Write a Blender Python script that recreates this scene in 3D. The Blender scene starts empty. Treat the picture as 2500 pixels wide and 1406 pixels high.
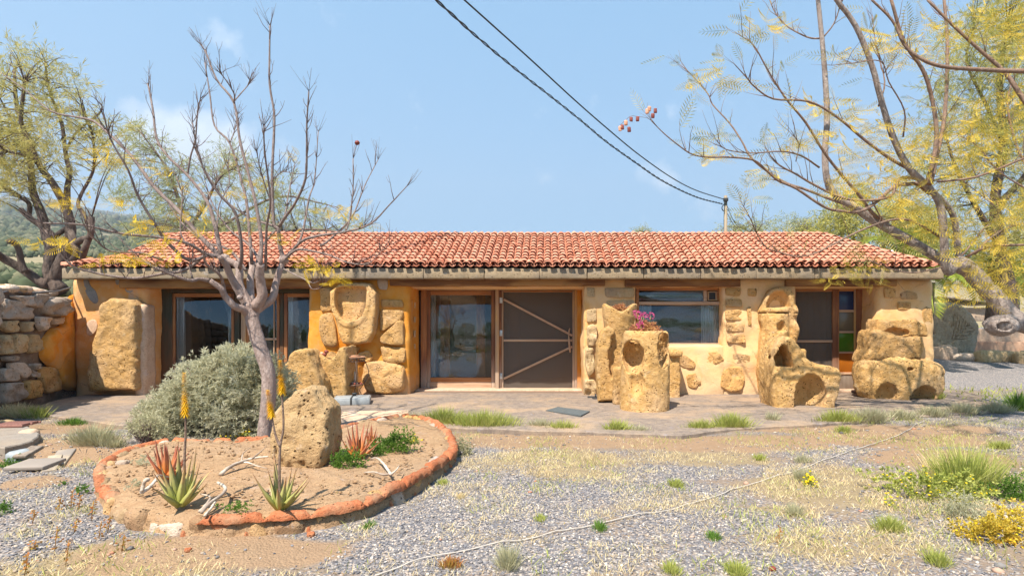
import bpy, math, random
import numpy as np
from mathutils import Vector
sc = bpy.context.scene
COL = sc.collection
random.seed(7)
RNG = np.random.default_rng(7)

# ------------------------------------------------------------ camera, sky, sun, exposure
F = 1389.0; CX = 1337.0; HY = 797.0; CH = 1.37
cam = bpy.data.cameras.new('camera'); cam.lens = 20.0; cam.sensor_width = 36.0
cam.shift_x = -87/2500; cam.shift_y = 94/2500
cam.clip_start = 0.05; cam.clip_end = 20000
camo = bpy.data.objects.new('camera', cam); COL.objects.link(camo)
camo.location = (0, 0, CH); camo.rotation_euler = (math.radians(90), 0, 0)
sc.camera = camo
SUN_DIR = Vector((0.46, 0.92, -1.62)).normalized()
SUN_EL = math.asin(-SUN_DIR.z); SUN_AZ = math.atan2(-SUN_DIR.x, -SUN_DIR.y)
w = bpy.data.worlds.new('World'); sc.world = w; w.use_nodes = True
nt = w.node_tree; nt.nodes.clear()
sky = nt.nodes.new('ShaderNodeTexSky'); sky.sky_type = 'NISHITA'; sky.sun_disc = False
sky.sun_elevation = SUN_EL; sky.sun_rotation = SUN_AZ
sky.air_density = 1.0; sky.dust_density = 0.6; sky.ozone_density = 1.0; sky.altitude = 300
bg = nt.nodes.new('ShaderNodeBackground'); bg.inputs['Strength'].default_value = 0.14
wo = nt.nodes.new('ShaderNodeOutputWorld')
gc = nt.nodes.new('ShaderNodeNewGeometry')
# thin high haze whitens the whole sky evenly; a low bank of cumulus lies over the mountain
hz = nt.nodes.new('ShaderNodeMix'); hz.data_type = 'RGBA'
hz.inputs['Factor'].default_value = 0.66; hz.inputs['B'].default_value = (.66, 1.86, 3.10, 1)
nt.links.new(sky.outputs[0], hz.inputs['A'])
tc = nt.nodes.new('ShaderNodeTexCoord')
n1 = nt.nodes.new('ShaderNodeTexNoise'); n1.inputs['Scale'].default_value = 11.0; n1.inputs['Detail'].default_value = 7; n1.inputs['Roughness'].default_value = .55
nt.links.new(tc.outputs['Generated'], n1.inputs['Vector'])
sx = nt.nodes.new('ShaderNodeSeparateXYZ'); nt.links.new(tc.outputs['Generated'], sx.inputs[0])
dv = nt.nodes.new('ShaderNodeVectorMath'); dv.operation = 'DISTANCE'
cd = Vector(((490-CX)/F, 1, (HY-352)/F)).normalized(); dv.inputs[1].default_value = cd
sc2 = nt.nodes.new('ShaderNodeVectorMath'); sc2.operation = 'MULTIPLY'; sc2.inputs[1].default_value = (1, 1, 2.2)
nt.links.new(tc.outputs['Generated'], sc2.inputs[0]); nt.links.new(sc2.outputs[0], dv.inputs[0])
dv.inputs[1].default_value = (cd.x, cd.y, cd.z*2.2)
mr = nt.nodes.new('ShaderNodeMapRange'); mr.inputs['From Min'].default_value = .14; mr.inputs['From Max'].default_value = .04
mr.inputs['To Min'].default_value = 0; mr.inputs['To Max'].default_value = .40
nt.links.new(dv.outputs['Value'], mr.inputs['Value'])
ad = nt.nodes.new('ShaderNodeMath'); ad.operation = 'ADD'; nt.links.new(n1.outputs[0], ad.inputs[0]); nt.links.new(mr.outputs[0], ad.inputs[1])
m2 = nt.nodes.new('ShaderNodeMapRange'); m2.inputs['From Min'].default_value = .60; m2.inputs['From Max'].default_value = .84; m2.inputs['To Max'].default_value = .75
nt.links.new(ad.outputs[0], m2.inputs['Value'])
cl = nt.nodes.new('ShaderNodeMix'); cl.data_type = 'RGBA'; cl.inputs['B'].default_value = (4.6, 4.8, 5.2, 1)
nt.links.new(m2.outputs[0], cl.inputs['Factor']); nt.links.new(hz.outputs['Result'], cl.inputs['A'])
nt.links.new(cl.outputs['Result'], bg.inputs['Color']); nt.links.new(bg.outputs[0], wo.inputs[0])
sl = bpy.data.lights.new('sun', 'SUN'); sl.energy = 4.6; sl.angle = math.radians(.6); sl.color = (1.0, .93, .81)
so = bpy.data.objects.new('sun', sl); COL.objects.link(so); so.location = (-5, -12, 20)
so.rotation_euler = SUN_DIR.to_track_quat('-Z', 'Y').to_euler()
vs = sc.view_settings; vs.view_transform = 'Standard'; vs.look = 'None'; vs.gamma = 1; vs.use_curve_mapping = False
vs.exposure = 1.04
sc.render.engine = 'CYCLES'
sc.cycles.max_bounces = 8; sc.cycles.transparent_max_bounces = 24

# ------------------------------------------------------------ helpers
def P(x, y, Y):
    "a point of the place at distance Y seen at photo position (x, y)"
    return ((x-CX)*Y/F, Y, CH+(HY-y)*Y/F)
def GY(y, z=0.0):
    "distance of a point of height z that shows at row y"
    return (CH-z)*F/(y-HY)
def G(x, y, z=0.0):
    Y = GY(y, z); return ((x-CX)*Y/F, Y, z)
def hsh(i, j, k, s):
    h = (i*374761393 + j*668265263 + k*2147483647 + s*1274126177) & 0xffffffff
    h = ((h ^ (h >> 13))*1274126177) & 0xffffffff
    return ((h ^ (h >> 16)) & 0xffff)/65535.0
def vnoise(p, s=1.0, seed=0):
    q = np.asarray(p, float)*s; i = np.floor(q).astype(np.int64); f = q-i; f = f*f*(3-2*f)
    r = 0
    for a in (0, 1):
        wa = f[..., 0] if a else 1-f[..., 0]
        for b in (0, 1):
            wb = f[..., 1] if b else 1-f[..., 1]
            for c in (0, 1):
                wc = f[..., 2] if c else 1-f[..., 2]
                r = r + wa*wb*wc*hsh(i[..., 0]+a, i[..., 1]+b, i[..., 2]+c, seed)
    return r*2-1
def fbm(p, s=1.0, seed=0, o=3, g=.5):
    r = 0; a = 1.0
    for k in range(o): r = r + a*vnoise(p, s*2**k, seed+k*17); a *= g
    return r
def mesh(name, V, Fc, mats=None, smooth=True, midx=None):
    V = np.asarray(V, np.float32).reshape(-1, 3)
    me = bpy.data.meshes.new(name)
    if isinstance(Fc, np.ndarray):
        n, k = Fc.shape
        me.vertices.add(len(V)); me.vertices.foreach_set('co', V.ravel())
        me.loops.add(n*k); me.loops.foreach_set('vertex_index', Fc.astype(np.int32).ravel())
        me.polygons.add(n); me.polygons.foreach_set('loop_start', np.arange(0, n*k, k, dtype=np.int32))
        me.update(calc_edges=True)
    else:
        me.from_pydata(V.tolist(), [], [tuple(int(q) for q in f) for f in Fc]); me.update()
    for m in (mats or []): me.materials.append(m)
    if smooth: me.polygons.foreach_set('use_smooth', np.ones(len(me.polygons), bool))
    if midx is not None: me.polygons.foreach_set('material_index', np.asarray(midx, np.int32))
    return me
def link(name, me, parent=None, loc=None):
    o = bpy.data.objects.new(name, me); COL.objects.link(o)
    if parent is not None: o.parent = parent
    if loc is not None: o.location = loc
    return o
def thing(name, label, cat, loc=(0, 0, 0), group=None):
    o = link(name, None, None, loc); o.empty_display_size = .1
    o['label'] = label; o['category'] = cat
    if group: o['group'] = group
    return o
def tag(o, label=None, cat=None, group=None, kind=None):
    if label: o['label'] = label
    if cat: o['category'] = cat
    if group: o['group'] = group
    if kind: o['kind'] = kind
    return o
def org(o):
    v = Vector(o.location); p = o.parent
    while p is not None: v += p.location; p = p.parent
    return v
def put(name, V, Fc, m, parent=None, smooth=True, loc=None, **k):
    "world-space vertices; the object's origin goes to loc (or to its parent's origin)"
    V = np.asarray(V, float).reshape(-1, 3)
    if parent is not None: o0 = np.array(org(parent)); V = V-o0; lc = None
    elif loc is not None: V = V-np.array(loc); lc = loc
    else: lc = None
    return link(name, mesh(name, V, Fc, m if isinstance(m, list) else [m], smooth, **k), parent, lc)
def join(parts):
    Vs, Fs, n = [], [], 0
    for V, Fc in parts:
        V = np.asarray(V, float).reshape(-1, 3)
        Vs.append(V)
        if isinstance(Fc, np.ndarray): Fs.append(Fc+n)
        else: Fs += [tuple(q+n for q in f) for f in Fc]
        n += len(V)
    V = np.vstack(Vs)
    if all(isinstance(f, np.ndarray) for f in Fs): return V, np.vstack(Fs)
    out = []
    for f in Fs:
        if isinstance(f, np.ndarray): out += [tuple(r) for r in f]
        else: out.append(f)
    return V, out
_cb = {}
def cubegrid(nx, ny, nz):
    key = (nx, ny, nz)
    if key in _cb: return _cb[key]
    idx = {}; V = []; Fc = []
    def vid(i, j, k):
        t = (i, j, k)
        if t not in idx: idx[t] = len(V); V.append((i/nx*2-1, j/ny*2-1, k/nz*2-1))
        return idx[t]
    for i in range(nx):
        for j in range(ny):
            Fc.append((vid(i, j, 0), vid(i, j+1, 0), vid(i+1, j+1, 0), vid(i+1, j, 0)))
            Fc.append((vid(i, j, nz), vid(i+1, j, nz), vid(i+1, j+1, nz), vid(i, j+1, nz)))
    for i in range(nx):
        for k in range(nz):
            Fc.append((vid(i, 0, k), vid(i+1, 0, k), vid(i+1, 0, k+1), vid(i, 0, k+1)))
            Fc.append((vid(i, ny, k), vid(i, ny, k+1), vid(i+1, ny, k+1), vid(i+1, ny, k)))
    for j in range(ny):
        for k in range(nz):
            Fc.append((vid(0, j, k), vid(0, j, k+1), vid(0, j+1, k+1), vid(0, j+1, k)))
            Fc.append((vid(nx, j, k), vid(nx, j+1, k), vid(nx, j+1, k+1), vid(nx, j, k+1)))
    _cb[key] = (np.array(V), np.array(Fc)); return _cb[key]
SEED = [0]
def rbox(lo, hi, r=.01, cell=None, amp=0, ns=6., rot=None):
    "rounded box between two corners, optionally roughened"
    lo = np.array(lo, float); hi = np.array(hi, float); b = (hi-lo)/2; c = (hi+lo)/2
    r = min(r, b.min()*.98)
    if cell is None: n = [3, 3, 3]
    else: n = [max(3, min(400, int(round(2*q/cell)))) for q in b]
    U, Fc = cubegrid(*n)
    V = U.copy()
    for a in range(3):   # put the first and last rings at the rounding
        m = n[a]; t = (U[:, a]+1)/2*m
        inner = b[a]-r
        lin = -1+2*(t-1)/(m-2) if m > 2 else U[:, a]
        V[:, a] = np.where(t < .5, -b[a], np.where(t > m-.5, b[a], lin*inner))
    q = np.clip(V, -(b-r), b-r); d = V-q; L = np.linalg.norm(d, axis=1, keepdims=True); L[L == 0] = 1
    nrm = d/L; V = q+nrm*r
    V = V+c
    if amp:
        SEED[0] += 1
        V = V+nrm*(fbm(V+SEED[0]*3.1, ns, SEED[0], 4)[:, None]*amp)
    if rot is not None: V = (V-c)@np.array(rot).T+c
    return V, Fc
def rz(a):
    c, s = math.cos(a), math.sin(a); return [[c, -s, 0], [s, c, 0], [0, 0, 1]]
def ry(a):
    c, s = math.cos(a), math.sin(a); return [[c, 0, s], [0, 1, 0], [-s, 0, c]]
def rx(a):
    c, s = math.cos(a), math.sin(a); return [[1, 0, 0], [0, c, -s], [0, s, c]]
def tube(pts, rad, n=6, rough=0, cap=True):
    pts = np.asarray(pts, float); m = len(pts)
    rad = np.broadcast_to(np.asarray(rad, float), (m,))
    T = np.gradient(pts, axis=0); T /= np.maximum(np.linalg.norm(T, axis=1, keepdims=True), 1e-9)
    u = np.cross(T[0], [0.13, 0.2, 1.0]);
    if np.linalg.norm(u) < 1e-3: u = np.cross(T[0], [1, 0, 0])
    V = []
    a = np.arange(n)*2*math.pi/n
    for i in range(m):
        u = u-T[i]*np.dot(u, T[i]); u /= max(np.linalg.norm(u), 1e-9); v = np.cross(T[i], u)
        rr = rad[i]*(1+(RNG.uniform(-rough, rough, n) if rough else 0))
        V.append(pts[i]+(np.cos(a)*rr)[:, None]*u+(np.sin(a)*rr)[:, None]*v)
    V = np.vstack(V)
    i = np.arange(m-1)[:, None]*n; j = np.arange(n)[None]; j2 = (j+1) % n
    Fc = np.stack([i+j, i+j2, i+n+j2, i+n+j], -1).reshape(-1, 4)
    if cap:
        V = np.vstack([V, pts[0], pts[-1]]); k = m*n; j = np.arange(n); j2 = (j+1) % n
        Fc = np.vstack([Fc, np.stack([j2, j, np.full(n, k), np.full(n, k)], -1), np.stack([(m-1)*n+j, (m-1)*n+j2, np.full(n, k+1), np.full(n, k+1)], -1)])
        # degenerate quads are turned into triangles below
    return V, Fc
def smoothline(pts, k=4):
    "Catmull-Rom through rows of numbers"
    p = np.asarray(pts, float); p = np.vstack([2*p[0]-p[1], p, 2*p[-1]-p[-2]]); out = []
    for i in range(1, len(p)-2):
        for t in np.arange(k)/k:
            out.append(.5*((2*p[i])+(-p[i-1]+p[i+1])*t+(2*p[i-1]-5*p[i]+4*p[i+1]-p[i+2])*t*t+(-p[i-1]+3*p[i]-3*p[i+1]+p[i+2])*t**3))
    out.append(p[-2]); return np.array(out)
def fixq(V, Fc):
    Fc = np.asarray(Fc); bad = Fc[:, 2] == Fc[:, 3]
    if not bad.any(): return V, Fc
    out = [tuple(f) for f in Fc[~bad].tolist()]+[tuple(f[:3]) for f in Fc[bad].tolist()]
    return V, out
def lathe(prof, c, n=20, amp=0, ns=8):
    prof = np.asarray(prof, float); a = np.arange(n)*2*math.pi/n
    V = np.stack([np.outer(prof[:, 0], np.cos(a)), np.outer(prof[:, 0], np.sin(a)), np.repeat(prof[:, 1:2], n, 1)], -1).reshape(-1, 3)
    if amp: V = V*(1+fbm(V+c[0]*7, ns, 5)[:, None]*amp)
    V = V+np.array(c)
    m = len(prof); i = np.arange(m-1)[:, None]*n; j = np.arange(n)[None]; j2 = (j+1) % n
    return V, np.stack([i+j, i+j2, i+n+j2, i+n+j], -1).reshape(-1, 4)
def surfnet(f, lo, hi, h):
    "isosurface of a distance function by surface nets"
    lo = np.array(lo, float); n = np.ceil((np.array(hi)-lo)/h).astype(int)+1
    g = [lo[a]+np.arange(n[a])*h for a in range(3)]
    X, Y, Z = np.meshgrid(*g, indexing='ij'); D = f(np.stack([X, Y, Z], -1))
    S = D < 0
    acc = np.zeros(tuple(n-1)+(3,)); cnt = np.zeros(tuple(n-1))
    cor = [(a, b, c) for a in (0, 1) for b in (0, 1) for c in (0, 1)]
    sl_ = lambda A, o: A[o[0]:n[0]-1+o[0], o[1]:n[1]-1+o[1], o[2]:n[2]-1+o[2]]
    for o in cor:
        for a in range(3):
            if o[a] == 0:
                p = list(o); p[a] = 1
                d0, d1 = sl_(D, o), sl_(D, p); m = (d0 < 0) != (d1 < 0)
                t = np.where(m, d0/np.where(m, d0-d1, 1), 0)
                v = np.zeros(acc.shape); v[..., 0] = o[0]; v[..., 1] = o[1]; v[..., 2] = o[2]; v[..., a] += t
                acc += v*m[..., None]; cnt += m
    act = cnt > 0; ids = -np.ones(tuple(n-1), int); ids[act] = np.arange(act.sum())
    ii = np.argwhere(act); V = lo+(ii+acc[act]/cnt[act][:, None])*h
    Fc = []
    for a in range(3):
        b, c = [(1, 2), (2, 0), (0, 1)][a]
        s0 = [slice(None)]*3; s1 = [slice(None)]*3; s0[a] = slice(0, -1); s1[a] = slice(1, None)
        A, B = S[tuple(s0)], S[tuple(s1)]; m = A != B
        e = np.argwhere(m); e = e[(e[:, b] > 0) & (e[:, c] > 0) & (e[:, b] < n[b]-1) & (e[:, c] < n[c]-1)]
        sg = A[e[:, 0], e[:, 1], e[:, 2]]
        def cid(db, dc):
            q = e.copy(); q[:, b] -= db; q[:, c] -= dc; return ids[q[:, 0], q[:, 1], q[:, 2]]
        Q = np.stack([cid(1, 1), cid(0, 1), cid(0, 0), cid(1, 0)], -1)
        Q[~sg] = Q[~sg][:, ::-1]; Fc.append(Q)
    return V, np.vstack(Fc)
def sd_box(p, c, b, r=.02):
    q = np.abs(p-np.array(c))-np.array(b)+r
    return np.linalg.norm(np.maximum(q, 0), axis=-1)+np.minimum(q.max(-1), 0)-r
def sd_ell(p, c, b):
    q = (p-np.array(c))/np.array(b); k = np.linalg.norm(q, axis=-1)
    return (k-1)*min(b)*np.clip(k, .6, 2)**0
def sd_cyl(p, c, r, z0, z1, rd=.03):
    d = np.hypot(p[..., 0]-c[0], p[..., 1]-c[1])-r+rd; e = np.abs(p[..., 2]-(z0+z1)/2)-(z1-z0)/2+rd
    return np.hypot(np.maximum(d, 0), np.maximum(e, 0))+np.minimum(np.maximum(d, e), 0)-rd
def sd_poly(x, y, poly):
    poly = np.asarray(poly, float); d = np.full(x.shape, 1e9); s = np.ones(x.shape)
    for i in range(len(poly)):
        a, b = poly[i], poly[i-1]; e = b-a; wx, wy = x-a[0], y-a[1]
        t = np.clip((wx*e[0]+wy*e[1])/max(e@e, 1e-12), 0, 1)
        d = np.minimum(d, (wx-e[0]*t)**2+(wy-e[1]*t)**2)
        c1 = y >= a[1]; c2 = y < b[1]; c3 = e[0]*wy > e[1]*wx
        s = np.where((c1 & c2 & c3) | (~c1 & ~c2 & ~c3), -s, s)
    return np.sqrt(d)*s
def sd_ext(p, poly, y0, hy, r=.05):
    "an outline in X-Z given a thickness in Y, edges rounded"
    d = sd_poly(p[..., 0], p[..., 2], poly)+r; e = np.abs(p[..., 1]-y0)-hy+r
    return np.hypot(np.maximum(d, 0), np.maximum(e, 0))+np.minimum(np.maximum(d, e), 0)-r
def smin(a, b, k=.05):
    h = np.clip(.5+.5*(b-a)/k, 0, 1); return b*(1-h)+a*h-k*h*(1-h)
def smax(a, b, k=.03): return -smin(-a, -b, k)
def pxpoly(pts, Y):
    return [(P(x, y, Y)[0], P(x, y, Y)[2]) for x, y in pts]
# ------------------------------------------------------------ materials
MATS = {}
def newmat(name):
    m = bpy.data.materials.new(name); m.use_nodes = True; t = m.node_tree
    b = t.nodes['Principled BSDF']; MATS[name] = m
    return m, t, b
def nz(t, scale, detail=4, rough=.55, vec=None, dist=0):
    n = t.nodes.new('ShaderNodeTexNoise'); n.inputs['Scale'].default_value = scale; n.inputs['Detail'].default_value = detail
    n.inputs['Roughness'].default_value = rough; n.inputs['Distortion'].default_value = dist
    if vec: t.links.new(vec, n.inputs['Vector'])
    return n.outputs[0]
def ramp(t, fac, stops):
    r = t.nodes.new('ShaderNodeValToRGB'); e = r.color_ramp.elements
    while len(e) < len(stops): e.new(.5)
    for q, (p, c) in zip(e, stops):
        q.position = p; q.color = (c, c, c, 1) if not isinstance(c, tuple) else (*c, 1)
    t.links.new(fac, r.inputs[0]); return r.outputs[0]
def mixc(t, fac, a, b, mode='MIX'):
    m = t.nodes.new('ShaderNodeMix'); m.data_type = 'RGBA'; m.blend_type = mode
    if isinstance(fac, (int, float)): m.inputs['Factor'].default_value = fac
    else: t.links.new(fac, m.inputs['Factor'])
    for k, v in (('A', a), ('B', b)):
        if isinstance(v, tuple): m.inputs[k].default_value = (*v, 1)
        else: t.links.new(v, m.inputs[k])
    return m.outputs['Result']
def math_(t, op, a, b=None, clamp=False):
    m = t.nodes.new('ShaderNodeMath'); m.operation = op; m.use_clamp = clamp
    for i, v in enumerate((a, b)):
        if v is None: continue
        if isinstance(v, (int, float)): m.inputs[i].default_value = v
        else: t.links.new(v, m.inputs[i])
    return m.outputs[0]
def bump(t, b, h, strength=.5, dist=.01):
    n = t.nodes.new('ShaderNodeBump'); n.inputs['Strength'].default_value = strength; n.inputs['Distance'].default_value = dist
    t.links.new(h, n.inputs['Height'])
    t.links.new(n.outputs[0], b.inputs['Normal'])
def coords(t, scale=(1, 1, 1), kind='Object'):
    c = t.nodes.new('ShaderNodeTexCoord'); m = t.nodes.new('ShaderNodeMapping'); m.inputs['Scale'].default_value = scale
    t.links.new(c.outputs[kind], m.inputs[0]); return m.outputs[0]
def orand(t):
    i = t.nodes.new('ShaderNodeObjectInfo'); g = t.nodes.new('ShaderNodeNewGeometry')
    return math_(t, 'FRACT', math_(t, 'ADD', i.outputs['Random'], g.outputs['Random Per Island']))
def vcoords(t, scale=(1, 1, 1)):
    "object coordinates shifted by a per-object random"
    v = coords(t, scale); r = orand(t); m = t.nodes.new('ShaderNodeVectorMath'); m.operation = 'ADD'
    cb = t.nodes.new('ShaderNodeCombineXYZ'); k = math_(t, 'MULTIPLY', r, 40.)
    for q in range(3): t.links.new(k, cb.inputs[q])
    t.links.new(v, m.inputs[0]); t.links.new(cb.outputs[0], m.inputs[1]); return m.outputs[0]
def stone(name, c1, c2, c3, sc_=3., bstr=.6, bd=.03, pits=0., pitscale=40, rough=.9, shift=False, var=.12):
    m, t, b = newmat(name); v = vcoords(t) if shift else coords(t)
    big = nz(t, sc_*.45, 5, .6, v); med = nz(t, sc_*5, 6, .65, v); fine = nz(t, sc_*28, 4, .7, v)
    c = mixc(t, ramp(t, med, [(.32, 0.), (.68, 1.)]), c1, c2)
    c = mixc(t, ramp(t, big, [(.48, 0.), (.7, 1.)]), c, c3)
    c = mixc(t, ramp(t, fine, [(.3, .32), (.56, 0.)]), c, (c1[0]*.42, c1[1]*.36, c1[2]*.3))
    st_ = nz(t, 1.0, 4, .6, coords(t, (sc_*3.2, sc_*3.2, sc_*.45)))
    c = mixc(t, ramp(t, st_, [(.54, 0.), (.72, .45)]), c, (c1[0]*.62, c1[1]*.60, c1[2]*.62))
    li = nz(t, sc_*2.3, 6, .7, v); c = mixc(t, ramp(t, li, [(.60, 0.), (.68, .5)]), c, (min(.68, c2[0]*1.0), min(.62, c2[1]*1.18), min(.52, c2[2]*1.75)))
    h = math_(t, 'ADD', math_(t, 'MULTIPLY', med, .9), math_(t, 'MULTIPLY', fine, .4))
    if pits:
        vo = t.nodes.new('ShaderNodeTexVoronoi'); vo.inputs['Scale'].default_value = pitscale; t.links.new(v, vo.inputs['Vector'])
        vo.inputs['Randomness'].default_value = 1
        pm = math_(t, 'MULTIPLY', ramp(t, vo.outputs['Distance'], [(.12, 1.), (.3, 0.)]), ramp(t, nz(t, pitscale*.35, 2, .5, v), [(.48, 0.), (.56, 1.)]))
        c = mixc(t, math_(t, 'MULTIPLY', pm, pits), c, (c1[0]*.3, c1[1]*.24, c1[2]*.2))
        h = math_(t, 'SUBTRACT', h, math_(t, 'MULTIPLY', pm, .9*pits))
    if var:
        rr = orand(t); hs = t.nodes.new('ShaderNodeHueSaturation'); t.links.new(c, hs.inputs['Color'])
        t.links.new(math_(t, 'ADD', 1-var, math_(t, 'MULTIPLY', rr, 2*var)), hs.inputs['Value']); c = hs.outputs[0]
    t.links.new(c, b.inputs['Base Color']); b.inputs['Roughness'].default_value = rough
    b.inputs['Specular IOR Level'].default_value = .25
    bump(t, b, h, bstr, bd); return m
def wood(name, c1, c2, c3=None, axis=2, scale=9, rough=.7, graymask=0.):
    m, t, b = newmat(name); s = [scale*3]*3; s[axis] = scale*.18; v = vcoords(t, tuple(s))
    g = nz(t, 1, 7, .6, v, .6); s2 = [2.5]*3; s2[axis] = .7; big = nz(t, 1.2, 3, .5, vcoords(t, tuple(s2)))
    c = mixc(t, ramp(t, g, [(.33, 0.), (.66, 1.)]), c1, c2)
    if c3: c = mixc(t, ramp(t, big, [(.45, 0.), (.6, 1.)]), c, c3)
    if graymask:   # greyer and paler towards the foot
        o = coords(t); sx_ = t.nodes.new('ShaderNodeSeparateXYZ'); t.links.new(o, sx_.inputs[0])
        k = math_(t, 'ADD', sx_.outputs[2], math_(t, 'MULTIPLY', math_(t, 'SUBTRACT', g, .5), .9))
        mk = t.nodes.new('ShaderNodeMapRange'); mk.inputs['From Min'].default_value = graymask; mk.inputs['From Max'].default_value = graymask-.55
        t.links.new(k, mk.inputs['Value'])
        c = mixc(t, math_(t, 'MULTIPLY', mk.outputs[0], .8), c, mixc(t, g, (.30, .22, .17), (.52, .42, .35)))
    t.links.new(c, b.inputs['Base Color']); b.inputs['Roughness'].default_value = rough; b.inputs['Specular IOR Level'].default_value = .3
    bump(t, b, g, .5, .006); return m
def leafm(name, cols, trans=.35, rough=.6):
    m, t, b = newmat(name); g = t.nodes.new('ShaderNodeNewGeometry')
    n = nz(t, 1.6, 3, .5, coords(t))
    f = math_(t, 'ADD', math_(t, 'MULTIPLY', g.outputs['Random Per Island'], .55), math_(t, 'MULTIPLY', ramp(t, n, [(.35, 0.), (.65, 1.)]), .45))
    c = ramp(t, f, [(i/(len(cols)-1), q) for i, q in enumerate(cols)])
    b.inputs['Roughness'].default_value = rough; b.inputs['Specular IOR Level'].default_value = .2
    t.links.new(c, b.inputs['Base Color'])
    tr = t.nodes.new('ShaderNodeBsdfTranslucent'); t.links.new(c, tr.inputs[0])
    mx = t.nodes.new('ShaderNodeMixShader'); mx.inputs[0].default_value = trans
    t.links.new(b.outputs[0], mx.inputs[1]); t.links.new(tr.outputs[0], mx.inputs[2])
    t.links.new(mx.outputs[0], t.nodes['Material Output'].inputs[0]); return m
def plain(name, c, rough=.6, metal=0, spec=.5, var=0.):
    m, t, b = newmat(name); b.inputs['Roughness'].default_value = rough; b.inputs['Metallic'].default_value = metal
    b.inputs['Specular IOR Level'].default_value = spec
    v = coords(t); n = nz(t, 22, 5, .6, v)
    t.links.new(mixc(t, ramp(t, n, [(.3, 0.), (.7, 1.)]), tuple(q*(1-.22-var) for q in c), tuple(min(1, q*(1.12+var)) for q in c)), b.inputs['Base Color'])
    bump(t, b, n, .2, .003); return m

M_tuff = stone('tuff_stone', (.60, .335, .105), (.72, .45, .195), (.64, .42, .23), 3, 1., .05, 1., 26)
M_tuff2 = stone('ochre_tuff', (.60, .325, .10), (.70, .43, .185), (.64, .41, .22), 3, 1., .05, 1., 26, shift=True)
M_pale = stone('pale_tuff', (.58, .39, .19), (.70, .51, .29), (.52, .36, .23), 3.5, 1., .045, 1., 30, shift=True)
M_boulder = stone('pitted_lava', (.53, .33, .15), (.63, .43, .23), (.44, .27, .13), 3, 1., .05, 1., 24)
M_grayst = stone('grey_lava', (.45, .345, .265), (.58, .465, .37), (.41, .32, .25), 3, .8, .04, .9, 30, shift=True, var=.22)
M_mortar = stone('dark_mortar', (.20, .15, .12), (.30, .23, .18), (.16, .12, .10), 4, .8, .03, .5, 30)
M_fascia = stone('concrete_beam', (.27, .20, .125), (.37, .28, .18), (.22, .18, .14), 3, .5, .012, .9, 22, var=0)
M_patio = stone('worn_concrete', (.17, .135, .115), (.31, .24, .185), (.41, .28, .175), 2.3, .4, .012, .5, 30, var=0)
M_conc = stone('grey_concrete', (.26, .225, .195), (.34, .30, .26), (.36, .28, .21), 2, .6, .015, .6, 30)
M_tint = stone('pink_concrete', (.50, .33, .22), (.62, .45, .32), (.52, .42, .34), 1.2, .5, .012, .6, 30)
M_earth = stone('red_earth', (.46, .26, .13), (.58, .36, .20), (.42, .22, .10), 3, .9, .05, .4, 20)
M_terra = stone('terracotta_render', (.46, .22, .13), (.54, .29, .18), (.48, .33, .22), 2, .4, .01, .3, 30)
M_frond = stone('weathered_boulder', (.40, .31, .21), (.52, .42, .30), (.33, .26, .19), 3, .9, .04, .8, 26)
M_redmortar = stone('red_mortar', (.47, .135, .055), (.58, .22, .10), (.46, .30, .18), 6.5, .9, .03, .6, 40)
def plaster(name, c1, c2, c3, c4, xs=None):
    m, t, b = newmat(name); v = coords(t, kind='Object')
    big = nz(t, 1.1, 6, .6, v, .4); med = nz(t, 4.5, 7, .62, v); fine = nz(t, 60, 4, .6, v); big2 = nz(t, 2.3, 5, .6, coords(t, (1, 1, .45)))
    c = mixc(t, ramp(t, big, [(.38, 0.), (.62, 1.)]), c1, c2)
    c = mixc(t, math_(t, 'MULTIPLY', ramp(t, med, [(.42, 0.), (.7, 1.)]), .8), c, c3)
    c = mixc(t, ramp(t, big2, [(.57, 0.), (.66, .75)]), c, c4)
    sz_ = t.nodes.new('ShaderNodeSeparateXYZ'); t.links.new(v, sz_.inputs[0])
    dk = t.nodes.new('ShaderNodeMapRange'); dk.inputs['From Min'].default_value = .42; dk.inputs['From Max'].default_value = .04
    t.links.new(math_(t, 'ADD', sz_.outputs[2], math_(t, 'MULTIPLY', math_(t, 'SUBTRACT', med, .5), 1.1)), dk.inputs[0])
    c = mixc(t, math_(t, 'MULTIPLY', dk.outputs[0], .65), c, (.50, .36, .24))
    cr = t.nodes.new('ShaderNodeTexVoronoi'); cr.feature = 'DISTANCE_TO_EDGE'; cr.inputs['Scale'].default_value = 1.7
    dvn = t.nodes.new('ShaderNodeMixRGB'); dvn.inputs[0].default_value = .12; t.links.new(v, dvn.inputs[1]); t.links.new(med, dvn.inputs[2]); t.links.new(dvn.outputs[0], cr.inputs['Vector'])
    ck = math_(t, 'MULTIPLY', ramp(t, cr.outputs['Distance'], [(.0, 1.), (.010, 0.)]), ramp(t, big2, [(.52, 0.), (.58, 1.)]))
    c = mixc(t, math_(t, 'MULTIPLY', ck, .7), c, (c1[0]*.3, c1[1]*.25, c1[2]*.25))
    t.links.new(c, b.inputs['Base Color']); b.inputs['Roughness'].default_value = .85; b.inputs['Specular IOR Level'].default_value = .2
    bump(t, b, math_(t, 'ADD', math_(t, 'MULTIPLY', med, .9), math_(t, 'MULTIPLY', fine, .25)), .7, .035); return m
M_orange = plaster('orange_limewash', (.62, .26, .06), (.66, .33, .11), (.64, .40, .21), (.52, .33, .22))
M_deep_shaded = plaster('deep_shaded_limewash', (.60, .21, .015), (.66, .27, .035), (.64, .33, .09), (.54, .30, .12))  # deep orange paint, with shade and warm bounce partly mixed into its tone
M_ochre = plaster('ochre_limewash', (.66, .37, .14), (.72, .45, .21), (.70, .46, .26), (.60, .30, .08))
M_cream = plaster('cream_limewash', (.71, .43, .19), (.76, .50, .25), (.72, .47, .28), (.68, .37, .12))
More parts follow.
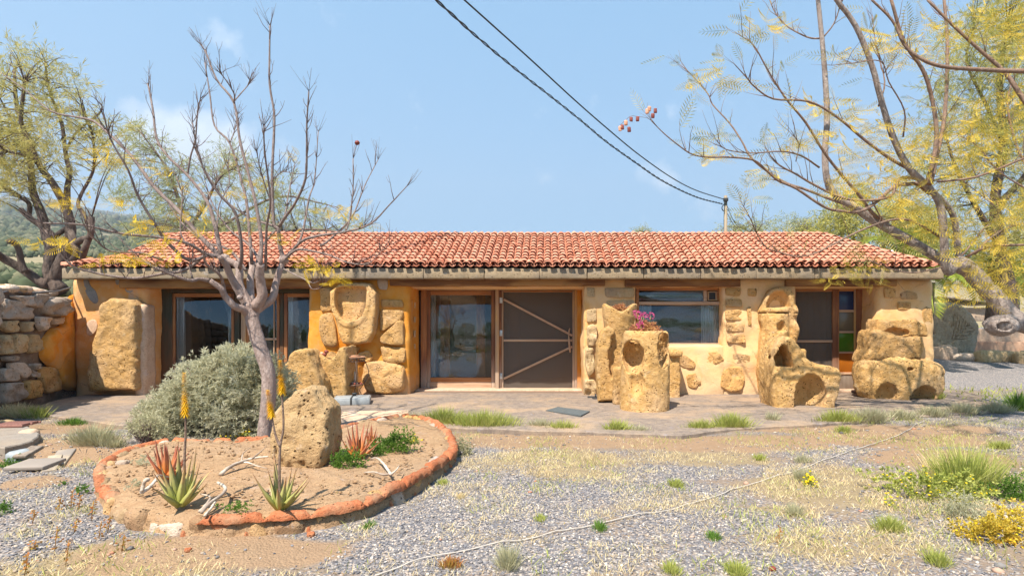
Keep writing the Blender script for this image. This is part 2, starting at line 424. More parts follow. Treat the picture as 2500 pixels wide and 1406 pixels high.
def tilemat():
    m, t, b = newmat('clay_tile'); r = orand(t); v = coords(t); n = nz(t, 14, 6, .65, v); big = nz(t, .55, 4, .6, v)
    c = ramp(t, r, [(0., (.46, .155, .09)), (.2, (.53, .215, .13)), (.6, (.57, .255, .165)), (.85, (.60, .30, .20)), (1., (.50, .20, .12))])
    c = mixc(t, ramp(t, n, [(.45, 0.), (.8, .3)]), c, (.60, .34, .23))
    c = mixc(t, ramp(t, nz(t, 30, 3, .5, v), [(.58, 0.), (.75, .5)]), c, (.28, .12, .08))
    c = mixc(t, ramp(t, big, [(.55, 0.), (.75, .3)]), c, (.50, .36, .27))
    t.links.new(c, b.inputs['Base Color']); b.inputs['Roughness'].default_value = .8; b.inputs['Specular IOR Level'].default_value = .25
    bump(t, b, n, .35, .006); return m
M_tile = tilemat()
M_beam = wood('weathered_beam', (.10, .035, .012), (.24, .10, .032), (.36, .18, .06), 0, 7)
M_frameH = wood('varnished_rail', (.27, .10, .035), (.46, .21, .08), None, 0, 8)
M_frameV = wood('varnished_stile', (.25, .09, .03), (.45, .20, .075), (.20, .08, .04), 2, 8, graymask=.75)
M_frameVl = wood('light_stile', (.34, .20, .12), (.50, .33, .20), (.60, .34, .12), 2, 8, graymask=.9)
M_frameHl = wood('light_rail', (.40, .24, .15), (.56, .38, .25), None, 0, 8)
M_dark = wood('dark_green_frame', (.035, .035, .022), (.075, .065, .04), (.12, .055, .025), 2, 8)
M_darkH = wood('dark_green_rail', (.035, .035, .022), (.075, .065, .04), (.10, .05, .025), 0, 8)
M_plank = wood('grey_plank', (.17, .13, .10), (.30, .24, .19), (.22, .16, .12), 2, 6)
M_board = wood('bleached_board', (.33, .25, .175), (.50, .40, .29), (.27, .225, .19), 1, 5)
M_drift = wood('driftwood', (.34, .27, .21), (.66, .57, .47), (.30, .23, .18), 0, 7)
M_pole = wood('pole_wood', (.20, .15, .10), (.34, .27, .19), None, 2, 6)
def bark(name, c1, c2, c3, s=6):
    m, t, b = newmat(name); v = coords(t, (1, 1, .45)); n = nz(t, s*2.4, 7, .68, v, .3); big = nz(t, s*.5, 4, .6, v)
    c = mixc(t, ramp(t, n, [(.34, 0.), (.66, 1.)]), c1, c2); c = mixc(t, ramp(t, big, [(.46, 0.), (.62, .8)]), c, c3)
    t.links.new(c, b.inputs['Base Color']); b.inputs['Roughness'].default_value = .85; b.inputs['Specular IOR Level'].default_value = .2
    bump(t, b, math_(t, 'ADD', n, math_(t, 'MULTIPLY', nz(t, s*9, 4, .7, v), .5)), 1., .035); return m
M_bark = bark('pinkish_bark', (.24, .165, .14), (.47, .37, .33), (.34, .24, .20))
M_limb = bark('limb_bark', (.17, .12, .105), (.36, .28, .25), (.26, .19, .165), 8)
M_twig = bark('twig_bark', (.13, .09, .085), (.27, .20, .18), (.20, .13, .11), 10)
M_bark2 = bark('grey_bark', (.15, .11, .095), (.46, .385, .34), (.34, .27, .235), 8)
M_twig2 = bark('tan_bark', (.19, .12, .09), (.36, .25, .19), (.28, .17, .11), 8)
M_darkbark = bark('dark_bark', (.06, .042, .034), (.18, .135, .11), (.11, .075, .06), 5)
M_feather = leafm('feathery_leaf', [(.30, .27, .07), (.42, .38, .12), (.52, .46, .16), (.58, .48, .18)], .4)
M_feather2 = leafm('olive_leaf', [(.22, .22, .05), (.36, .35, .09), (.50, .45, .13), (.60, .50, .15)], .4)
M_featherg = leafm('grey_green_leaf', [(.22, .23, .08), (.33, .34, .14), (.42, .41, .19), (.55, .50, .28)], .4)
M_yellow = leafm('yellow_leaf', [(.62, .38, .02), (.72, .48, .03), (.80, .58, .06), (.74, .42, .03)], .4)
M_yelgreen = leafm('yellow_green_leaf', [(.42, .36, .05), (.60, .46, .07), (.70, .50, .07), (.72, .46, .09)], .4)
M_smallleaf = leafm('leaflet', [(.14, .17, .05), (.26, .27, .08), (.50, .42, .14), (.60, .48, .20)], .4)
M_sage = leafm('sage_leaf', [(.44, .39, .26), (.52, .50, .33), (.62, .59, .42), (.70, .66, .52)], .5)
M_grass = leafm('green_grass', [(.20, .24, .05), (.34, .38, .08), (.48, .48, .14), (.56, .52, .22)], .35)
M_grassg = leafm('grey_grass', [(.30, .29, .16), (.42, .40, .24), (.52, .47, .30), (.40, .40, .20)], .3)
M_straw = leafm('straw', [(.56, .42, .20), (.68, .54, .30), (.76, .62, .36), (.50, .50, .20)], .3)
M_green = leafm('green_leaf', [(.05, .11, .02), (.10, .20, .03), (.18, .30, .05), (.30, .40, .08)], .35)
M_palm = leafm('palm_leaf', [(.10, .15, .02), (.22, .28, .04), (.36, .38, .06), (.50, .44, .08)], .35)
M_redleaf = leafm('red_weed', [(.32, .10, .03), (.45, .17, .05), (.40, .28, .06), (.30, .26, .05)], .3)
M_succ = leafm('dry_succulent', [(.30, .10, .06), (.46, .18, .10), (.58, .32, .12), (.34, .22, .08)], .25)
M_pink = leafm('pink_petal', [(.56, .06, .20), (.64, .10, .27), (.70, .18, .34), (.60, .05, .16)], .3)
M_pod = plain('seed_pod', (.20, .035, .02), .6)
M_podlight = plain('seed_pod_pale', (.62, .30, .18), .6)
M_spike = leafm('orange_yellow_spike', [(.62, .26, .0), (.74, .38, .0), (.80, .48, .01), (.66, .30, .0)], .2)
M_yflower = leafm('yellow_flower', [(.75, .45, .0), (.85, .60, .01), (.85, .66, .03), (.80, .50, .0)], .2)
def aloemat(name, a, b_, c_):
    m, t, b = newmat(name); v = coords(t); g = t.nodes.new('ShaderNodeTexCoord'); s = t.nodes.new('ShaderNodeSeparateXYZ')
    t.links.new(g.outputs['UV'], s.inputs[0])
    n = nz(t, 12, 4, .6, v); f = math_(t, 'ADD', s.outputs[1], math_(t, 'MULTIPLY', math_(t, 'SUBTRACT', n, .5), .8))
    t.links.new(ramp(t, f, [(.05, a), (.5, b_), (.95, c_)]), b.inputs['Base Color']); b.inputs['Roughness'].default_value = .45
    bump(t, b, n, .15, .004); return m
M_aloe = aloemat('aloe_green', (.30, .33, .06), (.36, .34, .12), (.46, .24, .12))
M_aloer = aloemat('aloe_red', (.62, .22, .02), (.46, .16, .07), (.34, .10, .07))
def glassm(name, ior=1.9, tint=(.9, .93, .92)):
    m, t, b = newmat(name); t.nodes.remove(b); fr = t.nodes.new('ShaderNodeFresnel'); fr.inputs[0].default_value = ior
    tr = t.nodes.new('ShaderNodeBsdfTransparent'); tr.inputs[0].default_value = (*tint, 1)
    gl = t.nodes.new('ShaderNodeBsdfGlossy'); gl.inputs['Roughness'].default_value = .0
    mx = t.nodes.new('ShaderNodeMixShader'); t.links.new(fr.outputs[0], mx.inputs[0]); t.links.new(tr.outputs[0], mx.inputs[1]); t.links.new(gl.outputs[0], mx.inputs[2])
    t.links.new(mx.outputs[0], t.nodes['Material Output'].inputs[0]); return m
M_glass = glassm('window_glass', 1.8, (.97, .98, .98))
def stain(name, c, k=.35):
    m, t, b = newmat(name); b.inputs['Roughness'].default_value = .12
    v = coords(t); vo = nz(t, 45, 4, .6, v)
    t.links.new(mixc(t, vo, tuple(q*.6 for q in c), c), b.inputs['Base Color']); bump(t, b, vo, .5, .006)
    return m
M_screen = None
def screenm():
    m, t, b = newmat('insect_screen'); b.inputs['Base Color'].default_value = (.17, .135, .11, 1); b.inputs['Roughness'].default_value = .8
    b.inputs['Specular IOR Level'].default_value = .2
    tr = t.nodes.new('ShaderNodeBsdfTransparent'); mx = t.nodes.new('ShaderNodeMixShader'); mx.inputs[0].default_value = .55
    t.links.new(tr.outputs[0], mx.inputs[1]); t.links.new(b.outputs[0], mx.inputs[2]); t.links.new(mx.outputs[0], t.nodes['Material Output'].inputs[0]); return m
M_screen = screenm()
M_curtain = leafm('white_curtain', [(.74, .75, .74), (.80, .80, .78), (.82, .82, .80), (.78, .78, .76)], .4)
M_inside = plain('inner_wall', (.22, .19, .165), .9)
M_insidefl = plain('inner_floor', (.20, .13, .09), .5)
M_iron = plain('rusty_iron', (.14, .09, .07), .6, .3)
M_tray = plain('clay_tray', (.55, .30, .18), .7)
M_greybox = plain('grey_slate', (.30, .32, .33), .5)
M_black = plain('black_rubber', (.03, .03, .032), .7)
M_mat = plain('charcoal_mat', (.09, .10, .10), .9)
M_cable = plain('black_cable', (.02, .02, .022), .5)
M_rope = plain('white_cord', (.50, .44, .38), .8)
M_metal = plain('galvanised_hinge', (.55, .55, .54), .45, .7)
M_rust = plain('rusty_grate', (.30, .14, .11), .8)
M_hose = plain('grey_pipe', (.11, .11, .12), .5)
M_blue = plain('blue_glaze', (.10, .18, .50), .25)
M_white = plain('white_glaze', (.75, .78, .80), .25)
# ------------------------------------------------------------ ground, mountain
def sst(a, b, x):
    t = np.clip((x-a)/(b-a), 0, 1); return t*t*(3-2*t)
def wallX(Y): return -9.34+(11.1-np.minimum(Y, 11.1))*.34
PIT = G(128, 1118); PIT2 = G(205, 1120)
def gh(X, Y, fine=True):
    X = np.asarray(X, float); Y = np.asarray(Y, float); p = np.stack([X, Y, 0*X], -1)
    z = .018*fbm(p, 1.1, 3)+(.008*fbm(p, 7, 9) if fine else 0)
    z = z*sst(400, 30, np.abs(Y)+np.abs(X))
    z = z+.40*sst(11.3, 19, Y)*sst(6.8, 8.5, X)+.9*sst(19.5, 30, Y)*sst(4, 9, X)
    left = sst(.1, .45, wallX(Y)-X)*sst(5.2, 6.8, Y)
    back = sst(14.8, 17.5, Y)*sst(7, 2, X)
    z = z+np.maximum(left, back)*(1.92+.1*fbm(p, .8, 21))+np.maximum(Y-14, 0)*.12*sst(6, 0, X)*sst(400, 80, Y)*(np.maximum(Y-14, 0) < 50)+6*.0*X
    far = (Y-14 >= 50); z = np.where(far, 6.0*sst(6, 0, X)*sst(600, 70, Y)+1, z)
    d = np.hypot((X-PIT[0])/.75, (Y-PIT[1])/.36); z = z-.17*sst(1.15, .75, d+.12*fbm(p, 6, 5))
    d2 = np.hypot((X-PIT2[0])/.16, (Y-PIT2[1])/.45); z = z-.12*sst(1.1, .7, d2+.15*fbm(p, 7, 6))
    return z
def axis(lo, hi, c, far, k=1.16):
    a = list(np.arange(lo, hi+1e-6, c)); s = c
    b = []; x = lo
    while x > -far: s *= k; x -= s; b.append(x)
    s = c; x = hi; e = []
    while x < far: s *= k; x += s; e.append(x)
    return np.array(b[::-1]+a+e)
gx = axis(-9.8, 9.0, .05, 9000); gy = axis(2.2, 12.2, .05, 9000)
XX, YY = np.meshgrid(gx, gy, indexing='ij'); ZZ = gh(XX, YY)
nxg, nyg = XX.shape; I = np.arange(nxg-1)[:, None]*nyg+np.arange(nyg-1)[None]
Fg = np.stack([I, I+nyg, I+nyg+1, I+1], -1).reshape(-1, 4)
gm = mesh('ground', np.stack([XX, YY, ZZ], -1), Fg)
def pxof(X, Y, z=0.0):
    Y = np.maximum(Y, .5); return CX+X*F/Y, HY+(CH-z)*F/Y
gxp, gyp = pxof(XX, YY)
PP = np.stack([XX, YY, 0*XX], -1)
def blob(cx, cy, rx_, ry_): # in ground metres from a photo-measured spot
    c = G(cx, cy); rX = rx_*c[1]/F; rY = ry_*c[1]*c[1]/(CH*F)
    return (lambda X, Y: sst(1.25, .55, np.hypot((X-c[0])/rX, (Y-c[1])/rY)))
soil_sp = [blob(1330, 1072, 420, 24), blob(1750, 1082, 330, 22), blob(2180, 1070, 260, 30), blob(500, 1350, 380, 50), blob(230, 1085, 60, 18), blob(180, 1080, 120, 22),
           blob(90, 1180, 90, 18), blob(150, 1045, 170, 16), blob(2300, 1120, 200, 30), blob(2100, 1050, 400, 12)]
straw_sp = [blob(1330, 1125, 260, 28), blob(2080, 1190, 260, 60), blob(300, 1370, 330, 60), blob(1700, 1120, 200, 22), blob(2320, 1250, 200, 60), blob(1150, 1195, 130, 16), blob(2050, 1320, 250, 50), blob(1380, 1160, 120, 22), blob(1620, 1230, 160, 30), blob(1250, 1320, 120, 25), blob(1900, 1250, 120, 20)]
grav_sp = [blob(1180, 1230, 330, 110), blob(1500, 1200, 330, 45), blob(1000, 1360, 260, 60), blob(1350, 1350, 260, 60), blob(1750, 1270, 250, 45), blob(1080, 1110, 90, 30), blob(250, 1170, 120, 60), blob(60, 1200, 120, 60), blob(380, 1110, 160, 18), blob(1650, 1150, 150, 20), blob(1950, 1090, 200, 10)]
def masks(X, Y):
    p = np.stack([X, Y, 0*X], -1); w_ = .30*fbm(p, 3.2, 31, 4)
    q = lambda L: np.clip(np.max([f(X, Y) for f in L], axis=0)+w_*.9, 0, 1)
    gr, so_, st = q(grav_sp), q(soil_sp), q(straw_sp)
    base = .58+.30*fbm(p, 1.3, 40)
    g = np.clip(np.maximum(gr, base)-.70*so_-.30*st, 0, 1)
    g = np.where((Y > 12.3) & (X > 6), .85, g)
    return g, so_, st
mg, ms_, mst = masks(XX, YY)
pit = np.clip(1.5*sst(1.5, .8, np.hypot((XX-PIT[0])/.9, (YY-PIT[1])/.42)), 0, 1)
pit2 = sst(1.8, .8, np.hypot((XX-PIT2[0])/.2, (YY-PIT2[1])/.5)); ms_ = np.maximum(ms_, np.maximum(pit, pit2)); mg = mg*(1-np.maximum(pit, pit2))
ca = gm.color_attributes.new('cover', 'FLOAT_COLOR', 'POINT')
ca.data.foreach_set('color', np.stack([mg, ms_, mst, np.ones_like(mg)], -1).astype(np.float32).ravel())
m, t, b = newmat('gravel_soil'); v = coords(t)
at = t.nodes.new('ShaderNodeAttribute'); at.attribute_name = 'cover'; sp = t.nodes.new('ShaderNodeSeparateXYZ'); t.links.new(at.outputs['Vector'], sp.inputs[0])
vo = t.nodes.new('ShaderNodeTexVoronoi'); vo.inputs['Scale'].default_value = 62; t.links.new(v, vo.inputs['Vector'])
vs_ = t.nodes.new('ShaderNodeSeparateColor'); t.links.new(vo.outputs['Color'], vs_.inputs[0])
peb = ramp(t, vs_.outputs[0], [(0, (.12, .115, .125)), (.4, (.185, .178, .19)), (.62, (.26, .245, .25)), (.75, (.40, .33, .28)), (.9, (.50, .44, .38)), (1, (.30, .27, .25))])
peb = mixc(t, ramp(t, vo.outputs['Distance'], [(.3, 0.), (.75, .6)]), peb, (.12, .10, .09))
soil = mixc(t, nz(t, 5, 6, .65, v), (.19, .14, .105), (.28, .21, .155)); soil = mixc(t, ramp(t, nz(t, 70, 3, .6, v), [(.5, 0.), (.72, .6)]), soil, (.16, .11, .07))
ored = mixc(t, nz(t, 7, 6, .65, v), (.25, .155, .09), (.34, .23, .145)); ored = mixc(t, ramp(t, nz(t, 60, 3, .6, v), [(.5, 0.), (.75, .5)]), ored, (.20, .11, .06))
straw = mixc(t, nz(t, 40, 5, .7, v), (.21, .155, .09), (.32, .245, .145))
nf = nz(t, 24, 5, .7, v); gm_ = math_(t, 'ADD', sp.outputs[0], math_(t, 'MULTIPLY', math_(t, 'SUBTRACT', nf, .5), 2.2))
c = mixc(t, ramp(t, sp.outputs[2], [(.2, 0.), (.8, .8)]), soil, straw)
c = mixc(t, ramp(t, gm_, [(.22, 0.), (.62, 1.)]), c, peb)
so2 = math_(t, 'ADD', sp.outputs[1], math_(t, 'MULTIPLY', math_(t, 'SUBTRACT', nf, .5), .7))
c = mixc(t, ramp(t, so2, [(.4, 0.), (.75, .9)]), c, ored)
yy_s = t.nodes.new('ShaderNodeSeparateXYZ'); t.links.new(v, yy_s.inputs[0]); fr_ = t.nodes.new('ShaderNodeMapRange'); fr_.inputs['From Min'].default_value = 12.6; fr_.inputs['From Max'].default_value = 14.5; t.links.new(yy_s.outputs[1], fr_.inputs[0])
fieldc = mixc(t, ramp(t, nz(t, .7, 6, .7, v), [(.42, 0.), (.6, 1.)]), (.33, .25, .15), (.20, .20, .10)); fieldc = mixc(t, ramp(t, nz(t, 5, 5, .7, v), [(.4, 0.), (.75, .6)]), fieldc, (.46, .36, .23))
xr_ = t.nodes.new('ShaderNodeMapRange'); xr_.inputs['From Min'].default_value = 8; xr_.inputs['From Max'].default_value = 5; t.links.new(yy_s.outputs[0], xr_.inputs[0])
c = mixc(t, math_(t, 'MULTIPLY', fr_.outputs[0], xr_.outputs[0]), c, fieldc)
t.links.new(c, b.inputs['Base Color']); b.inputs['Roughness'].default_value = .95; b.inputs['Specular IOR Level'].default_value = .15
hh = math_(t, 'SUBTRACT', math_(t, 'MULTIPLY', nf, .8), math_(t, 'MULTIPLY', vo.outputs['Distance'], .8)); bump(t, b, hh, .8, .014)
gm.materials.append(m); ground = link('ground', gm); tag(ground, kind='structure')

# mountain: ridge falls to the right; rises steadily behind the left terrace
rx_px = np.arange(-900, 3300, 12.); rd = 62*np.exp(np.linspace(0, math.log(2600/62), 90))
ridge = np.interp(rx_px, [-900, 0, 100, 160, 200, 300, 480, 700, 780, 1000, 3300], [470, 480, 484, 492, 505, 522, 535, 546, 556, 600, 660])
RX, RD = np.meshgrid(rx_px, rd, indexing='ij'); k = np.log(RD/62)/math.log(2600/62)
low = np.interp(rx_px, [-900, 900, 1500, 3300], [668, 668, 720, 720])[:, None]
yy = low+(ridge[:, None]-low)*k**.9
MX = (RX-CX)*RD/F; MZ = CH+(HY-yy)*RD/F
MZ = MZ+fbm(np.stack([MX, RD, 0*RD], -1), 1/160., 50, 4)*RD*.012*np.clip(k*3, 0, 1)*(1-k**6)
MZ[:, 0] -= 6
n1_, n2_ = RX.shape; I = np.arange(n1_-1)[:, None]*n2_+np.arange(n2_-1)[None]
Fm = np.stack([I, I+n2_, I+n2_+1, I+1], -1).reshape(-1, 4)
m, t, b = newmat('mountain_scrub'); v = coords(t)
n_ = nz(t, .035, 8, .75, v); n2 = nz(t, .006, 6, .6, v)
c = mixc(t, ramp(t, n_, [(.42, 0.), (.56, 1.)]), (.27, .22, .15), (.09, .10, .06)); c = mixc(t, ramp(t, n2, [(.5, 0.), (.62, .6)]), c, (.40, .31, .20))
sz_ = t.nodes.new('ShaderNodeSeparateXYZ'); t.links.new(v, sz_.inputs[0])
mrr = t.nodes.new('ShaderNodeMapRange'); mrr.inputs['From Min'].default_value = 90; mrr.inputs['From Max'].default_value = 14; t.links.new(sz_.outputs[1], mrr.inputs[0]); mrr.inputs['From Min'].default_value = 260; mrr.inputs['From Max'].default_value = 70
c = mixc(t, mrr.outputs[0], c, mixc(t, nz(t, .4, 6, .7, v), (.20, .17, .10), (.32, .26, .17)))
t.links.new(c, b.inputs['Base Color']); b.inputs['Roughness'].default_value = 1; b.inputs['Specular IOR Level'].default_value = 0
mo = link('mountain', mesh('mountain', np.stack([MX, RD, MZ], -1), Fm, [m])); tag(mo, kind='structure')
# scrub and pines on the slope
def ico():
    bm_ = bpy.data.meshes.new('tmp'); import bmesh; bb = bmesh.new(); bmesh.ops.create_icosphere(bb, subdivisions=1, radius=1); V = np.array([v.co[:] for v in bb.verts]); Fc = np.array([[q.index for q in f.verts] for f in bb.faces]); bb.free(); bpy.data.meshes.remove(bm_); return V, Fc
IV, IF = ico()
N = 34000; xs = RNG.uniform(-500, 900, N); kk = RNG.uniform(.12, .95, N)**.8
dd = 62*np.exp(kk*math.log(2600/62)); i0 = np.clip(((xs+900)/12).astype(int), 0, n1_-1); j0 = np.clip((kk*89).astype(int), 0, n2_-1)
cz = MZ[i0, j0]; cxx = MX[i0, j0]; cyy = RD[i0, j0]; cxx = cxx+RNG.normal(0, 3, N); cden = fbm(np.stack([cxx, cyy, 0*cxx], -1), 1/90., 60, 3)
keep = cden > RNG.uniform(-.9, .35, N); cxx, cyy, cz = cxx[keep], cyy[keep], cz[keep]; N = len(cz)
nn_ = 7000; ax_ = RNG.uniform(-34, 4, nn_); ay_ = 17+45*RNG.uniform(0, 1, nn_); ax_ = ax_*ay_/30; cxx = np.concatenate([cxx, ax_]); cyy = np.concatenate([cyy, ay_]); cz = np.concatenate([cz, gh(ax_, ay_)]); N = len(cz)
s = RNG.uniform(.7, 1.9, N)*np.where(cyy < 63, RNG.uniform(.08, .42, N)*.55, np.clip(cyy/260, .22, 3.2)); hh_ = s*RNG.uniform(.8, 1.5, N)
VV = IV[None]*np.stack([s, s, hh_], -1)[:, None]*(1+RNG.uniform(-.45, .45, (N, len(IV), 1)))+np.stack([cxx, cyy, cz+hh_*.5], -1)[:, None]
FF = (IF[None]+(np.arange(N)*len(IV))[:, None, None]).reshape(-1, 3)
m, t, b = newmat('far_scrub'); g = t.nodes.new('ShaderNodeNewGeometry')
t.links.new(ramp(t, g.outputs['Random Per Island'], [(0, (.05, .065, .04)), (.6, (.10, .11, .065)), (1, (.17, .16, .10))]), b.inputs['Base Color']); b.inputs['Roughness'].default_value = 1; b.inputs['Specular IOR Level'].default_value = 0
fo = link('scrub_on_slope', mesh('scrub_on_slope', VV.reshape(-1, 3), FF, [m])); tag(fo, 'grey green scrub and small pines covering the mountain slope', 'scrub', kind='stuff')

# patio slab and thresholds
def slab(name, pts, z0, z1, m, parent=None, kind='structure', cell=.12, wob=.03):
    "irregular slab: outline densified, three rings at the rim, top roughened"
    pts = np.array(pts, float); out = []
    for i in range(len(pts)):
        a, b_ = pts[i], pts[(i+1) % len(pts)]; n = max(1, int(np.linalg.norm(b_-a)/cell))
        for k in range(n): out.append(a+(b_-a)*k/n)
    o = np.array(out); o3 = np.column_stack([o, np.zeros(len(o))]); o = o+np.stack([fbm(o3, 1.5, 71), fbm(o3, 1.5, 72)], -1)*wob+np.stack([fbm(o3, 7, 73), fbm(o3, 7, 74)], -1)*wob*.4
    T = np.roll(o, -1, 0)-np.roll(o, 1, 0); nrm = np.stack([T[:, 1], -T[:, 0]], -1); nrm /= np.linalg.norm(nrm, axis=1, keepdims=True)+1e-9
    ar = .5*np.sum(o[:, 0]*np.roll(o[:, 1], -1)-np.roll(o[:, 0], -1)*o[:, 1])
    if ar < 0: nrm = -nrm
    n = len(o)
    rings = [(.0, z0), (0., z1-.012), (-.012, z1)]
    V = np.vstack([np.column_stack([o+nrm*d, np.full(n, z)]) for d, z in rings]); j = np.arange(n); j2 = (j+1) % n
    Fc = [];
    for r_ in range(2):
        for a, b_ in zip(j, j2):
            f = (r_*n+a, r_*n+b_, (r_+1)*n+b_, (r_+1)*n+a); Fc.append(f if ar > 0 else f[::-1])
    top = tuple(2*n+j) if ar > 0 else tuple(2*n+j[::-1]); Fc.append(tuple(int(q) for q in top))
    ob = put(name, V, Fc, m, parent, smooth=False)
    if kind: tag(ob, kind=kind)
    return ob
ZP = .05
pat = [G(x, y, ZP)[:2] for x, y in [(62, 1003), (180, 1022), (330, 1040), (560, 1046), (800, 1040), (1000, 1040), (1180, 1046), (1400, 1052), (1560, 1058), (1660, 1062), (1740, 1050), (1900, 1038), (2060, 1030), (2200, 1018), (2330, 1010), (2452, 1000), (2466, 990), (2400, 975)]]+[(8.5, 11.3), (8.3, 12.6), (-9.1, 12.6), (-8.95, 10.9), (-8.7, 9.9)]
slab('patio', pat, -.25, ZP, M_patio)
slab('patio_band', [G(x, y, ZP+.004)[:2] for x, y in [(820, 1030), (1010, 1022), (1000, 1000), (830, 1004)]]+[], ZP-.02, ZP+.005, M_tint, wob=.06)

# ------------------------------------------------------------ house
YF = 11.1
house = thing('stone_house', 'low farmhouse with ochre plaster and stone walls under a long red tile roof', 'house', (0, 11.5, 0))
def X_(x, Y=YF): return (x-CX)*Y/F
def Z_(y, Y=YF): return CH+(HY-y)*Y/F
ZT = 2.33
def wallpart(x0, x1, z0, z1, m, y0=YF, y1=12.05, r=.05, amp=.012, cell=.07):
    V, Fc = rbox((x0, y0, z0), (x1, y1, z1), r, cell, amp, 2.6); return put('wall', V, Fc, m, house)
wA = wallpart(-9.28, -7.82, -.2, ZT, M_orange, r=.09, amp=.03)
wB = wallpart(-4.69, -2.69, -.2, ZT, M_deep_shaded, r=.07, amp=.02)
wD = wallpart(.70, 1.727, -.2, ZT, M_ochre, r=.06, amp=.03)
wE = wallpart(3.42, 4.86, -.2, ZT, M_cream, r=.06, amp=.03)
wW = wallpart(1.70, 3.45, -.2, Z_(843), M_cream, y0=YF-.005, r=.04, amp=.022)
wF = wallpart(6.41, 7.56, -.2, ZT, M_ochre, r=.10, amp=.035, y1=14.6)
# plaster above the lintels and round the rooms behind
for a, b_, yb in ((-7.9, -4.6, 11.2), (-2.8, .8, 11.2), (1.6, 3.5, 11.2), (4.8, 6.5, 11.2)):
    V, Fc = rbox((a, yb, 2.135), (b_, 12.0, ZT-.01), .01); put('wall', V, Fc, M_cream, house)
V, Fc = rbox((-9.2, 14.5, -.2), (7.5, 14.62, 2.5), .01); put('wall', V, Fc, M_inside, house)
V, Fc = rbox((-9.2, 12.06, -.2), (-9.08, 14.5, 2.4), .01); put('wall', V, Fc, M_inside, house)
V, Fc = rbox((-3.75, 12.06, 0), (-3.63, 14.49, 2.4), .01); put('wall', V, Fc, M_inside, house)
V, Fc = rbox((1.15, 12.06, 0), (1.27, 14.49, 2.4), .01); put('wall', V, Fc, M_inside, house)
V, Fc = rbox((4.1, 12.06, 0), (4.22, 14.49, 2.4), .01); put('wall', V, Fc, M_inside, house)
V, Fc = rbox((-9.1, 11.3, 2.36), (7.5, 14.55, 2.42), .005); put('ceiling', V, Fc, M_inside, house)
V, Fc = rbox((-9.0, 11.3, .02), (7.4, 14.45, .058), .004); put('floor', V, Fc, M_insidefl, house)

def relief(poly, m, parent, Y=YF, d=.05, nrm=(0, -1, 0), yf=None, seed=0, name='stone', n=26, rough=.35):
    poly = np.array(poly, float); c = poly.mean(0)
    # densify, smooth the corners a little
    pts = []
    L = np.linalg.norm(np.roll(poly, -1, 0)-poly, axis=1); tot = L.sum()
    for i in range(len(poly)):
        k = max(2, int(round(n*L[i]/tot)))
        for j in range(k): pts.append(poly[i]+(poly[(i+1) % len(poly)]-poly[i])*j/k)
    pts = np.array(pts)
    for _ in range(1): pts = .5*pts+.25*np.roll(pts, 1, 0)+.25*np.roll(pts, -1, 0)
    c = pts.mean(0); W = lambda x, y: np.array(P(x, y, Y if yf is None else yf(x)))
    nv = np.array(nrm, float); V = []; SEED[0] += 1; s = SEED[0]
    rings = [(1.04, -.3), (1.01, .5), (.965, .88), (.87, 1.0), (.58, 1.04), (.28, 1.06)]
    for k, (sc_, dd_) in enumerate(rings):
        for x, y in (pts-c)*sc_+c:
            w_ = W(x, y); nn = 1.3*fbm(np.array(w_)+s*2.3, 9, s, 4)
            V.append(w_+nv*d*(dd_+rough*nn*(dd_ > 0)))
    V.append(W(*c)+nv*d*1.08); q = len(pts); Fc = []
    a = sum(pts[i][0]*pts[(i+1) % q][1]-pts[(i+1) % q][0]*pts[i][1] for i in range(q))
    for k in range(len(rings)-1):
        for j in range(q): Fc.append((k*q+j, k*q+(j+1) % q, (k+1)*q+(j+1) % q, (k+1)*q+j))
    k = len(rings)-1
    for j in range(q): Fc.append((k*q+j, k*q+(j+1) % q, len(rings)*q))
    if (a > 0): Fc = [f[::-1] for f in Fc]
    Fc = [f[::-1] for f in Fc]
    return put(name, V, Fc, m, parent)
def R4(x0, y0, x1, y1): return [(x0, y0), (x1, y0+1), (x1-1, y1), (x0+1, y1-1)]
for pl, d in (([(782, 702), (815, 703), (812, 760), (785, 762)], .06), ([(784, 768), (812, 762), (822, 800), (828, 845), (800, 848), (788, 838), (781, 800)], .09),
              ([(930, 731), (982, 733), (985, 750), (932, 750)], .03), ([(928, 757), (985, 758), (983, 778), (965, 790), (950, 800), (930, 812)], .06),
              ([(975, 780), (986, 785), (988, 843), (962, 843), (930, 837), (928, 825)], .10), ([(930, 845), (990, 848), (990, 885), (965, 888), (935, 880)], .08),
              ([(890, 885), (935, 880), (988, 892), (988, 955), (950, 960), (900, 958), (885, 930)], .15), ([(875, 862), (900, 855), (912, 870), (905, 885), (878, 880)], .12),
              ([(838, 845), (880, 848), (868, 868), (850, 874), (835, 860)], .12)):
    relief(pl, M_tuff2, wB, d=d*.8)
for (x, y, r_) in ((1012, 780, 7), (1012, 815, 8), (1012, 845, 6), (1010, 745, 7)):   # small stones set in the left door reveal
    Yr = 11.1+(1000-1337+ (1012-1000)*0)/1e9+.42
    V, Fc = rbox((-2.70, Yr-.06, Z_(y+r_, Yr)), (-2.682, Yr+.06, Z_(y-r_, Yr)), .009, .03, .004, 9); put('stone', V, Fc, M_pale, wB)
for pl, d in ((R4(1433, 703, 1452, 725), .03), (R4(1476, 703, 1549, 727), .05), ([(1432, 757), (1456, 753), (1456, 785), (1433, 787)], .04), ([(1478, 734), (1549, 733), (1550, 760), (1480, 758)], .05),
              ([(1432, 797), (1448, 790), (1458, 800), (1456, 845), (1434, 845)], .14), ([(1430, 850), (1448, 848), (1453, 905), (1437, 921), (1428, 890)], .16), ([(1427, 926), (1450, 925), (1463, 950), (1455, 966), (1425, 963)], .18)):
    relief(pl, M_pale, wD, d=d*.75)
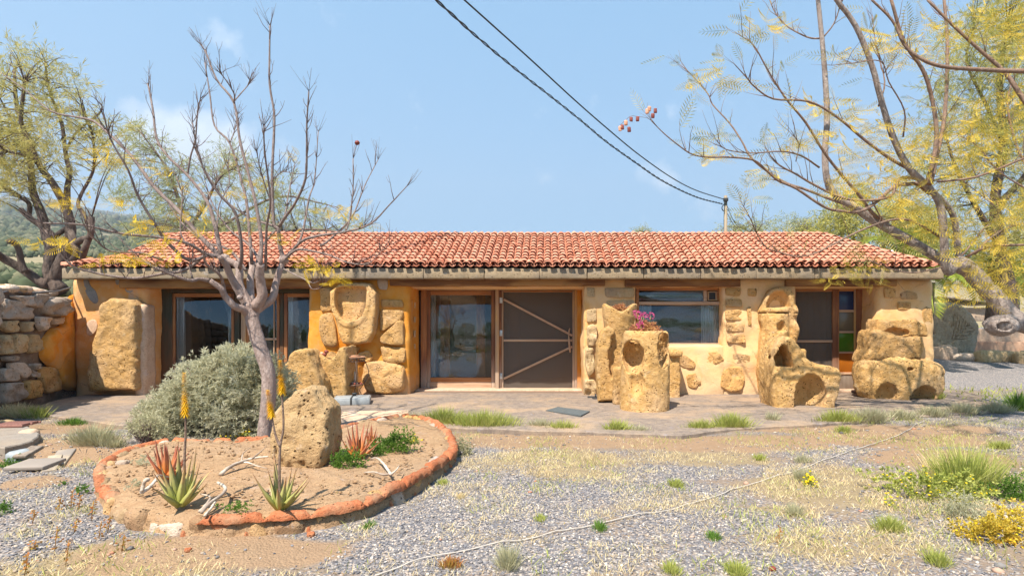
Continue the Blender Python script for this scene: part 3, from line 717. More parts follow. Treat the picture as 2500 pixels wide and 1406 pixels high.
for pl, d in (([(1650, 865), (1675, 868), (1698, 885), (1695, 900), (1668, 898), (1655, 885)], .035), ([(1728, 860), (1750, 857), (1768, 878), (1750, 888), (1724, 885)], .04), ([(1675, 915), (1700, 910), (1712, 935), (1695, 948), (1680, 945)], .04)):
    relief(pl, M_tuff2, wW, d=d*.65, rough=.7)
for pl, d in (([(1762, 905), (1775, 895), (1812, 895), (1818, 925), (1812, 950), (1785, 957), (1758, 945)], .05), ([(1783, 865), (1800, 862), (1832, 868), (1830, 885), (1795, 887)], .035),
              (R4(1771, 702, 1808, 722), .03), (R4(1771, 730, 1811, 750), .03), (R4(1771, 757, 1812, 782), .035), (R4(1773, 788, 1817, 810), .04), (R4(1774, 816, 1819, 838), .04),
              (R4(1825, 704, 1847, 723), .025), ([(1823, 752), (1833, 748), (1834, 795), (1826, 797)], .03)):
    relief(pl, M_tuff2, wE, d=d*.65, rough=.7)
for pl, d in ((R4(2158, 703, 2186, 728), .025), ([(2196, 716), (2215, 710), (2238, 716), (2240, 730), (2198, 731)], .025), (R4(2190, 737, 2224, 757), .03), ([(2251, 758), (2262, 748), (2275, 755), (2276, 790), (2252, 793)], .03)):
    relief(pl, M_tuff2, wF, d=d*.7)
# pale smooth plaster apron left of the U-shaped trough and grey cement scars
relief([(203, 682), (214, 680), (222, 700), (235, 712), (240, 735), (232, 742), (222, 735), (210, 715)], M_conc, wA, d=.012, name='cement_patch')
relief([(305, 703), (325, 702), (326, 712), (315, 715), (307, 712)], M_conc, wA, d=.012, name='cement_patch', n=14)
relief([(281, 682), (292, 682), (291, 696), (283, 695)], M_conc, wA, d=.01, name='cement_patch', n=12)
relief([(212, 785), (232, 778), (240, 800), (225, 820), (212, 818)], M_tint, wA, d=.012, name='cement_patch', n=16)
relief([(920, 682), (948, 684), (945, 708), (925, 706)], M_tint, wB, d=.012, name='cement_patch', n=16)
# great slab built into the left wall
poly = pxpoly([(206, 955), (203, 900), (222, 800), (238, 738), (262, 727), (310, 730), (323, 745), (322, 955)], 10.72)
f = lambda p: smax(sd_ext(p, poly, 11.02, .25, .09), -sd_ell(p, (-8.4, 10.62, .15), (.35, .1, .08)))+.028*fbm(p, 3.5, 81, 4)+.012*fbm(p, 14, 82, 2)
V, Fc = surfnet(f, (-9.0, 10.6, -.1), (-7.5, 11.4, 2.1), .026)
put('stone_slab', V, Fc, M_tuff, wA)
V, Fc = rbox((X_(326, 10.95), 10.95, -.05), (X_(352, 10.95), 11.3, Z_(742, 10.95)), .06, .05, .02, 4); put('stone', V, Fc, M_tint, wA)

# big horseshoe trough set upright in the wall
poly = pxpoly([(806, 712), (830, 694), (870, 690), (905, 692), (918, 715), (919, 760), (912, 815), (898, 836), (860, 842), (838, 838), (828, 815), (818, 775), (808, 750)], 10.9)
cxu, czu = P(858, 735, 10.9)[0], P(858, 735, 10.9)[2]
def f(p):
    b_ = sd_ext(p, poly, 11.08, .24, .06)
    U = np.hypot((p[..., 0]-cxu)/.30, np.minimum(p[..., 2]-czu, 0)/.42)-1; U = np.maximum(U*.3, -(10.99-p[..., 1])*1.0-.02)
    hole = smax(U, p[..., 2]-(czu+.27), .10); hole = np.maximum(hole, p[..., 1]-11.03)
    rim = np.abs(np.hypot((p[..., 0]-cxu)/.335, np.minimum(p[..., 2]-czu, 0)/.455)-1)*.33-.028
    rim = np.maximum(np.maximum(rim, np.abs(p[..., 1]-10.87)-.05), p[..., 2]-(czu+.17))
    return smin(smax(b_, -hole, .03), rim, .03)+.012*fbm(p, 5, 90, 4)
V, Fc = surfnet(f, (-4.4, 10.7, .8), (-3.1, 11.35, 2.4), .02); put('horseshoe_trough', V, Fc, M_tuff, wB)

# fascia in blocks, lintels
fas = link('fascia', None, house); fas.location = (0, 0, 0)
xs = [-9.19, -7.1, -5.6, -4.55, -3.45, -2.35, -1.2, -.15, .75, 1.82, 2.9, 3.95, 5.05, 6.05, 7.50]
for a, b_ in zip(xs[:-1], xs[1:]):
    V, Fc = rbox((a+.002, 10.76, 2.276), (b_-.002, 11.25, 2.472), .014, .05, .009, 6); put('concrete_block', V, Fc, M_fascia, fas)
def lint(x0, x1, y0, y1, Y=10.99, m=M_beam, parent=house):
    V, Fc = rbox((X_(x0, Y), Y, Z_(y1, Y)), (X_(x1, Y), 11.22, Z_(y0, Y)), .015, .09, .012, 2.2); return put('lintel', V, Fc, m, parent)
lint(290, 782, 682, 703); lint(950, 1478, 681, 698); lint(1527, 1808, 682, 699); lint(1920, 2190, 681, 698)

# ---- joinery helpers: one leaf = part, its members = sub-parts
def part(name, parent=house): return link(name, None, parent)
def bar(name, par, x0, x1, y0, y1, Y, th=.05, m=M_frameV, r=.006):
    V, Fc = rbox((X_(x0, Y), Y, Z_(y1, Y)), (X_(x1, Y), Y+th, Z_(y0, Y)), r); return put(name, V, Fc, m, par)
def pane(name, par, x0, x1, y0, y1, Y, m=M_glass, th=.006):
    V, Fc = rbox((X_(x0, Y), Y, Z_(y1, Y)), (X_(x1, Y), Y+th, Z_(y0, Y)), .001); return put(name, V, Fc, m, par, smooth=False)
def leaf(name, x0, x1, y0, y1, Y, wv, wh, mv=M_frameV, mh=M_frameH, th=.05, glass=True, pm=M_glass, wb=None):
    d = part(name); wb = wb or wh
    bar('stile', d, x0, x0+wv, y0, y1, Y, th, mv); bar('stile', d, x1-wv, x1, y0, y1, Y, th, mv)
    bar('rail', d, x0+wv+.2, x1-wv-.2, y0, y0+wh, Y+.002, th-.004, mh); bar('rail', d, x0+wv+.2, x1-wv-.2, y1-wb, y1, Y+.002, th-.004, mh)
    if glass: pane('pane', d, x0+wv-1, x1-wv+1, y0+wh-1, y1-wb+1, Y+.025, pm)
    return d
YB = 952
# left glazed front
Y1 = 11.5
fr = part('window_frame')
bar('post', fr, 393, 419, 703, YB+8, Y1, .14, M_dark); bar('post', fr, 764, 776, 703, YB+8, Y1, .14, M_frameV); bar('head', fr, 419.3, 763.7, 703, 715, Y1+.003, .13, M_darkH)
bar('post', fr, 572, 584, 715.3, YB+6, Y1+.01, .12, M_dark); bar('post', fr, 588, 600, 715.3, YB+6, Y1+.01, .11, M_frameVl); bar('post', fr, 683, 692, 715.3, YB+6, Y1+.01, .12, M_dark)
bar('sill', fr, 419.3, 763.7, YB+1, YB+9, Y1-.01, .16, M_frameHl)
leaf('window', 420, 571, 716, YB, Y1+.03, 7, 9)
d = leaf('glazed_door', 601, 682, 716, YB, Y1+.03, 7, 9); bar('rail', d, 608.2, 674.8, 825, 830, Y1+.02, .03, M_frameHl); bar('glazing_bar', d, 667, 670, 725.3, 942.7, Y1+.02, .03, M_frameVl)
leaf('window', 693, 763, 716, YB, Y1+.02, 8, 9)
# main door group
Y2 = 11.95
fr = part('door_frame')
bar('post', fr, 1027, 1041, 699, YB, Y2-.05, .14, M_frameV); bar('head', fr, 1041.3, 1408, 699, 708, Y2-.03, .12, M_darkH)
bar('post', fr, 1209, 1218, 690, YB, Y2-.12, .10, M_frameVl); bar('post', fr, 1218.2, 1224, 708.3, YB, Y2-.05, .1, M_frameV)
bar('post', fr, 1403, 1409, 708.3, YB, Y2-.03, .12, M_frameVl); bar('post', fr, 1409.3, 1420, 697, YB, Y2-.06, .2, M_deep_shaded)
V, Fc = rbox((X_(1024, Y2), 11.55, .04), (X_(1424, Y2), 12.1, .085), .015, .09, .004, 3); put('threshold', V, Fc, M_tint, house)
d = leaf('glazed_door', 1041.5, 1208.5, 708.3, 932, Y2, 9, 12, wb=11)
bar('panel', d, 1049, 1200, 932.5, YB-1, Y2+.005, .035, M_frameHl)
bar('stile', d, 1041.5, 1048.7, 932.3, YB, Y2, .05, M_frameVl); bar('stile', d, 1200.3, 1208.5, 932.3, YB, Y2, .05, M_frameVl)
sd = part('screen_door')
bar('stile', sd, 1224.5, 1229, 709, YB-1, Y2-.02, .03, M_frameVl); bar('stile', sd, 1397.5, 1402.5, 709, YB-1, Y2-.02, .03, M_frameVl)
bar('rail', sd, 1229.3, 1397.2, 709, 713, Y2-.018, .026, M_frameH); bar('rail', sd, 1229.3, 1397.2, 947, YB-1, Y2-.018, .026, M_frameHl); bar('rail', sd, 1229.3, 1397.2, 828, 833.5, Y2-.016, .02, M_frameHl)
pane('screen', sd, 1226, 1400, 711, 949, Y2+.006, M_screen, .002)
def brace(par, a, b_, Y, w_=.022, th=.02, m=M_frameHl):
    A, B = np.array(P(*a, Y)), np.array(P(*b_, Y)); L = np.linalg.norm(B-A); an = math.atan2(B[2]-A[2], B[0]-A[0])
    V, Fc = rbox((-L/2, -th/2, -w_), (L/2, th/2, w_), .004); V = V@np.array(ry(-an)).T+(A+B)/2; return put('brace', V, Fc, m, par)
brace(sd, (1230, 731), (1397, 819), Y2-.028); brace(sd, (1230, 924), (1397, 846), Y2-.028)
hp = smoothline([P(1391, 801, Y2-.06), P(1388.5, 815, Y2-.07), P(1390, 840, Y2-.075), P(1392, 860, Y2-.05)], 4)
V, Fc = fixq(*tube(hp, [.008, .012, .016, .016, .013, .012, .015, .018, .022, .022, .022, .02, .015], 6)); put('handle', V, Fc, M_frameHl, sd)
for y in (733, 813, 918): bar('hinge', sd, 1219.5, 1226.5, y-7, y+7, Y2-.06, .03, M_metal, .003)
# old door and post seen through glass
idr = part('inner_door'); bar('board', idr, 1075, 1098, 700, 940, 12.35, .06, M_frameV); bar('board', idr, 1163, 1184, 700, 940, 12.45, .06, M_frameV); bar('board', idr, 1244, 1269, 700, 945, 12.5, .05, M_frameV)
# window with transom
Y3 = 11.28
fr = part('window'); 
bar('stile', fr, 1553, 1560, 703, 842, Y3, .09, M_frameH); bar('stile', fr, 1757, 1766, 703, 842, Y3, .09, M_frameVl); bar('rail', fr, 1560.2, 1756.8, 703, 709, Y3+.004, .08, M_frameH)
bar('rail', fr, 1560.2, 1756.8, 736, 744, Y3-.015, .10, M_frameHl); bar('rail', fr, 1560.2, 1756.8, 838, 843, Y3-.03, .12, M_frameHl)
bar('stile', fr, 1718, 1726, 709.3, 735.7, Y3+.004, .07, M_frameHl)
pane('pane', fr, 1559, 1758, 743, 839, Y3+.05); pane('pane', fr, 1559, 1719, 708, 737, Y3+.04)
for a in ((1728.5, 1731, 711.5, 733.5), (1747.5, 1750, 711.5, 733.5), (1731.2, 1747.3, 711.5, 713.6), (1731.2, 1747.3, 731.4, 733.5)): bar('vent_frame', fr, *a, Y3+.01, .04, M_frameVl, .002)
bar('vent', fr, 1731.2, 1747.3, 713.9, 731.1, Y3+.035, .01, M_black); bar('vent_board', fr, 1750.3, 1756.8, 709.3, 735.7, Y3+.03, .02, M_frameH); bar('vent_board', fr, 1726.3, 1728.2, 709.3, 735.7, Y3+.03, .02, M_frameH)
# plank door with screen, stained glass sidelight
Y4 = 11.65
pd = part('plank_door')
px = np.linspace(1940, 2033, 7)
for a, b_ in zip(px[:-1], px[1:]): bar('plank', pd, a+.35, b_-.35, 705, 953, Y4+.10, .03, M_plank, .004)
V, Fc = rbox((-.75, -.012, -.05), (.75, .012, .05), .004); V = V@np.array(ry(-1.02)).T+np.array(P(1985, 830, Y4+.085)); put('brace', V, Fc, M_plank, pd)
sd = part('screen_door'); bar('stile', sd, 2033, 2046, 703, 957, Y4, .07, M_frameV); bar('rail', sd, 1944, 2032.8, 704, 712, Y4+.003, .05, M_frameH); bar('rail', sd, 1944, 2032.8, 830, 836, Y4+.003, .03, M_frameHl); bar('stile', sd, 1937, 1943.7, 704, 957, Y4, .05, M_frameV)
bar('rail', sd, 1944, 2032.8, 945, 953, Y4+.003, .04, M_frameHl)
pane('screen', sd, 1942, 2034, 711, 946, Y4+.035, M_screen, .002)
sg = part('stained_glass_window'); bar('stile', sg, 2046.3, 2049, 703, 957, Y4, .06, M_frameV); bar('stile', sg, 2086, 2091, 703, 957, Y4, .06, M_frameVl); bar('stile', sg, 2091.3, 2106, 699, 957, Y4-.03, .1, M_frameV)
bar('rail', sg, 2049.3, 2085.7, 704, 711, Y4+.002, .05, M_frameH)
for a, b_ in ((756, 762), (808, 813), (858, 863), (909, 915)): bar('rail', sg, 2049.3, 2085.7, a, b_, Y4-.004, .05, M_frameHl)
for a, b_, c_, nm in ((710, 757, (.012, .035, .12), 'blue'), (761, 809, (.20, .16, .10), 'clear'), (812, 859, (.08, .22, .015), 'green'), (862, 910, (.42, .13, .015), 'amber')):
    o = pane('pane', sg, 2048, 2087, a, b_, Y4+.03, stain(nm+'_glass', c_)); o['label'] = nm+(' stained' if nm != 'clear' else ' rippled')+' glass pane'
bar('panel', sg, 2049.3, 2085.7, 915.3, 955, Y4+.01, .03, M_plank)
V, Fc = rbox((X_(1990, Y4), 11.35, .04), (X_(2112, Y4), 11.9, .10), .015, .09, .004, 3); put('threshold', V, Fc, M_tint, house)
# curtains
def curtain(x0, x1, y0, y1, Y, label, folds=5):
    n = folds*6; u = np.linspace(0, 1, n+1); a = P(x0, y1, Y); b_ = P(x1, y0, Y); V = []
    zz = np.linspace(b_[2], a[2], 9)
    for z in zz:
        k = (b_[2]-z)/(b_[2]-a[2])
        X = a[0]+(b_[0]-a[0])*u; V += [(x, Y+.025*math.sin(q*folds*2*math.pi+.6*math.sin(3*k))+.01*math.sin(11*q+4*k), z) for x, q in zip(X, u)]
    I = np.arange(8)[:, None]*(n+1)+np.arange(n)[None]; Fc = np.stack([I, I+1, I+n+2, I+n+1], -1).reshape(-1, 4)
    o = put('curtain', V, Fc, M_curtain, loc=P((x0+x1)/2, y1, Y)); tag(o, label, 'curtain', 'white curtains behind the windows'); return o
curtain(424, 452, 716, 952, 11.585, 'long white curtain at the left edge of the big left window', 4)
curtain(556, 574, 716, 952, 11.585, 'white curtain half hidden behind the tree trunk in the left window', 3)
curtain(700, 716, 716, 950, 11.585, 'narrow white curtain in the slim window right of the tree', 2)
curtain(1049, 1064, 716, 935, 12.1, 'white curtain inside the glazed door near its left stile', 2)
curtain(1559, 1590, 742, 840, 11.385, 'short white curtain at the left of the small window, behind the pink flowers', 6)
curtain(1712, 1759, 742, 840, 11.385, 'short white curtain at the right of the small window', 8)

# ---- roof
E0 = np.array([0, 10.74, 2.514]); E1 = np.array([0, 12.60, 3.385]); SL = np.linalg.norm(E1-E0); SA = math.atan2(E1[2]-E0[2], E1[1]-E0[1])
def rp(X, s, n=0.): # point on the front slope
    t_ = s/SL; q = E0+(E1-E0)*t_; return np.array([X, q[1]-math.sin(SA)*n, q[2]+math.cos(SA)*n])
def bound(s, pts):
    q = rp(0, s); y = HY-(q[2]-CH)*F/q[1]; ys = [p[1] for p in pts][::-1]; xs_ = [p[0] for p in pts][::-1]
    return (np.interp(y, ys, xs_)-CX)*q[1]/F
LB = [(152, 649), (215, 642), (280, 634), (365, 602), (455, 566)]; RB = [(2292, 649), (2180, 622), (2095, 599), (2008, 575), (2008, 566)]
roof = part('roof')
ss = np.linspace(0, SL, 9); Lp = [rp(bound(s, LB)+.03, s, -.005) for s in ss]; Rp = [rp(bound(s, RB)-.03, s, -.005) for s in ss]
mir = lambda p: np.array([p[0], 2*12.6-p[1], p[2]])
V = Lp+Rp+[mir(p) for p in Lp]+[mir(p) for p in Rp]; Fc = []
for i in range(8):
    Fc += [(i, 9+i, 10+i, 1+i), (18+i, 19+i, 28+i, 27+i), (i, 1+i, 19+i, 18+i), (9+i, 27+i, 28+i, 10+i)]
put('roof_deck', V, Fc, M_tile, roof, smooth=False)
def tilemesh(w0, w1, h0, h1, L, th=.006, n=6):
    "barrel tile: crown along +Y, wider end first, front lip has thickness"
    a = np.linspace(0, math.pi, n+1); V = []
    for (w_, h, y) in ((w0, h0, 0), (w1, h1, L)): V += [(-math.cos(q)*w_, y, math.sin(q)*h) for q in a]
    V += [(-math.cos(q)*(w0-th), .004, math.sin(q)*(h0-th)) for q in a]; V += [(-math.cos(q)*(w0-th), .05, math.sin(q)*(h0-th)) for q in a]
    m_ = n+1; Fc = []
    for i in range(n): Fc += [(i, i+1, m_+i+1, m_+i)[::-1], (i, i+1, 2*m_+i+1, 2*m_+i), (2*m_+i, 2*m_+i+1, 3*m_+i+1, 3*m_+i)]
    return np.array(V), [tuple(f) for f in Fc]
tv, tf = tilemesh(.071, .050, .060, .040, .27); tme = mesh('tile', tv, tf, [M_tile])
ev, ef = tilemesh(.080, .062, .058, .045, .30); eme = mesh('eave_tile', ev, ef, [M_tile])
rest = []; rows = []
s_rows = [0.05]+list(.105+.192*np.arange(11)*(SL-.02)/(.192*11.0))
for i, s in enumerate(s_rows):
    pitch = .1705 if i == 0 else .147
    xl, xr = bound(s, LB)+.04, bound(s, RB)-.04
    xs_ = np.arange(math.ceil(xl/pitch), math.floor(xr/pitch)+1)*pitch
    for x in xs_: rows.append((i, x, s))
cnt_ = 0
for i, x, s in rows:
    tilt = .11; dz = .012 if i else .0
    jx, js, ja = random.uniform(-.006, .006), random.uniform(-.012, .012), random.uniform(-.035, .035)
    if random.random() < .02: ja *= 3; js -= .02
    q = rp(x+jx, s-.06+js, .034+dz)
    if cnt_ < 300:
        o = link('tile', eme if i == 0 else tme, roof); o.location = q-np.array(org(roof)); o.rotation_euler = (SA-.09+random.uniform(-.02, .02), 0, ja); cnt_ += 1
    else:
        R = np.array(rx(SA-.09+random.uniform(-.02, .02)))@np.array(rz(ja)); rest.append((tv@R.T+q, tf))
V, Fc = join(rest); o = put('upper_tiles', V, Fc, M_tile, roof); o['kind'] = 'stuff'
# trough tiles between, only their lips show at the eave
pans = []
for x in np.arange(math.ceil(-9.2/.1705), math.floor(7.4/.1705))*.1705+.085:
    a = np.linspace(0, math.pi, 7); V = []
    for (w_, h, y) in ((.062, .045, 0), (.05, .04, .25)): V += [(-math.cos(q)*w_, y, -math.sin(q)*h+.012) for q in a]
    V += [(-math.cos(q)*(w_+.0), .0, -math.sin(q)*(.045+.013)+.012) for q in a]; V += [(-math.cos(q)*w_, .05, -math.sin(q)*.058+.012) for q in a]
    Fc = [];
    for i in range(6): Fc += [(i, i+1, 8+i, 7+i), (i, i+1, 15+i, 14+i), (14+i, 15+i, 22+i, 21+i)]
    pans.append((np.array(V)@np.array(rx(SA-.04)).T+rp(x+random.uniform(-.006, .006), -.045+random.uniform(-.012, .012), .035), Fc))
for s in s_rows[1:]:
    pass
V, Fc = join(pans); o = put('trough_tiles', V, Fc, M_tile, roof); o['kind'] = 'stuff'
# ridge and hip caps
rv, rf = tilemesh(.085, .07, .075, .062, .33); rme = mesh('ridge_tile', rv, rf, [M_tile])
def caps(A, B, step=.272):
    A, B = np.array(A), np.array(B); d = B-A; L = np.linalg.norm(d); n = int(L/step); yaw = math.atan2(-d[0], d[1]); pit_ = math.asin(d[2]/L)
    for i in range(n+1):
        q = A+d*min(1, i*step/L)
        o = link('ridge_tile', rme, roof); o.location = q-np.array(org(roof)); o.rotation_euler = (pit_-.03, random.uniform(-.05, .05), yaw+random.uniform(-.03, .03))
rz_ = rp(0, SL)
caps((bound(SL, RB)+.1, 12.6, rz_[2]+.0), (bound(SL, LB)-.15, 12.6, rz_[2]+.0))
for Bp in (LB, RB):
    pts = [rp(bound(s, Bp), s, .0) for s in np.linspace(.0, SL, 12)]
    for a, b_ in zip(pts[:-1:1], pts[1::1]):
        if np.linalg.norm(b_-a) > .4: caps(a, b_-(b_-a)*.15, .25)
        else: caps(a, a+(b_-a)*.01, 1)
# mortar bed under the ridge
V, Fc = rbox((bound(SL, LB), 12.52, rz_[2]-.05), (bound(SL, RB), 12.68, rz_[2]+.03), .02, .1, .008, 5); put('ridge_mortar', V, Fc, M_tint, roof)

# ---- retaining wall of lava stones at the left, running towards the camera
rw = thing('retaining_wall', 'rubble retaining wall of grey and brown lava stones left of the house', 'stone wall', (-9.0, 9.9, 0))
yfw = lambda x: -5.566/((x-CX)/F+.34)
nw = np.array([.947, .322, 0.]); nw[1] = .322; nw /= np.linalg.norm(nw)
dw = np.array([-.34, 1, 0.]); dw /= np.linalg.norm(dw)
A = np.array([-9.34+4.6*.34, 6.5, 0]); L = 4.75
V, Fc = rbox((0, -.45, -.3), (L, 0, 1.97), .06, .09, .05, 3)
R = np.stack([dw, -nw, [0, 0, 1]], 1); V = V*np.array([1, -1, 1]); V = V[:, [0]]*dw+V[:, [1]]*(-nw)+V[:, [2]]*np.array([0, 0, 1.])-nw*.05+A
put('mortar_core', V, Fc, M_mortar, rw)
nw3 = tuple(nw)
SW = [[(0, 728), (30, 733), (70, 752), (75, 780), (40, 779), (0, 780)], [(25, 722), (78, 722), (75, 748), (48, 745)], [(80, 716), (108, 720), (106, 735), (95, 752), (78, 750)],
      [(101, 738), (112, 725), (153, 726), (158, 745), (150, 765), (125, 773), (104, 764)], [(3, 784), (35, 782), (43, 805), (20, 812), (4, 806)], [(50, 786), (78, 785), (72, 805), (55, 811)],
      [(88, 772), (120, 776), (115, 795), (98, 810), (89, 795)], [(0, 818), (18, 816), (24, 840), (27, 862), (0, 866)], [(27, 815), (52, 815), (64, 840), (62, 860), (29, 863)],
      [(66, 815), (90, 818), (102, 848), (85, 860), (68, 862)], [(125, 777), (150, 774), (150, 789), (130, 793)], [(18, 886), (45, 884), (60, 895), (62, 915), (50, 925), (22, 905)],
      [(0, 900), (18, 898), (38, 915), (35, 930), (0, 932)], [(64, 901), (85, 911), (85, 922), (66, 920)], [(0, 935), (50, 933), (55, 970), (40, 980), (0, 986)],
      [(56, 930), (85, 926), (100, 950), (95, 968), (60, 976)], [(95, 896), (125, 896), (138, 920), (140, 952), (112, 961), (96, 935)], [(70, 888), (92, 886), (94, 900), (75, 905)], [(5, 870), (40, 868), (42, 880), (8, 882)]]
for k, pl in enumerate(SW):
    relief(pl, M_grayst if k in (0, 1, 3, 11, 12, 13, 14) else M_pale if k in (4, 5, 7, 8, 9) else M_tuff2 if k in (15, 16) else M_grayst, rw, yf=yfw, nrm=nw3, d=.07 if k != 3 else .16, n=24, rough=.6)
for row in range(6):
    y0 = [700, 755, 815, 880, 945, 1010][row]; x = -12
    while x > -420:
        w_ = random.uniform(45, 80); hgt = 58+.10*(-x)
        sc_y = lambda xx, yy_: HY+(yy_-HY)*yfw(0)/yfw(xx)
        relief([(x-w_+4, sc_y(x-w_, y0+3)), (x-4, sc_y(x, y0)), (x-3, sc_y(x, y0+48)), (x-w_+5, sc_y(x-w_, y0+50))], M_grayst, rw, yf=yfw, nrm=nw3, d=.1, n=14); x -= w_
# cap rubble along the rim
for k in range(26):
    t_ = k/25*4.4; q = A+dw*t_+nw*random.uniform(-.35, -.02); r_ = random.uniform(.08, .17)
    V, Fc = rbox(q+np.array([-r_*1.3, -r_, 1.93]), q+np.array([r_*1.3, r_, 1.93+r_*random.uniform(.4, .8)+.05]), .06, .07, .03, 5); put('stone', V, Fc, random.choice([M_grayst, M_tint, M_pale]), rw)
# plaster tongue that ties the wall to the house
poly = [(x, y) for x, y in [(172, 725), (160, 745), (150, 800), (128, 800), (105, 830), (100, 870), (118, 890), (135, 905), (145, 935), (160, 948), (200, 950), (200, 720)]]
relief(poly, M_deep_shaded, rw, yf=yfw, nrm=nw3, d=.09, n=60, name='plaster_patch', rough=.5)
# ------------------------------------------------------------ carved stones on the patio
def sculpt(name, label, cat, f, lo, hi, h, m, base, group=None):
    V, Fc = surfnet(f, lo, hi, h); o = put(name, V, Fc, m, loc=base); tag(o, label, cat, group); return o
rock = lambda p, a=.02, s=3.5, sd=1: a*fbm(p, s, sd, 4)+a*.55*fbm(p, s*4, sd+5, 2)+a*.45*np.clip(vnoise(p, s*6, sd+9)-.3, 0, 1)
# tall hollow pillar with oval openings
Yp = 9.12; bx = X_(1573, Yp); K = F/Yp
def zl(y, Y): return CH+(HY-y)*Y/F
def f(p):
    rr = .385-.035*np.clip((p[..., 2]-.75)/.6, 0, 1)**2; c = (bx+.02*p[..., 2], Yp)
    d = np.hypot(p[..., 0]-c[0], p[..., 1]-c[1])-rr+.05; e = np.abs(p[..., 2]-.61)-.69+.05
    b_ = np.hypot(np.maximum(d, 0), np.maximum(e, 0))+np.minimum(np.maximum(d, e), 0)-.05
    h1 = np.maximum(sd_ell(p, (bx-.22, Yp-.24, zl(872, Yp-.3)), (.16, .40, .27)), zl(912, Yp-.3)-p[..., 2])
    h2 = sd_ell(p, (bx-.22, Yp-.36, zl(935, Yp-.3)), (.15, .13, .22))
    h3 = sd_ell(p, (bx+.27, Yp-.26, zl(853, Yp-.2)), (.135, .30, .285))
    tp = sd_cyl(p, c, .27, 1.12, 1.5, .02)
    hl = np.linalg.norm(p-np.array([bx+.19, Yp-.31, zl(820, Yp-.3)]), axis=-1)-.018
    return np.maximum(np.maximum(np.maximum(smax(smax(b_, -h1, .012), -h2, .02), -h3), -tp), -hl)+rock(p, .013, 4, 7)
sculpt('carved_pillar', 'tall hollow pillar of ochre tuff with oval openings and pink flowers growing in its top', 'carved stone', f, (bx-.5, Yp-.5, -.03), (bx+.5, Yp+.5, 1.4), .0195, M_tuff, (bx, Yp, ZP))
# slanting scooped slab behind it
Yq = 9.9; bq = X_(1490, Yq)
poly = pxpoly([(1460, 978), (1456, 900), (1458, 840), (1468, 808), (1484, 796), (1497, 803), (1506, 830), (1520, 860), (1528, 905), (1530, 978)], Yq)
f = lambda p: np.minimum(smax(sd_ext(p, poly, Yq+.12, .22, .05), -sd_ell(p, (X_(1502, Yq), Yq-.06, Z_(872, Yq)), (.13, .12, .42)), .02)+rock(p, .014, 4, 9),
                         sd_box(p, (X_(1512, Yq-.3), Yq-.18, .35), (.09, .10, .33), .05)+rock(p, .014, 4, 10))
sculpt('scooped_slab', 'upright slanting slab of tuff with a long scooped hollow, left of the tall pillar', 'carved stone', f, (bq-.5, Yq-.5, -.03), (bq+.6, Yq+.5, 1.5), .022, M_tuff, (bq, Yq, ZP))
# pot on the slab
Yr = 10.4; bp = X_(1512, Yr)
def f(p):
    z = p[..., 2]; z0, z1 = Z_(862, Yr), Z_(748, Yr); k = np.clip((z-z0)/(z1-z0), 0, 1)
    rr = .16+.16*k**.6; d = np.hypot(p[..., 0]-bp+.03*(1-k), p[..., 1]-Yr)-rr
    top = z1-.07*np.cos((p[..., 0]-bp)/.30*math.pi*1.0)*1-.02
    o = smax(d, np.maximum(z-top, z0-z), .03)
    inn = np.maximum(np.hypot(p[..., 0]-bp, p[..., 1]-Yr)-.22, z0+.35-z)
    hl = np.linalg.norm((p-np.array([X_(1519, Yr-.28), Yr-.3, Z_(800, Yr-.28)])), axis=-1)-.02
    return np.maximum(np.maximum(o, -inn), -hl)+rock(p, .012, 4.5, 11)
sculpt('stone_pot', 'rough tuff pot with wavy rim holding dried red succulents', 'stone pot', f, (bp-.42, Yr-.42, .85), (bp+.42, Yr+.42, 1.85), .02, M_tuff, (bp, Yr, Z_(862, Yr)))
f = lambda p: smin(sd_box(p, (bp-.02, Yr+.1, .42), (.24, .26, .50), .08), sd_box(p, (bp+.3, Yr+.2, .35), (.2, .25, .40), .08), .05)+rock(p, .02, 3.5, 12)
sculpt('stone_plinth', 'lichened tuff plinth under the wavy stone pot', 'stone block', f, (bp-.45, Yr-.35, -.03), (bp+.62, Yr+.6, 1.05), .03, M_tuff, (bp, Yr, ZP))
# buttress with a little capstone
Ys = 10.75; b5 = X_(1644, Ys)
f = lambda p: np.minimum(sd_box(p, (b5, Ys+.1, .45), (.10, .25, .46), .04), sd_box(p, (b5+.01, Ys+.02, Z_(862, Ys)), (.12, .25, .06), .04))+rock(p, .01, 5, 13)
sculpt('stone_buttress', 'narrow stone upright with a capstone against the wall below the small window', 'stone block', f, (b5-.25, Ys-.35, -.03), (b5+.25, Ys+.45, 1.05), .022, M_tuff, (b5, Ys, ZP))
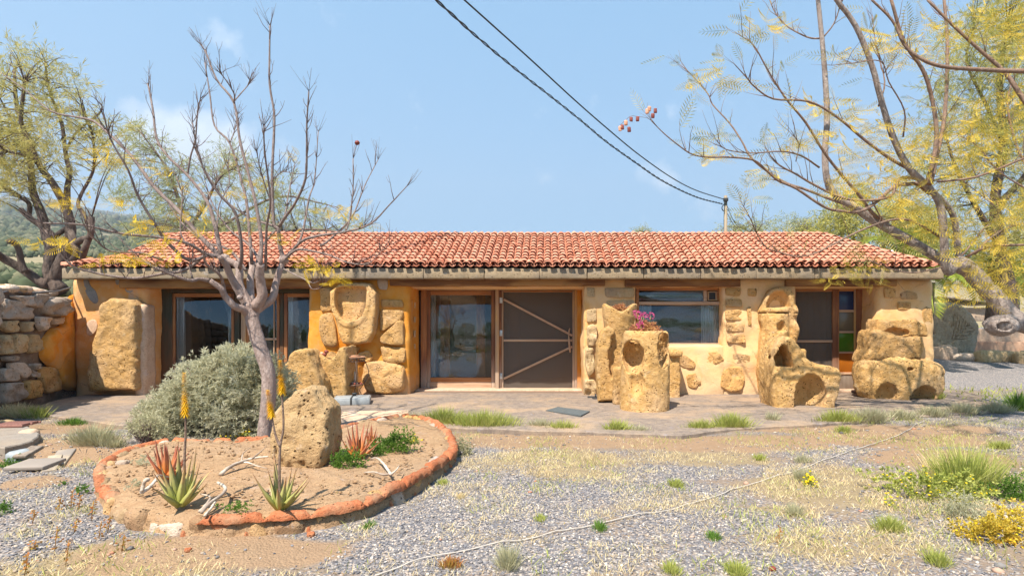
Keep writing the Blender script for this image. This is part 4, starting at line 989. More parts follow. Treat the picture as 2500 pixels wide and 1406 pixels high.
# niche column on the wall
Yn = 10.95; bn = X_(1908, Yn)
poly = pxpoly([(1860, 975), (1852, 900), (1862, 800), (1856, 760), (1866, 730), (1880, 706), (1905, 698), (1932, 703), (1942, 722), (1941, 745), (1948, 760), (1945, 790), (1950, 812), (1942, 845), (1946, 880), (1946, 975)], Yn)
def f(p):
    slab_ = sd_ext(p, poly, Yn+.12, .14, .05)
    col = sd_cyl(p, (X_(1905, 10.75), Yn+.02), .235, -.1, Z_(752, 10.8), .02)
    groove = np.abs(p[..., 2]-Z_(764, 10.75))-.006
    n1_ = np.maximum(sd_ell(p, (X_(1904, 10.9), Yn-.03, Z_(748, 10.9)), (.225, .22, .29)), Z_(748, 10.9)-.01-p[..., 2])
    n2_ = sd_ell(p, (X_(1912, 10.7), Yn-.22, Z_(802, 10.7)), (.11, .12, .13)); n2_ = np.maximum(n2_, Z_(811, 10.7)-p[..., 2])
    lob = smin(sd_ell(p, (X_(1944, 10.9), Yn+.05, Z_(806, 10.9)), (.07, .16, .18)), sd_ell(p, (X_(1944, 10.9), Yn+.05, Z_(762, 10.9)), (.06, .14, .13)), .03)
    b_ = smin(smin(slab_, col, .03), lob, .03)
    return np.maximum(smax(smax(b_, -n1_, .012), -n2_, .012), -np.maximum(groove, -(slab_-.01)*0-1+(col < -.012)*1.5-.6)*1.0)+rock(p, .012, 4, 14)
V, Fc = surfnet(f, (bn-.7, Yn-.35, -.05), (bn+.5, Yn+.3, 2.2), .021); put('niche_column', V, Fc, M_tuff, wE)
# arch and scoop sculpture
Yt = 9.62; bt = X_(1950, Yt)
poly = pxpoly([(1874, 1002), (1869, 940), (1868, 890), (1878, 850), (1893, 828), (1908, 822), (1924, 832), (1938, 850), (1948, 868), (1962, 880), (1985, 888), (2012, 889), (2028, 896), (2032, 915), (2027, 950), (2016, 985), (2008, 1002)], Yt)
arch = pxpoly([(1893, 895), (1895, 870), (1903, 848), (1912, 838), (1922, 847), (1932, 870), (1937, 898)], Yt-.3)
def f(p):
    b_ = sd_ext(p, poly, Yt, .34, .085)
    a_ = np.maximum(sd_poly(p[..., 0], p[..., 2], arch), p[..., 1]-(Yt+.5))
    a_ = np.maximum(a_, p[..., 1]-(Yt+.12))
    sc_ = sd_ell(p, (X_(1976, Yt-.3), Yt-.36, Z_(968, Yt-.3)), (.275, .33, .38))
    tp = sd_ell(p, (X_(1978, Yt), Yt+.02, Z_(880, Yt)+.05), (.26, .22, .17))
    return np.maximum(np.maximum(smax(b_, -a_, .012), -sc_), -tp)+rock(p, .018, 3.5, 16)
sculpt('arched_sculpture', 'squat tuff sculpture with pointed arch opening and deep round scoop, left of plank door', 'carved stone', f, (bt-.68, Yt-.5, -.03), (bt+.68, Yt+.5, 1.3), .0215, M_tuff, (bt, Yt, ZP))
f = lambda p: sd_box(p, (X_(1956, 10.5), 10.62, .45), (.07, .2, Z_(852, 10.5)-.45), .03)+rock(p, .01, 5, 17)
sculpt('stone_step', 'small squared tuff upright between the arched sculpture and the plank door', 'stone block', f, (X_(1956, 10.5)-.15, 10.3, -.03), (X_(1956, 10.5)+.15, 10.9, 1.2), .024, M_tuff, (X_(1956, 10.5), 10.6, ZP))
# big trough and the smaller one stacked on it, at the right corner
Yu = 10.62; bu = X_(2209, Yu-.2)
def f(p):
    x, y, z = (p[..., 0]-bu), (p[..., 1]-Yu), p[..., 2]
    rim = .80+.05*np.cos(x*4.2+.6)-.02+.05*np.clip(-x, 0, 1)
    r_ = (np.abs(x/.79)**2.1+np.abs(y/.47)**2.1)**(1/2.1)-1+.16*np.clip((.25-z)/.3, 0, 1)
    b_ = smax(r_*.46, np.maximum(z-rim, -.1-z), .20)
    inn = smax(((np.abs(x/.60)**2.4+np.abs((y)/.32)**2.4)**(1/2.4)-1)*.32, .42-z, .05)
    Yf_ = Yu-.45
    h1 = sd_ell(p, (X_(2172, Yf_), Yf_, Z_(972, Yf_)+.02), (.17, .28, .25)); h2 = sd_ell(p, (X_(2262, Yf_), Yf_+.05, Z_(980, Yf_)+.02), (.27, .30, .26))
    h3 = sd_ell(p, (X_(2222, Yf_), Yf_, Z_(901, Yf_)), (.045, .1, .018))
    h4 = np.minimum(sd_ell(p, (X_(2300, Yf_+.2), Yf_+.15, Z_(918, Yf_)), (.05, .12, .02)), sd_ell(p, (X_(2302, Yf_+.2), Yf_+.15, Z_(940, Yf_)), (.04, .12, .02)))
    return np.maximum(np.maximum(np.maximum(np.maximum(np.maximum(b_, -inn), -h1), -h2), -h3), -h4)+rock(p, .016, 3.2, 18)
sculpt('stone_trough', 'broad rounded tuff trough with two arched hollows at its foot, right corner of house', 'stone trough', f, (bu-.95, Yu-.65, -.03), (bu+.95, Yu+.65, 1.0), .025, M_tuff, (bu, Yu, ZP))
Yv = 10.72
poly = pxpoly([(2108, 886), (2112, 866), (2122, 850), (2126, 812), (2135, 804), (2165, 809), (2200, 818), (2255, 822), (2262, 840), (2258, 862), (2252, 886)], Yv-.2)
f = lambda p: np.maximum(sd_ext(p, poly, Yv+.05, .30, .13)+.05*np.abs(p[..., 1]-Yv), -sd_ell(p, (X_(2195, Yv), Yv+.02, Z_(812, Yv)+.03), (.46, .20, .20)))+rock(p, .018, 3.2, 19)
sculpt('small_trough', 'smaller tilted tuff trough stacked on the broad rounded trough', 'stone trough', f, (X_(2110, Yv)-.15, Yv-.45, .55), (X_(2262, Yv)+.15, Yv+.5, 1.45), .023, M_tuff2, (X_(2185, Yv), Yv, Z_(884, Yv)))
Yw = 11.0
poly = pxpoly([(2135, 822), (2138, 790), (2142, 780), (2190, 779), (2235, 783), (2258, 790), (2262, 822)], Yw-.1)
f = lambda p: np.maximum(sd_ext(p, poly, Yw+.05, .22, .05), -sd_ell(p, (X_(2195, Yw-.2), Yw-.18, Z_(812, Yw-.2)), (.24, .15, .09)))+rock(p, .015, 4, 20)
V, Fc = surfnet(f, (X_(2130, Yw)-.1, Yw-.3, .95), (X_(2265, Yw)+.1, Yw+.3, 1.6), .022); put('stone', V, Fc, M_tuff2, wF)
poly = pxpoly([(2142, 782), (2136, 765), (2152, 738), (2165, 745), (2190, 738), (2200, 748), (2240, 738), (2262, 735), (2290, 742), (2290, 775), (2240, 780)], Yw+.02)

# left: leaning boulder, spout trough
Ya = 9.75; ba = X_(738, Ya)
poly = pxpoly([(688, 985), (690, 930), (697, 892), (714, 860), (735, 848), (755, 854), (772, 885), (790, 930), (795, 985)], Ya)
f = lambda p: sd_ext(p, poly, Ya+.15, .30, .07)+.06*np.abs(p[..., 0]-X_(750, Ya))+rock(p, .03, 2.6, 22)
sculpt('leaning_boulder', 'grey topped tuff boulder leaning against the spout stone left of the doors', 'boulder', f, (ba-.6, Ya-.35, -.03), (ba+.6, Ya+.7, 1.25), .026, M_tuff, (ba, Ya, ZP))
Yb = 10.15; bb = X_(812, Yb)
def f(p):
    b_ = sd_ext(p, pxpoly([(770, 985), (768, 900), (775, 866), (790, 862), (812, 880), (832, 850), (845, 845), (850, 870), (853, 975), (850, 985)], Yb), Yb+.2, .34, .05)
    sp = sd_ell(p, (X_(810, Yb), Yb+.05, Z_(850, Yb)), (.17, .6, .20))
    return smax(b_, -sp, .03)+rock(p, .016, 3.6, 24)
sculpt('spout_stone', 'dark stained tuff trough stone with a V shaped spout, behind the plant stand', 'stone trough', f, (bb-.5, Yb-.3, -.03), (bb+.5, Yb+.7, 1.1), .023, M_tuff, (bb, Yb, ZP))
# pitted boulder in the planter
ZB = .10
Yc = GY(1150, ZB)+.16; bc = X_(748, Yc)
poly = pxpoly([(700, 1150), (672, 1110), (664, 1060), (670, 1010), (688, 985), (708, 968), (722, 950), (742, 942), (764, 950), (778, 976), (800, 998), (806, 1022), (806, 1075), (798, 1110), (790, 1130), (782, 1160), (768, 1165), (745, 1150)], Yc-.12)
def f(p):
    b_ = sd_ext(p, poly, Yc+.02, .16+.10*np.clip((.75-p[..., 2])/.5, 0, 1), .055)+.034*fbm(p, 4, 30, 4)
    q = p+.02*np.stack([vnoise(p, 9, 1), vnoise(p, 9, 2), vnoise(p, 9, 3)], -1)
    pits = np.clip(vnoise(q, 17, 33)-.33, 0, 1)*.05+np.clip(vnoise(q, 34, 34)-.38, 0, 1)*.03
    return b_+pits
sculpt('pitted_boulder', 'large pale boulder full of gas holes standing in the red edged planter', 'boulder', f, (bc-.40, Yc-.35, -.1), (bc+.40, Yc+.38, .98), .011, M_boulder, (bc, Yc, ZB))
# carved rock beyond the right corner
Yx = 18.2
zg = float(gh(9.5+2.8, Yx)); bxk = X_(2330, Yx)
poly = pxpoly([(2275, 868), (2275, 760), (2292, 742), (2320, 738), (2350, 745), (2372, 762), (2388, 788), (2390, 815), (2386, 840), (2375, 868)], Yx)
vn = np.array([math.cos(.80), math.sin(.80)]) # stem direction in the carved frond
s0 = P(2320, 832, Yx)
def f(p):
    b_ = sd_ext(p, poly, Yx+.3, .42, .14)+rock(p, .04, 1.6, 26)
    x, z = p[..., 0]-s0[0], p[..., 2]-s0[2]; u = x*vn[0]+z*vn[1]; v_ = -x*vn[1]+z*vn[0]
    k = (u-np.abs(v_)*.9)/.085; rid = np.abs(k-np.round(k))*.085; on = (u > -.05) & (u < .75) & (v_ > -.28) & (v_ < .55) & (k > 0)
    gro = np.where(on, np.clip(.022-rid, 0, 1)*1.5, 0)+np.where((np.abs(v_) < .02) & (u > -.05) & (u < .8), .02, 0)
    return b_+gro*2.2*(p[..., 1] < Yx+.2)
sculpt('frond_rock', 'tall grey boulder with a palm frond carved on its face, beyond the house corner', 'boulder', f, (bxk-.95, Yx-.3, zg-.2), (bxk+.95, Yx+.85, 2.3), .024, M_frond, (bxk, Yx, zg))
for k, (x, y, w_, h_, m_, lb) in enumerate(((2305, 868, 22, 32, M_tint, 'low pink block under the frond carved boulder'), (2350, 876, 26, 16, M_grayst, 'flat grey stone at the foot of the frond carved boulder'),
                                 (2430, 880, 50, 24, M_pale, 'long pale kerb rock beside the gravel drive, right of the frond carved boulder'), (2530, 885, 60, 26, M_pale, 'pale kerb rock at the right edge of the photo'))):
    Yk = 17.6-.3*k; c = P(x, y, Yk); zz = float(gh(c[0], Yk)); W = w_*Yk/F; H = h_*Yk/F
    V, Fc = rbox((c[0]-W, Yk-.3, zz-.1), (c[0]+W, Yk+.3, zz+H), .12, .08, .05, 3); tag(put('kerb_rock', V, Fc, m_, loc=(c[0], Yk, zz)), lb, 'rock')

# terraces on the right
t1 = thing('terrace_wall', 'low orange rendered terrace wall across the garden at the right', 'garden wall', (15, 19.8, .4))
V, Fc = rbox((11.3, 19.6, .2), (34, 20.0, 1.30), .04, .25, .02, 1); put('upper_face', V, Fc, M_tint, t1)
V, Fc = rbox((11.0, 19.3, .2), (34, 19.55, .86), .03, .25, .02, 1); put('bench_face', V, Fc, M_terra, t1)

# ------------------------------------------------------------ planter
ZS = .12
ring = [(238, 1222), (232, 1188), (250, 1160), (300, 1132), (360, 1113), (420, 1103), (500, 1103), (600, 1100), (700, 1092), (790, 1078), (870, 1058), (940, 1042), (1000, 1036), (1050, 1046), (1088, 1070), (1108, 1100), (1112, 1125), (1092, 1150), (1050, 1180), (1000, 1212), (950, 1238), (900, 1262), (850, 1278), (780, 1292), (700, 1300), (620, 1306), (540, 1312), (460, 1310), (400, 1306), (340, 1296), (290, 1276), (258, 1250)]
rg = np.array([G(x, y)[:2] for x, y in ring]); rs = smoothline(np.vstack([rg, rg[:1]]), 6)[:-1]
seg = np.linalg.norm(np.roll(rs, -1, 0)-rs, axis=1); cum = np.concatenate([[0], np.cumsum(seg)]); tot = cum[-1]
def rpos(s):
    s = s % tot; i = np.searchsorted(cum, s)-1; i = max(0, min(i, len(rs)-1)); a, b_ = rs[i], rs[(i+1) % len(rs)]; t_ = (s-cum[i])/max(seg[i], 1e-9); d = (b_-a)/max(seg[i], 1e-9)
    return a+(b_-a)*t_, d
plc = rs.mean(0); planter = thing('planter', 'oval planter edged with stones set in flaking red mortar', 'planter', (plc[0], plc[1], 0))
cen = rs.mean(0)
# soil
n = len(rs); o3 = rs; lev = []
V = []; 
for k, q in enumerate((1.05, 1.0, .93, .8, .62, .42, .2)):
    r_ = cen+(rs-cen)*q*.972; p3 = np.column_stack([r_, np.zeros(n)])
    z = (ZS if q <= 1 else -.12)+.03*sst(1, .5, q)+.018*fbm(p3, 3, 60, 4)+.006*fbm(p3, 22, 61); V.append(np.column_stack([r_, z]))
V = np.vstack(V+[np.array([[cen[0], cen[1], ZS+.04]])]); j = np.arange(n); Fc = []
for k in range(6): Fc += [(k*n+a, k*n+(a+1) % n, (k+1)*n+(a+1) % n, (k+1)*n+a) for a in j]
Fc += [(6*n+a, 6*n+(a+1) % n, 7*n) for a in j]
M_edge = stone('brown_edging', (.30, .19, .10), (.42, .29, .17), (.36, .20, .11), 3.5, .9, .03, .8, 40, shift=True)
M_bed = stone('planter_soil', (.34, .20, .105), (.45, .295, .17), (.37, .245, .15), 2.5, 1., .03, .5, 60, var=0)
put('soil', V, Fc, M_bed, planter)
# edging stones, then the mortar that runs between and over them
s = 0; k = 0
gaps = []
while s < tot:
    p0, d0 = rpos(s); rr_ = random.Random(k+5)
    w_ = rr_.uniform(.12, .32); p1, _ = rpos(s+w_); c = (p0+p1)/2; d = p1-p0; L = np.linalg.norm(d); d /= L; nrm = np.array([-d[1], d[0]])
    if np.dot(nrm, cen-c) < 0: nrm = -nrm
    ang = math.atan2(d[1], d[0]); near = c[1] < 4.25
    H = rr_.uniform(.12, .15)-(rr_.uniform(.01, .05) if near else 0); ob = rr_.uniform(-.012, .02)+(rr_.uniform(0, .03) if near else 0)
    V, Fc = rbox((-L/2+.012, -.055, -.08), (L/2-.012, .045, H), .045, .028, .022, 8); V = V@np.array(rz(ang+rr_.uniform(-.1, .1))).T+np.array([c[0]+nrm[0]*(.06-ob), c[1]+nrm[1]*(.06-ob), .0])
    put('edging_stone', V, Fc, rr_.choice([M_tuff2, M_grayst, M_tuff2, M_edge, M_edge]), planter)
    gaps.append(s); s += w_+.01; k += 1
def ribbon(s0, s1, w0, w1, z0, z1, m_, seed, z2=None):
    "mortar laid along the rim between two stations: rounded strip with ragged edges"
    n_ = max(4, int((s1-s0)/.022)); V = []; rngs = np.linspace(s0, s1, n_)
    for q, sq in enumerate(rngs):
        p0, d = rpos(sq); nrm = np.array([-d[1], d[0]])
        if np.dot(nrm, cen-p0) < 0: nrm = -nrm
        e = np.array([[sq*9, seed, .3]]); f1, f2, f3 = fbm(e, 1., seed)[0], fbm(e, 1.7, seed+3)[0], fbm(e, 1.3, seed+5)[0]; endk = min(1, (q+.02)/2, (n_-1-q+.02)/2)
        a, b_, zt = w0-.012*f1, w1+.016*f2, z1+.014*f3
        for (u, zz) in ((a, z0), (a-.004, z0+(zt-z0)*.7), (a+.018, zt), ((a+b_)/2, zt+.008), (b_-.018, zt-.003), (b_, z0+.02)):
            V.append([p0[0]+nrm[0]*u, p0[1]+nrm[1]*u, z0+(zz-z0)*endk])
    Fc = []
    for q in range(n_-1):
        for r_ in range(5): Fc.append((q*6+r_, q*6+6+r_, q*6+7+r_, q*6+r_+1))
    V = np.array(V); V = V+.006*np.stack([fbm(V, 24, seed), fbm(V, 24, seed+1), fbm(V, 24, seed+2)], -1)
    put('red_mortar', V, Fc, m_, planter)
q = 0.; kk_ = 0
while q < tot:
    L_ = random.uniform(.14, .5); mid, _ = rpos(q+L_/2); near = mid[1] < 4.3
    if not (near and mid[0] < -1.6 and random.random() < .55): ribbon(q, min(q+L_, tot), -.012, .085, .085, .150-(.02 if near else 0), M_redmortar, kk_)
    q += L_-.01; kk_ += 1
for k, sg_ in enumerate(gaps):
    p0, d = rpos(sg_)
    if random.random() < .75: ribbon(sg_-.028, sg_+.022, -.004, .05, -.05, .125, M_redmortar if p0[1] > 4.2 or random.random() < .5 else M_bed, 50+k)
ribbon(0, tot, .012, .05, -.06, .075, M_bed, 7)
def stray(x, y, r_, m_, lb, z=0., name='loose_stone', flat=.6):
    c = G(x, y, z); V, Fc = rbox((c[0]-r_, c[1]-r_*.8, z-r_*.3), (c[0]+r_*1.1, c[1]+r_*.8, z+r_*2*flat), r_*.5, r_*.3, r_*.28, 4/r_*.12); tag(put(name, V, Fc, m_, loc=c), lb, 'stone')
stray(548, 1296, .075, M_redmortar, 'round red topped stone slipped from the near edge of the planter', .02)
stray(758, 1308, .022, M_redmortar, 'small chip of red mortar on the ground in front of the planter')
stray(460, 1345, .018, M_redmortar, 'small red chip on the trodden earth below the left part of the planter')
stray(1885, 1390, .018, M_pod, 'small dark dry clod at the bottom of the photo right of centre')
stray(300, 1138, .05, M_grayst, 'dark stone on the far left rim of the planter', .1)

# ---- aloes
def aleaf(base, az, el, L, w0, curl, m, par):
    n = 9; t_ = np.linspace(0, 1, n); d = np.array([math.cos(az), math.sin(az)])
    e = el+curl*t_; st = L/(n-1); r_ = np.cumsum(np.concatenate([[0], np.cos(e[:-1])*st])); z = np.cumsum(np.concatenate([[0], np.sin(e[:-1])*st]))
    w_ = w0*(1-t_**1.7)*(.85+.3*np.sin(np.pi*np.minimum(t_*1.6, 1)))*.5+.0006; side = np.array([-d[1], d[0]])
    V = []; 
    for i in range(n):
        c = np.array([d[0]*r_[i], d[1]*r_[i], z[i]]); up = np.array([-d[0]*math.sin(e[i]), -d[1]*math.sin(e[i]), math.cos(e[i])]); s3 = np.array([side[0], side[1], 0])
        V += [c+s3*w_[i]+up*w_[i]*.35, c+up*w_[i]*.02, c-s3*w_[i]+up*w_[i]*.35, c-up*w_[i]*.55]
    V = np.array(V)+np.array(base); Fc = []
    for i in range(n-1):
        for j in range(4): Fc.append((i*4+j, i*4+(j+1) % 4, i*4+4+(j+1) % 4, i*4+4+j))
    o = put('leaf', V, Fc, m, par); uv = o.data.uv_layers.new(name='UVMap'); tt = np.repeat(t_, 4); li = np.zeros(len(o.data.loops), np.int32); o.data.loops.foreach_get('vertex_index', li)
    uv.data.foreach_set('uv', np.stack([np.zeros(len(li)), tt[li]], -1).astype(np.float32).ravel()); return o
def aloe(x, y, hpx, nl, m, label, seed, zb=.15, spread=1.):
    c = G(x, y, zb); o = thing('aloe', label, 'aloe plant', c, 'aloes in the planter'); r_ = random.Random(seed); S = hpx*c[1]/F
    for i in range(nl):
        k = i/nl; az = i*2.4+r_.uniform(-.3, .3); el = math.radians(38+46*k+r_.uniform(-9, 9))*1.0
        if spread < 1: el = min(1.5, el+.25)
        aleaf((c[0]+.02*math.cos(az), c[1]+.02*math.sin(az), c[2]-.01), az, el, S*r_.uniform(.75, 1.1)*(.8+.3*k), .062*S/.4, r_.uniform(-.15, .25), m, o)
    return o, c
def spike(par, path, L, r_=.033, label=None):
    pts = smoothline(path, 5); tn = len(pts); V, Fc = fixq(*tube(pts, np.linspace(.010, .006, tn), 6)); put('flower_stalk', V, Fc, M_twig2, par)
    a = pts[-1]; d = pts[-1]-pts[-3]; d /= np.linalg.norm(d); parts = []
    N = 230; IVt = np.array([[0, 0, 0], [.35, .12, -.2], [.35, -.12, -.2], [1, 0, -1.0]]); IFt = [(0, 1, 3), (0, 3, 2), (0, 2, 1), (1, 2, 3)]
    for i in range(N):
        t_ = i/N; az = i*2.4; rr = r_*(1-.55*t_**2)*random.uniform(.85, 1.15); q = a+d*L*t_
        R = np.array(rz(az)); droop = 1.0-1.6*t_
        v_ = IVt*np.array([rr, rr, rr*1.1*droop]); parts.append((v_@R.T+q, IFt))
    V, Fc = join(parts); put('flower_spike', V, Fc, M_spike, par, smooth=False)
A1, c1 = aloe(440, 1230, 128, 17, M_aloe, 'green aloe with the tallest yellow flower spike, in the near left of the planter', 3)
spike(A1, [c1+np.array([.02, .02, .05]), P(450, 1130, c1[1]), P(453, 1060, c1[1]), P(452, 1010, c1[1])], 100*c1[1]/F)
A2, c2 = aloe(685, 1238, 116, 15, M_aloe, 'green aloe with a forked stem of two yellow flower spikes, nearest the camera', 5)
p_ = lambda x, y: P(x, y, c2[1])
spike(A2, [c2, p_(682, 1160), p_(684, 1090), p_(692, 1040), p_(688, 955)], 75*c2[1]/F)
spike(A2, [p_(684, 1090), p_(672, 1060), p_(663, 1012)], 60*c2[1]/F)
aloe(408, 1168, 105, 17, M_aloer, 'red leaved aloe behind the tallest flower spike', 8)
aloe(872, 1118, 84, 16, M_aloer, 'reddish brown aloe right of the pitted boulder', 11, spread=1)
aloe(905, 1085, 50, 12, M_aloer, 'small brown aloe half hidden beside the green herb clump', 12, spread=.5)
# ---- driftwood
def drift(name, label, parts_px, z=.15, r0=.022):
    o = None; geo = []
    for pts, ra, rb in parts_px:
        W = [];
        for q in pts:
            x, y = q[0], q[1]; h = q[2] if len(q) > 2 else .03
            g = G(x, y, z+h); W.append(g)
        W = smoothline(W, 4); geo.append(fixq(*tube(W, np.linspace(ra*.75, rb*.8, len(W)), 7, .18)))
    V, Fc = join(geo); c = V.mean(0); c[2] = z; o = put(name, V, Fc, M_drift, loc=tuple(c)); tag(o, label, 'driftwood', 'bleached branches lying in the planter')
drift('driftwood', 'bleached many forked branch lying left of the pitted boulder', [([(538, 1158, .02), (560, 1140, .05), (590, 1126, .07), (625, 1117, .08), (655, 1114, .09)], .022, .007), ([(575, 1134, .05), (600, 1128, .06), (625, 1136, .05), (652, 1143, .04)], .012, .004),
      ([(590, 1126, .06), (592, 1110, .1), (600, 1100, .14), (612, 1092, .18)], .008, .003), ([(615, 1119, .08), (635, 1103, .12), (650, 1090, .16)], .009, .003), ([(560, 1140, .03), (578, 1146, .0), (598, 1150, .0)], .008, .004)])
drift('driftwood', 'hooked bleached branch in front of the left aloes', [([(492, 1250, .02), (505, 1235, .03), (520, 1222, .04), (540, 1208, .05), (550, 1195, .05), (545, 1185, .06), (532, 1178, .07)], .016, .014), ([(488, 1248, .01), (510, 1222, .04), (512, 1212, .05), (490, 1205, .05)], .014, .006), ([(500, 1258, .01), (515, 1240, .02), (525, 1225, .03)], .012, .01)])
drift('driftwood', 'stubby pair of bleached branches left of the red aloe', [([(345, 1200, .02), (350, 1185, .06), (355, 1172, .10), (362, 1170, .1)], .016, .02), ([(345, 1203, .01), (365, 1188, .03), (380, 1172, .05), (386, 1160, .07), (415, 1165, .03)], .02, .008)])
drift('driftwood', 'thin forked bleached branch by the right rim of the planter', [([(890, 1153, .02), (915, 1152, .03), (935, 1158, .03), (955, 1156, .03)], .008, .012), ([(905, 1120, .03), (920, 1118, .04), (935, 1130, .05), (948, 1148, .04), (955, 1158, .03)], .01, .016), ([(955, 1157, .03), (968, 1146, .05), (975, 1135, .06)], .012, .004)])

# ------------------------------------------------------------ small things on the patio
def boxthing(name, label, cat, lo, hi, m, r=.01, rot=0, amp=0, cell=None):
    c = ((lo[0]+hi[0])/2, (lo[1]+hi[1])/2, lo[2]); V, Fc = rbox(lo, hi, r, cell, amp)
    if rot: V = (V-np.array(c))@np.array(rz(rot)).T+np.array(c)
    return tag(put(name, V, Fc, m, loc=c), label, cat)
c = G(860, 984, ZP)
gb = thing('slate_case', 'flat grey box strapped with a black band and knob, lying on the patio', 'flat box', c)
V, Fc = rbox((-.30, -.26, 0), (.30, .26, .10), .006); V = V@np.array(rz(.25)).T+np.array(c); put('case', V, Fc, M_greybox, gb)
V, Fc = rbox((-.285, -.245, .10), (.285, .245, .112), .005); V = V@np.array(rz(.25)).T+np.array(c); put('lid', V, Fc, M_greybox, gb)
V, Fc = rbox((-.015, -.265, .0), (.015, .265, .118), .003); V = V@np.array(rz(.25)).T+np.array(c)+np.array([-.0, 0, 0]); put('strap', V, Fc, M_black, gb)
V, Fc = lathe([(0.001, .12), (.025, .12), (.03, .135), (.045, .145), (.045, .165), (.001, .168)], np.array(c)+np.array([.0, .12, 0]), 14); put('knob', V, Fc, M_black, gb)
# plant stand
Yz = 10.35; c = (X_(864, Yz), Yz, ZP); ps = thing('plant_stand', 'bowed wrought iron plant stand with terracotta saucers', 'plant stand', c)
def ringt(z, r_, t_): a = np.linspace(0, 2*math.pi, 25); return fixq(*tube(np.stack([c[0]+r_*np.cos(a), c[1]+r_*np.sin(a), np.full(25, z)], -1), t_, 5))
zt = Z_(874, Yz); zm = Z_(938, Yz)
V, Fc = join([ringt(zt, .20, .006), ringt(zt-.055, .19, .006)]+[fixq(*tube([(c[0]+.2*math.cos(a), c[1]+.2*math.sin(a), zt), (c[0]+.19*math.cos(a+.14), c[1]+.19*math.sin(a+.14), zt-.055)], .004, 4)) for a in np.linspace(0, 2*math.pi, 25)[:-1]]+
              [fixq(*tube([(c[0]+.2*math.cos(a+.14), c[1]+.2*math.sin(a+.14), zt), (c[0]+.19*math.cos(a), c[1]+.19*math.sin(a), zt-.055)], .004, 4)) for a in np.linspace(0, 2*math.pi, 25)[:-1]]); put('scroll_rim', V, Fc, M_iron, ps)
V, Fc = ringt(zm, .17, .006); put('lower_ring', V, Fc, M_iron, ps)
for a in np.arange(4)*math.pi/2+.5:
    prof = smoothline([(.19, zt-.05), (.25, zt-.2), (.255, zt-.32), (.17, zm), (.10, zm-.10), (.12, (zm+ZP)/2-.03), (.16, ZP)], 4)
    V, Fc = fixq(*tube(np.stack([c[0]+prof[:, 0]*math.cos(a), c[1]+prof[:, 0]*math.sin(a), prof[:, 1]], -1), .007, 5)); put('leg', V, Fc, M_iron, ps)
V, Fc = lathe([(.001, .0), (.19, .0), (.215, .02), (.19, .022), (.001, .015)], (c[0], c[1], zt+.005), 24); put('saucer', V, Fc, M_tray, ps)
V, Fc = lathe([(.001, .0), (.11, .0), (.125, .02), (.001, .022)], (c[0], c[1], zt+.028), 20); put('saucer', V, Fc, M_tray, ps)
V, Fc = lathe([(.001, -.05), (.12, -.04), (.17, .0), (.15, .002), (.001, -.02)], (c[0], c[1], zm+.004), 24); put('saucer', V, Fc, M_tray, ps)
for k in range(14):
    a = k*2.4; r_ = .03+.009*k; sz = random.uniform(.018, .035); V, Fc = rbox((c[0]+r_*math.cos(a)-sz, c[1]+r_*math.sin(a)-sz, zm), (c[0]+r_*math.cos(a)+sz, c[1]+r_*math.sin(a)+sz, zm+sz*1.6), sz*.6, .02, .005, 12)
    tag(put('pebble', V, Fc, random.choice([M_grayst, M_pod, M_pale]), loc=(c[0]+r_*math.cos(a), c[1]+r_*math.sin(a), zm)), 'small collected pebble in the lower saucer of the plant stand', 'pebble', 'pebbles in the lower saucer of the plant stand')
V, Fc = lathe([(.001, 0), (.03, 0), (.022, .1), (.012, .2), (.001, .22)], (c[0]+.02, c[1], zm+.01), 10, .2, 20); tag(put('stone_shard', V, Fc, M_grayst, loc=(c[0]+.02, c[1], zm+.01)), 'slim grey stone shard standing in the lower saucer of the plant stand', 'stone')
for k, (x, y) in enumerate(((786, 862), (797, 858), (793, 864))):
    q = np.array(P(x, y, 10.1)); V, Fc = rbox(q-.035, q+np.array([.035, .03, .025]), .025, .02, .008, 20); tag(put('dry_pod', V, Fc, M_pod if k else M_podlight, loc=tuple(q)), ['pale open seed pod lying on the spout stone', 'dark seed pod on top of the spout stone, middle of three', 'dark seed pod lying lowest of three on the spout stone'][k], 'seed pod')
# mat, sandals, lid
c = G(1386, 1006, ZP); mt = [G(x, y, ZP) for x, y in ((1332, 1003), (1362, 995), (1440, 1006), (1418, 1018))]
V = [(*p[:2], ZP+.002) for p in mt]+[(*p[:2], ZP+.012+.004*i) for i, p in enumerate(mt)]
tag(put('door_mat', V, [(0, 1, 5, 4), (1, 2, 6, 5), (2, 3, 7, 6), (3, 0, 4, 7), (4, 5, 6, 7), (3, 2, 1, 0)], M_mat, loc=c, smooth=False), 'charcoal rubber mat lying askew on the patio before the screen door', 'mat')
for k, (x, y) in enumerate(((1450, 970), (1462, 973))):
    c = G(x, y, ZP); s = thing('sandal', ['left one of the dark sandals by the stone at the door', 'right one of the dark sandals by the stone at the door'][k], 'sandal', c, 'pair of sandals')
    V, Fc = rbox((-.12, -.045, 0), (.12, .045, .022), .018); V = V@np.array(rz(.3*k)).T+np.array(c); put('sole', V, Fc, M_black, s)
    a = np.linspace(0, math.pi, 7); V, Fc = fixq(*tube(np.stack([np.full(7, .03), .045*np.cos(a), .02+.045*np.sin(a)], -1), .011, 6)); put('strap', V@np.array(rz(.3*k)).T+np.array(c), Fc, M_black, s)
c = G(1612, 1056, .0); V, Fc = lathe([(.001, .02), (.09, .02), (.105, .012), (.108, -.01)][::-1], (c[0], c[1], .0), 20); tag(put('drain_lid', V, Fc, M_grayst, loc=c), 'small round grey drain cover at the patio edge', 'drain cover')
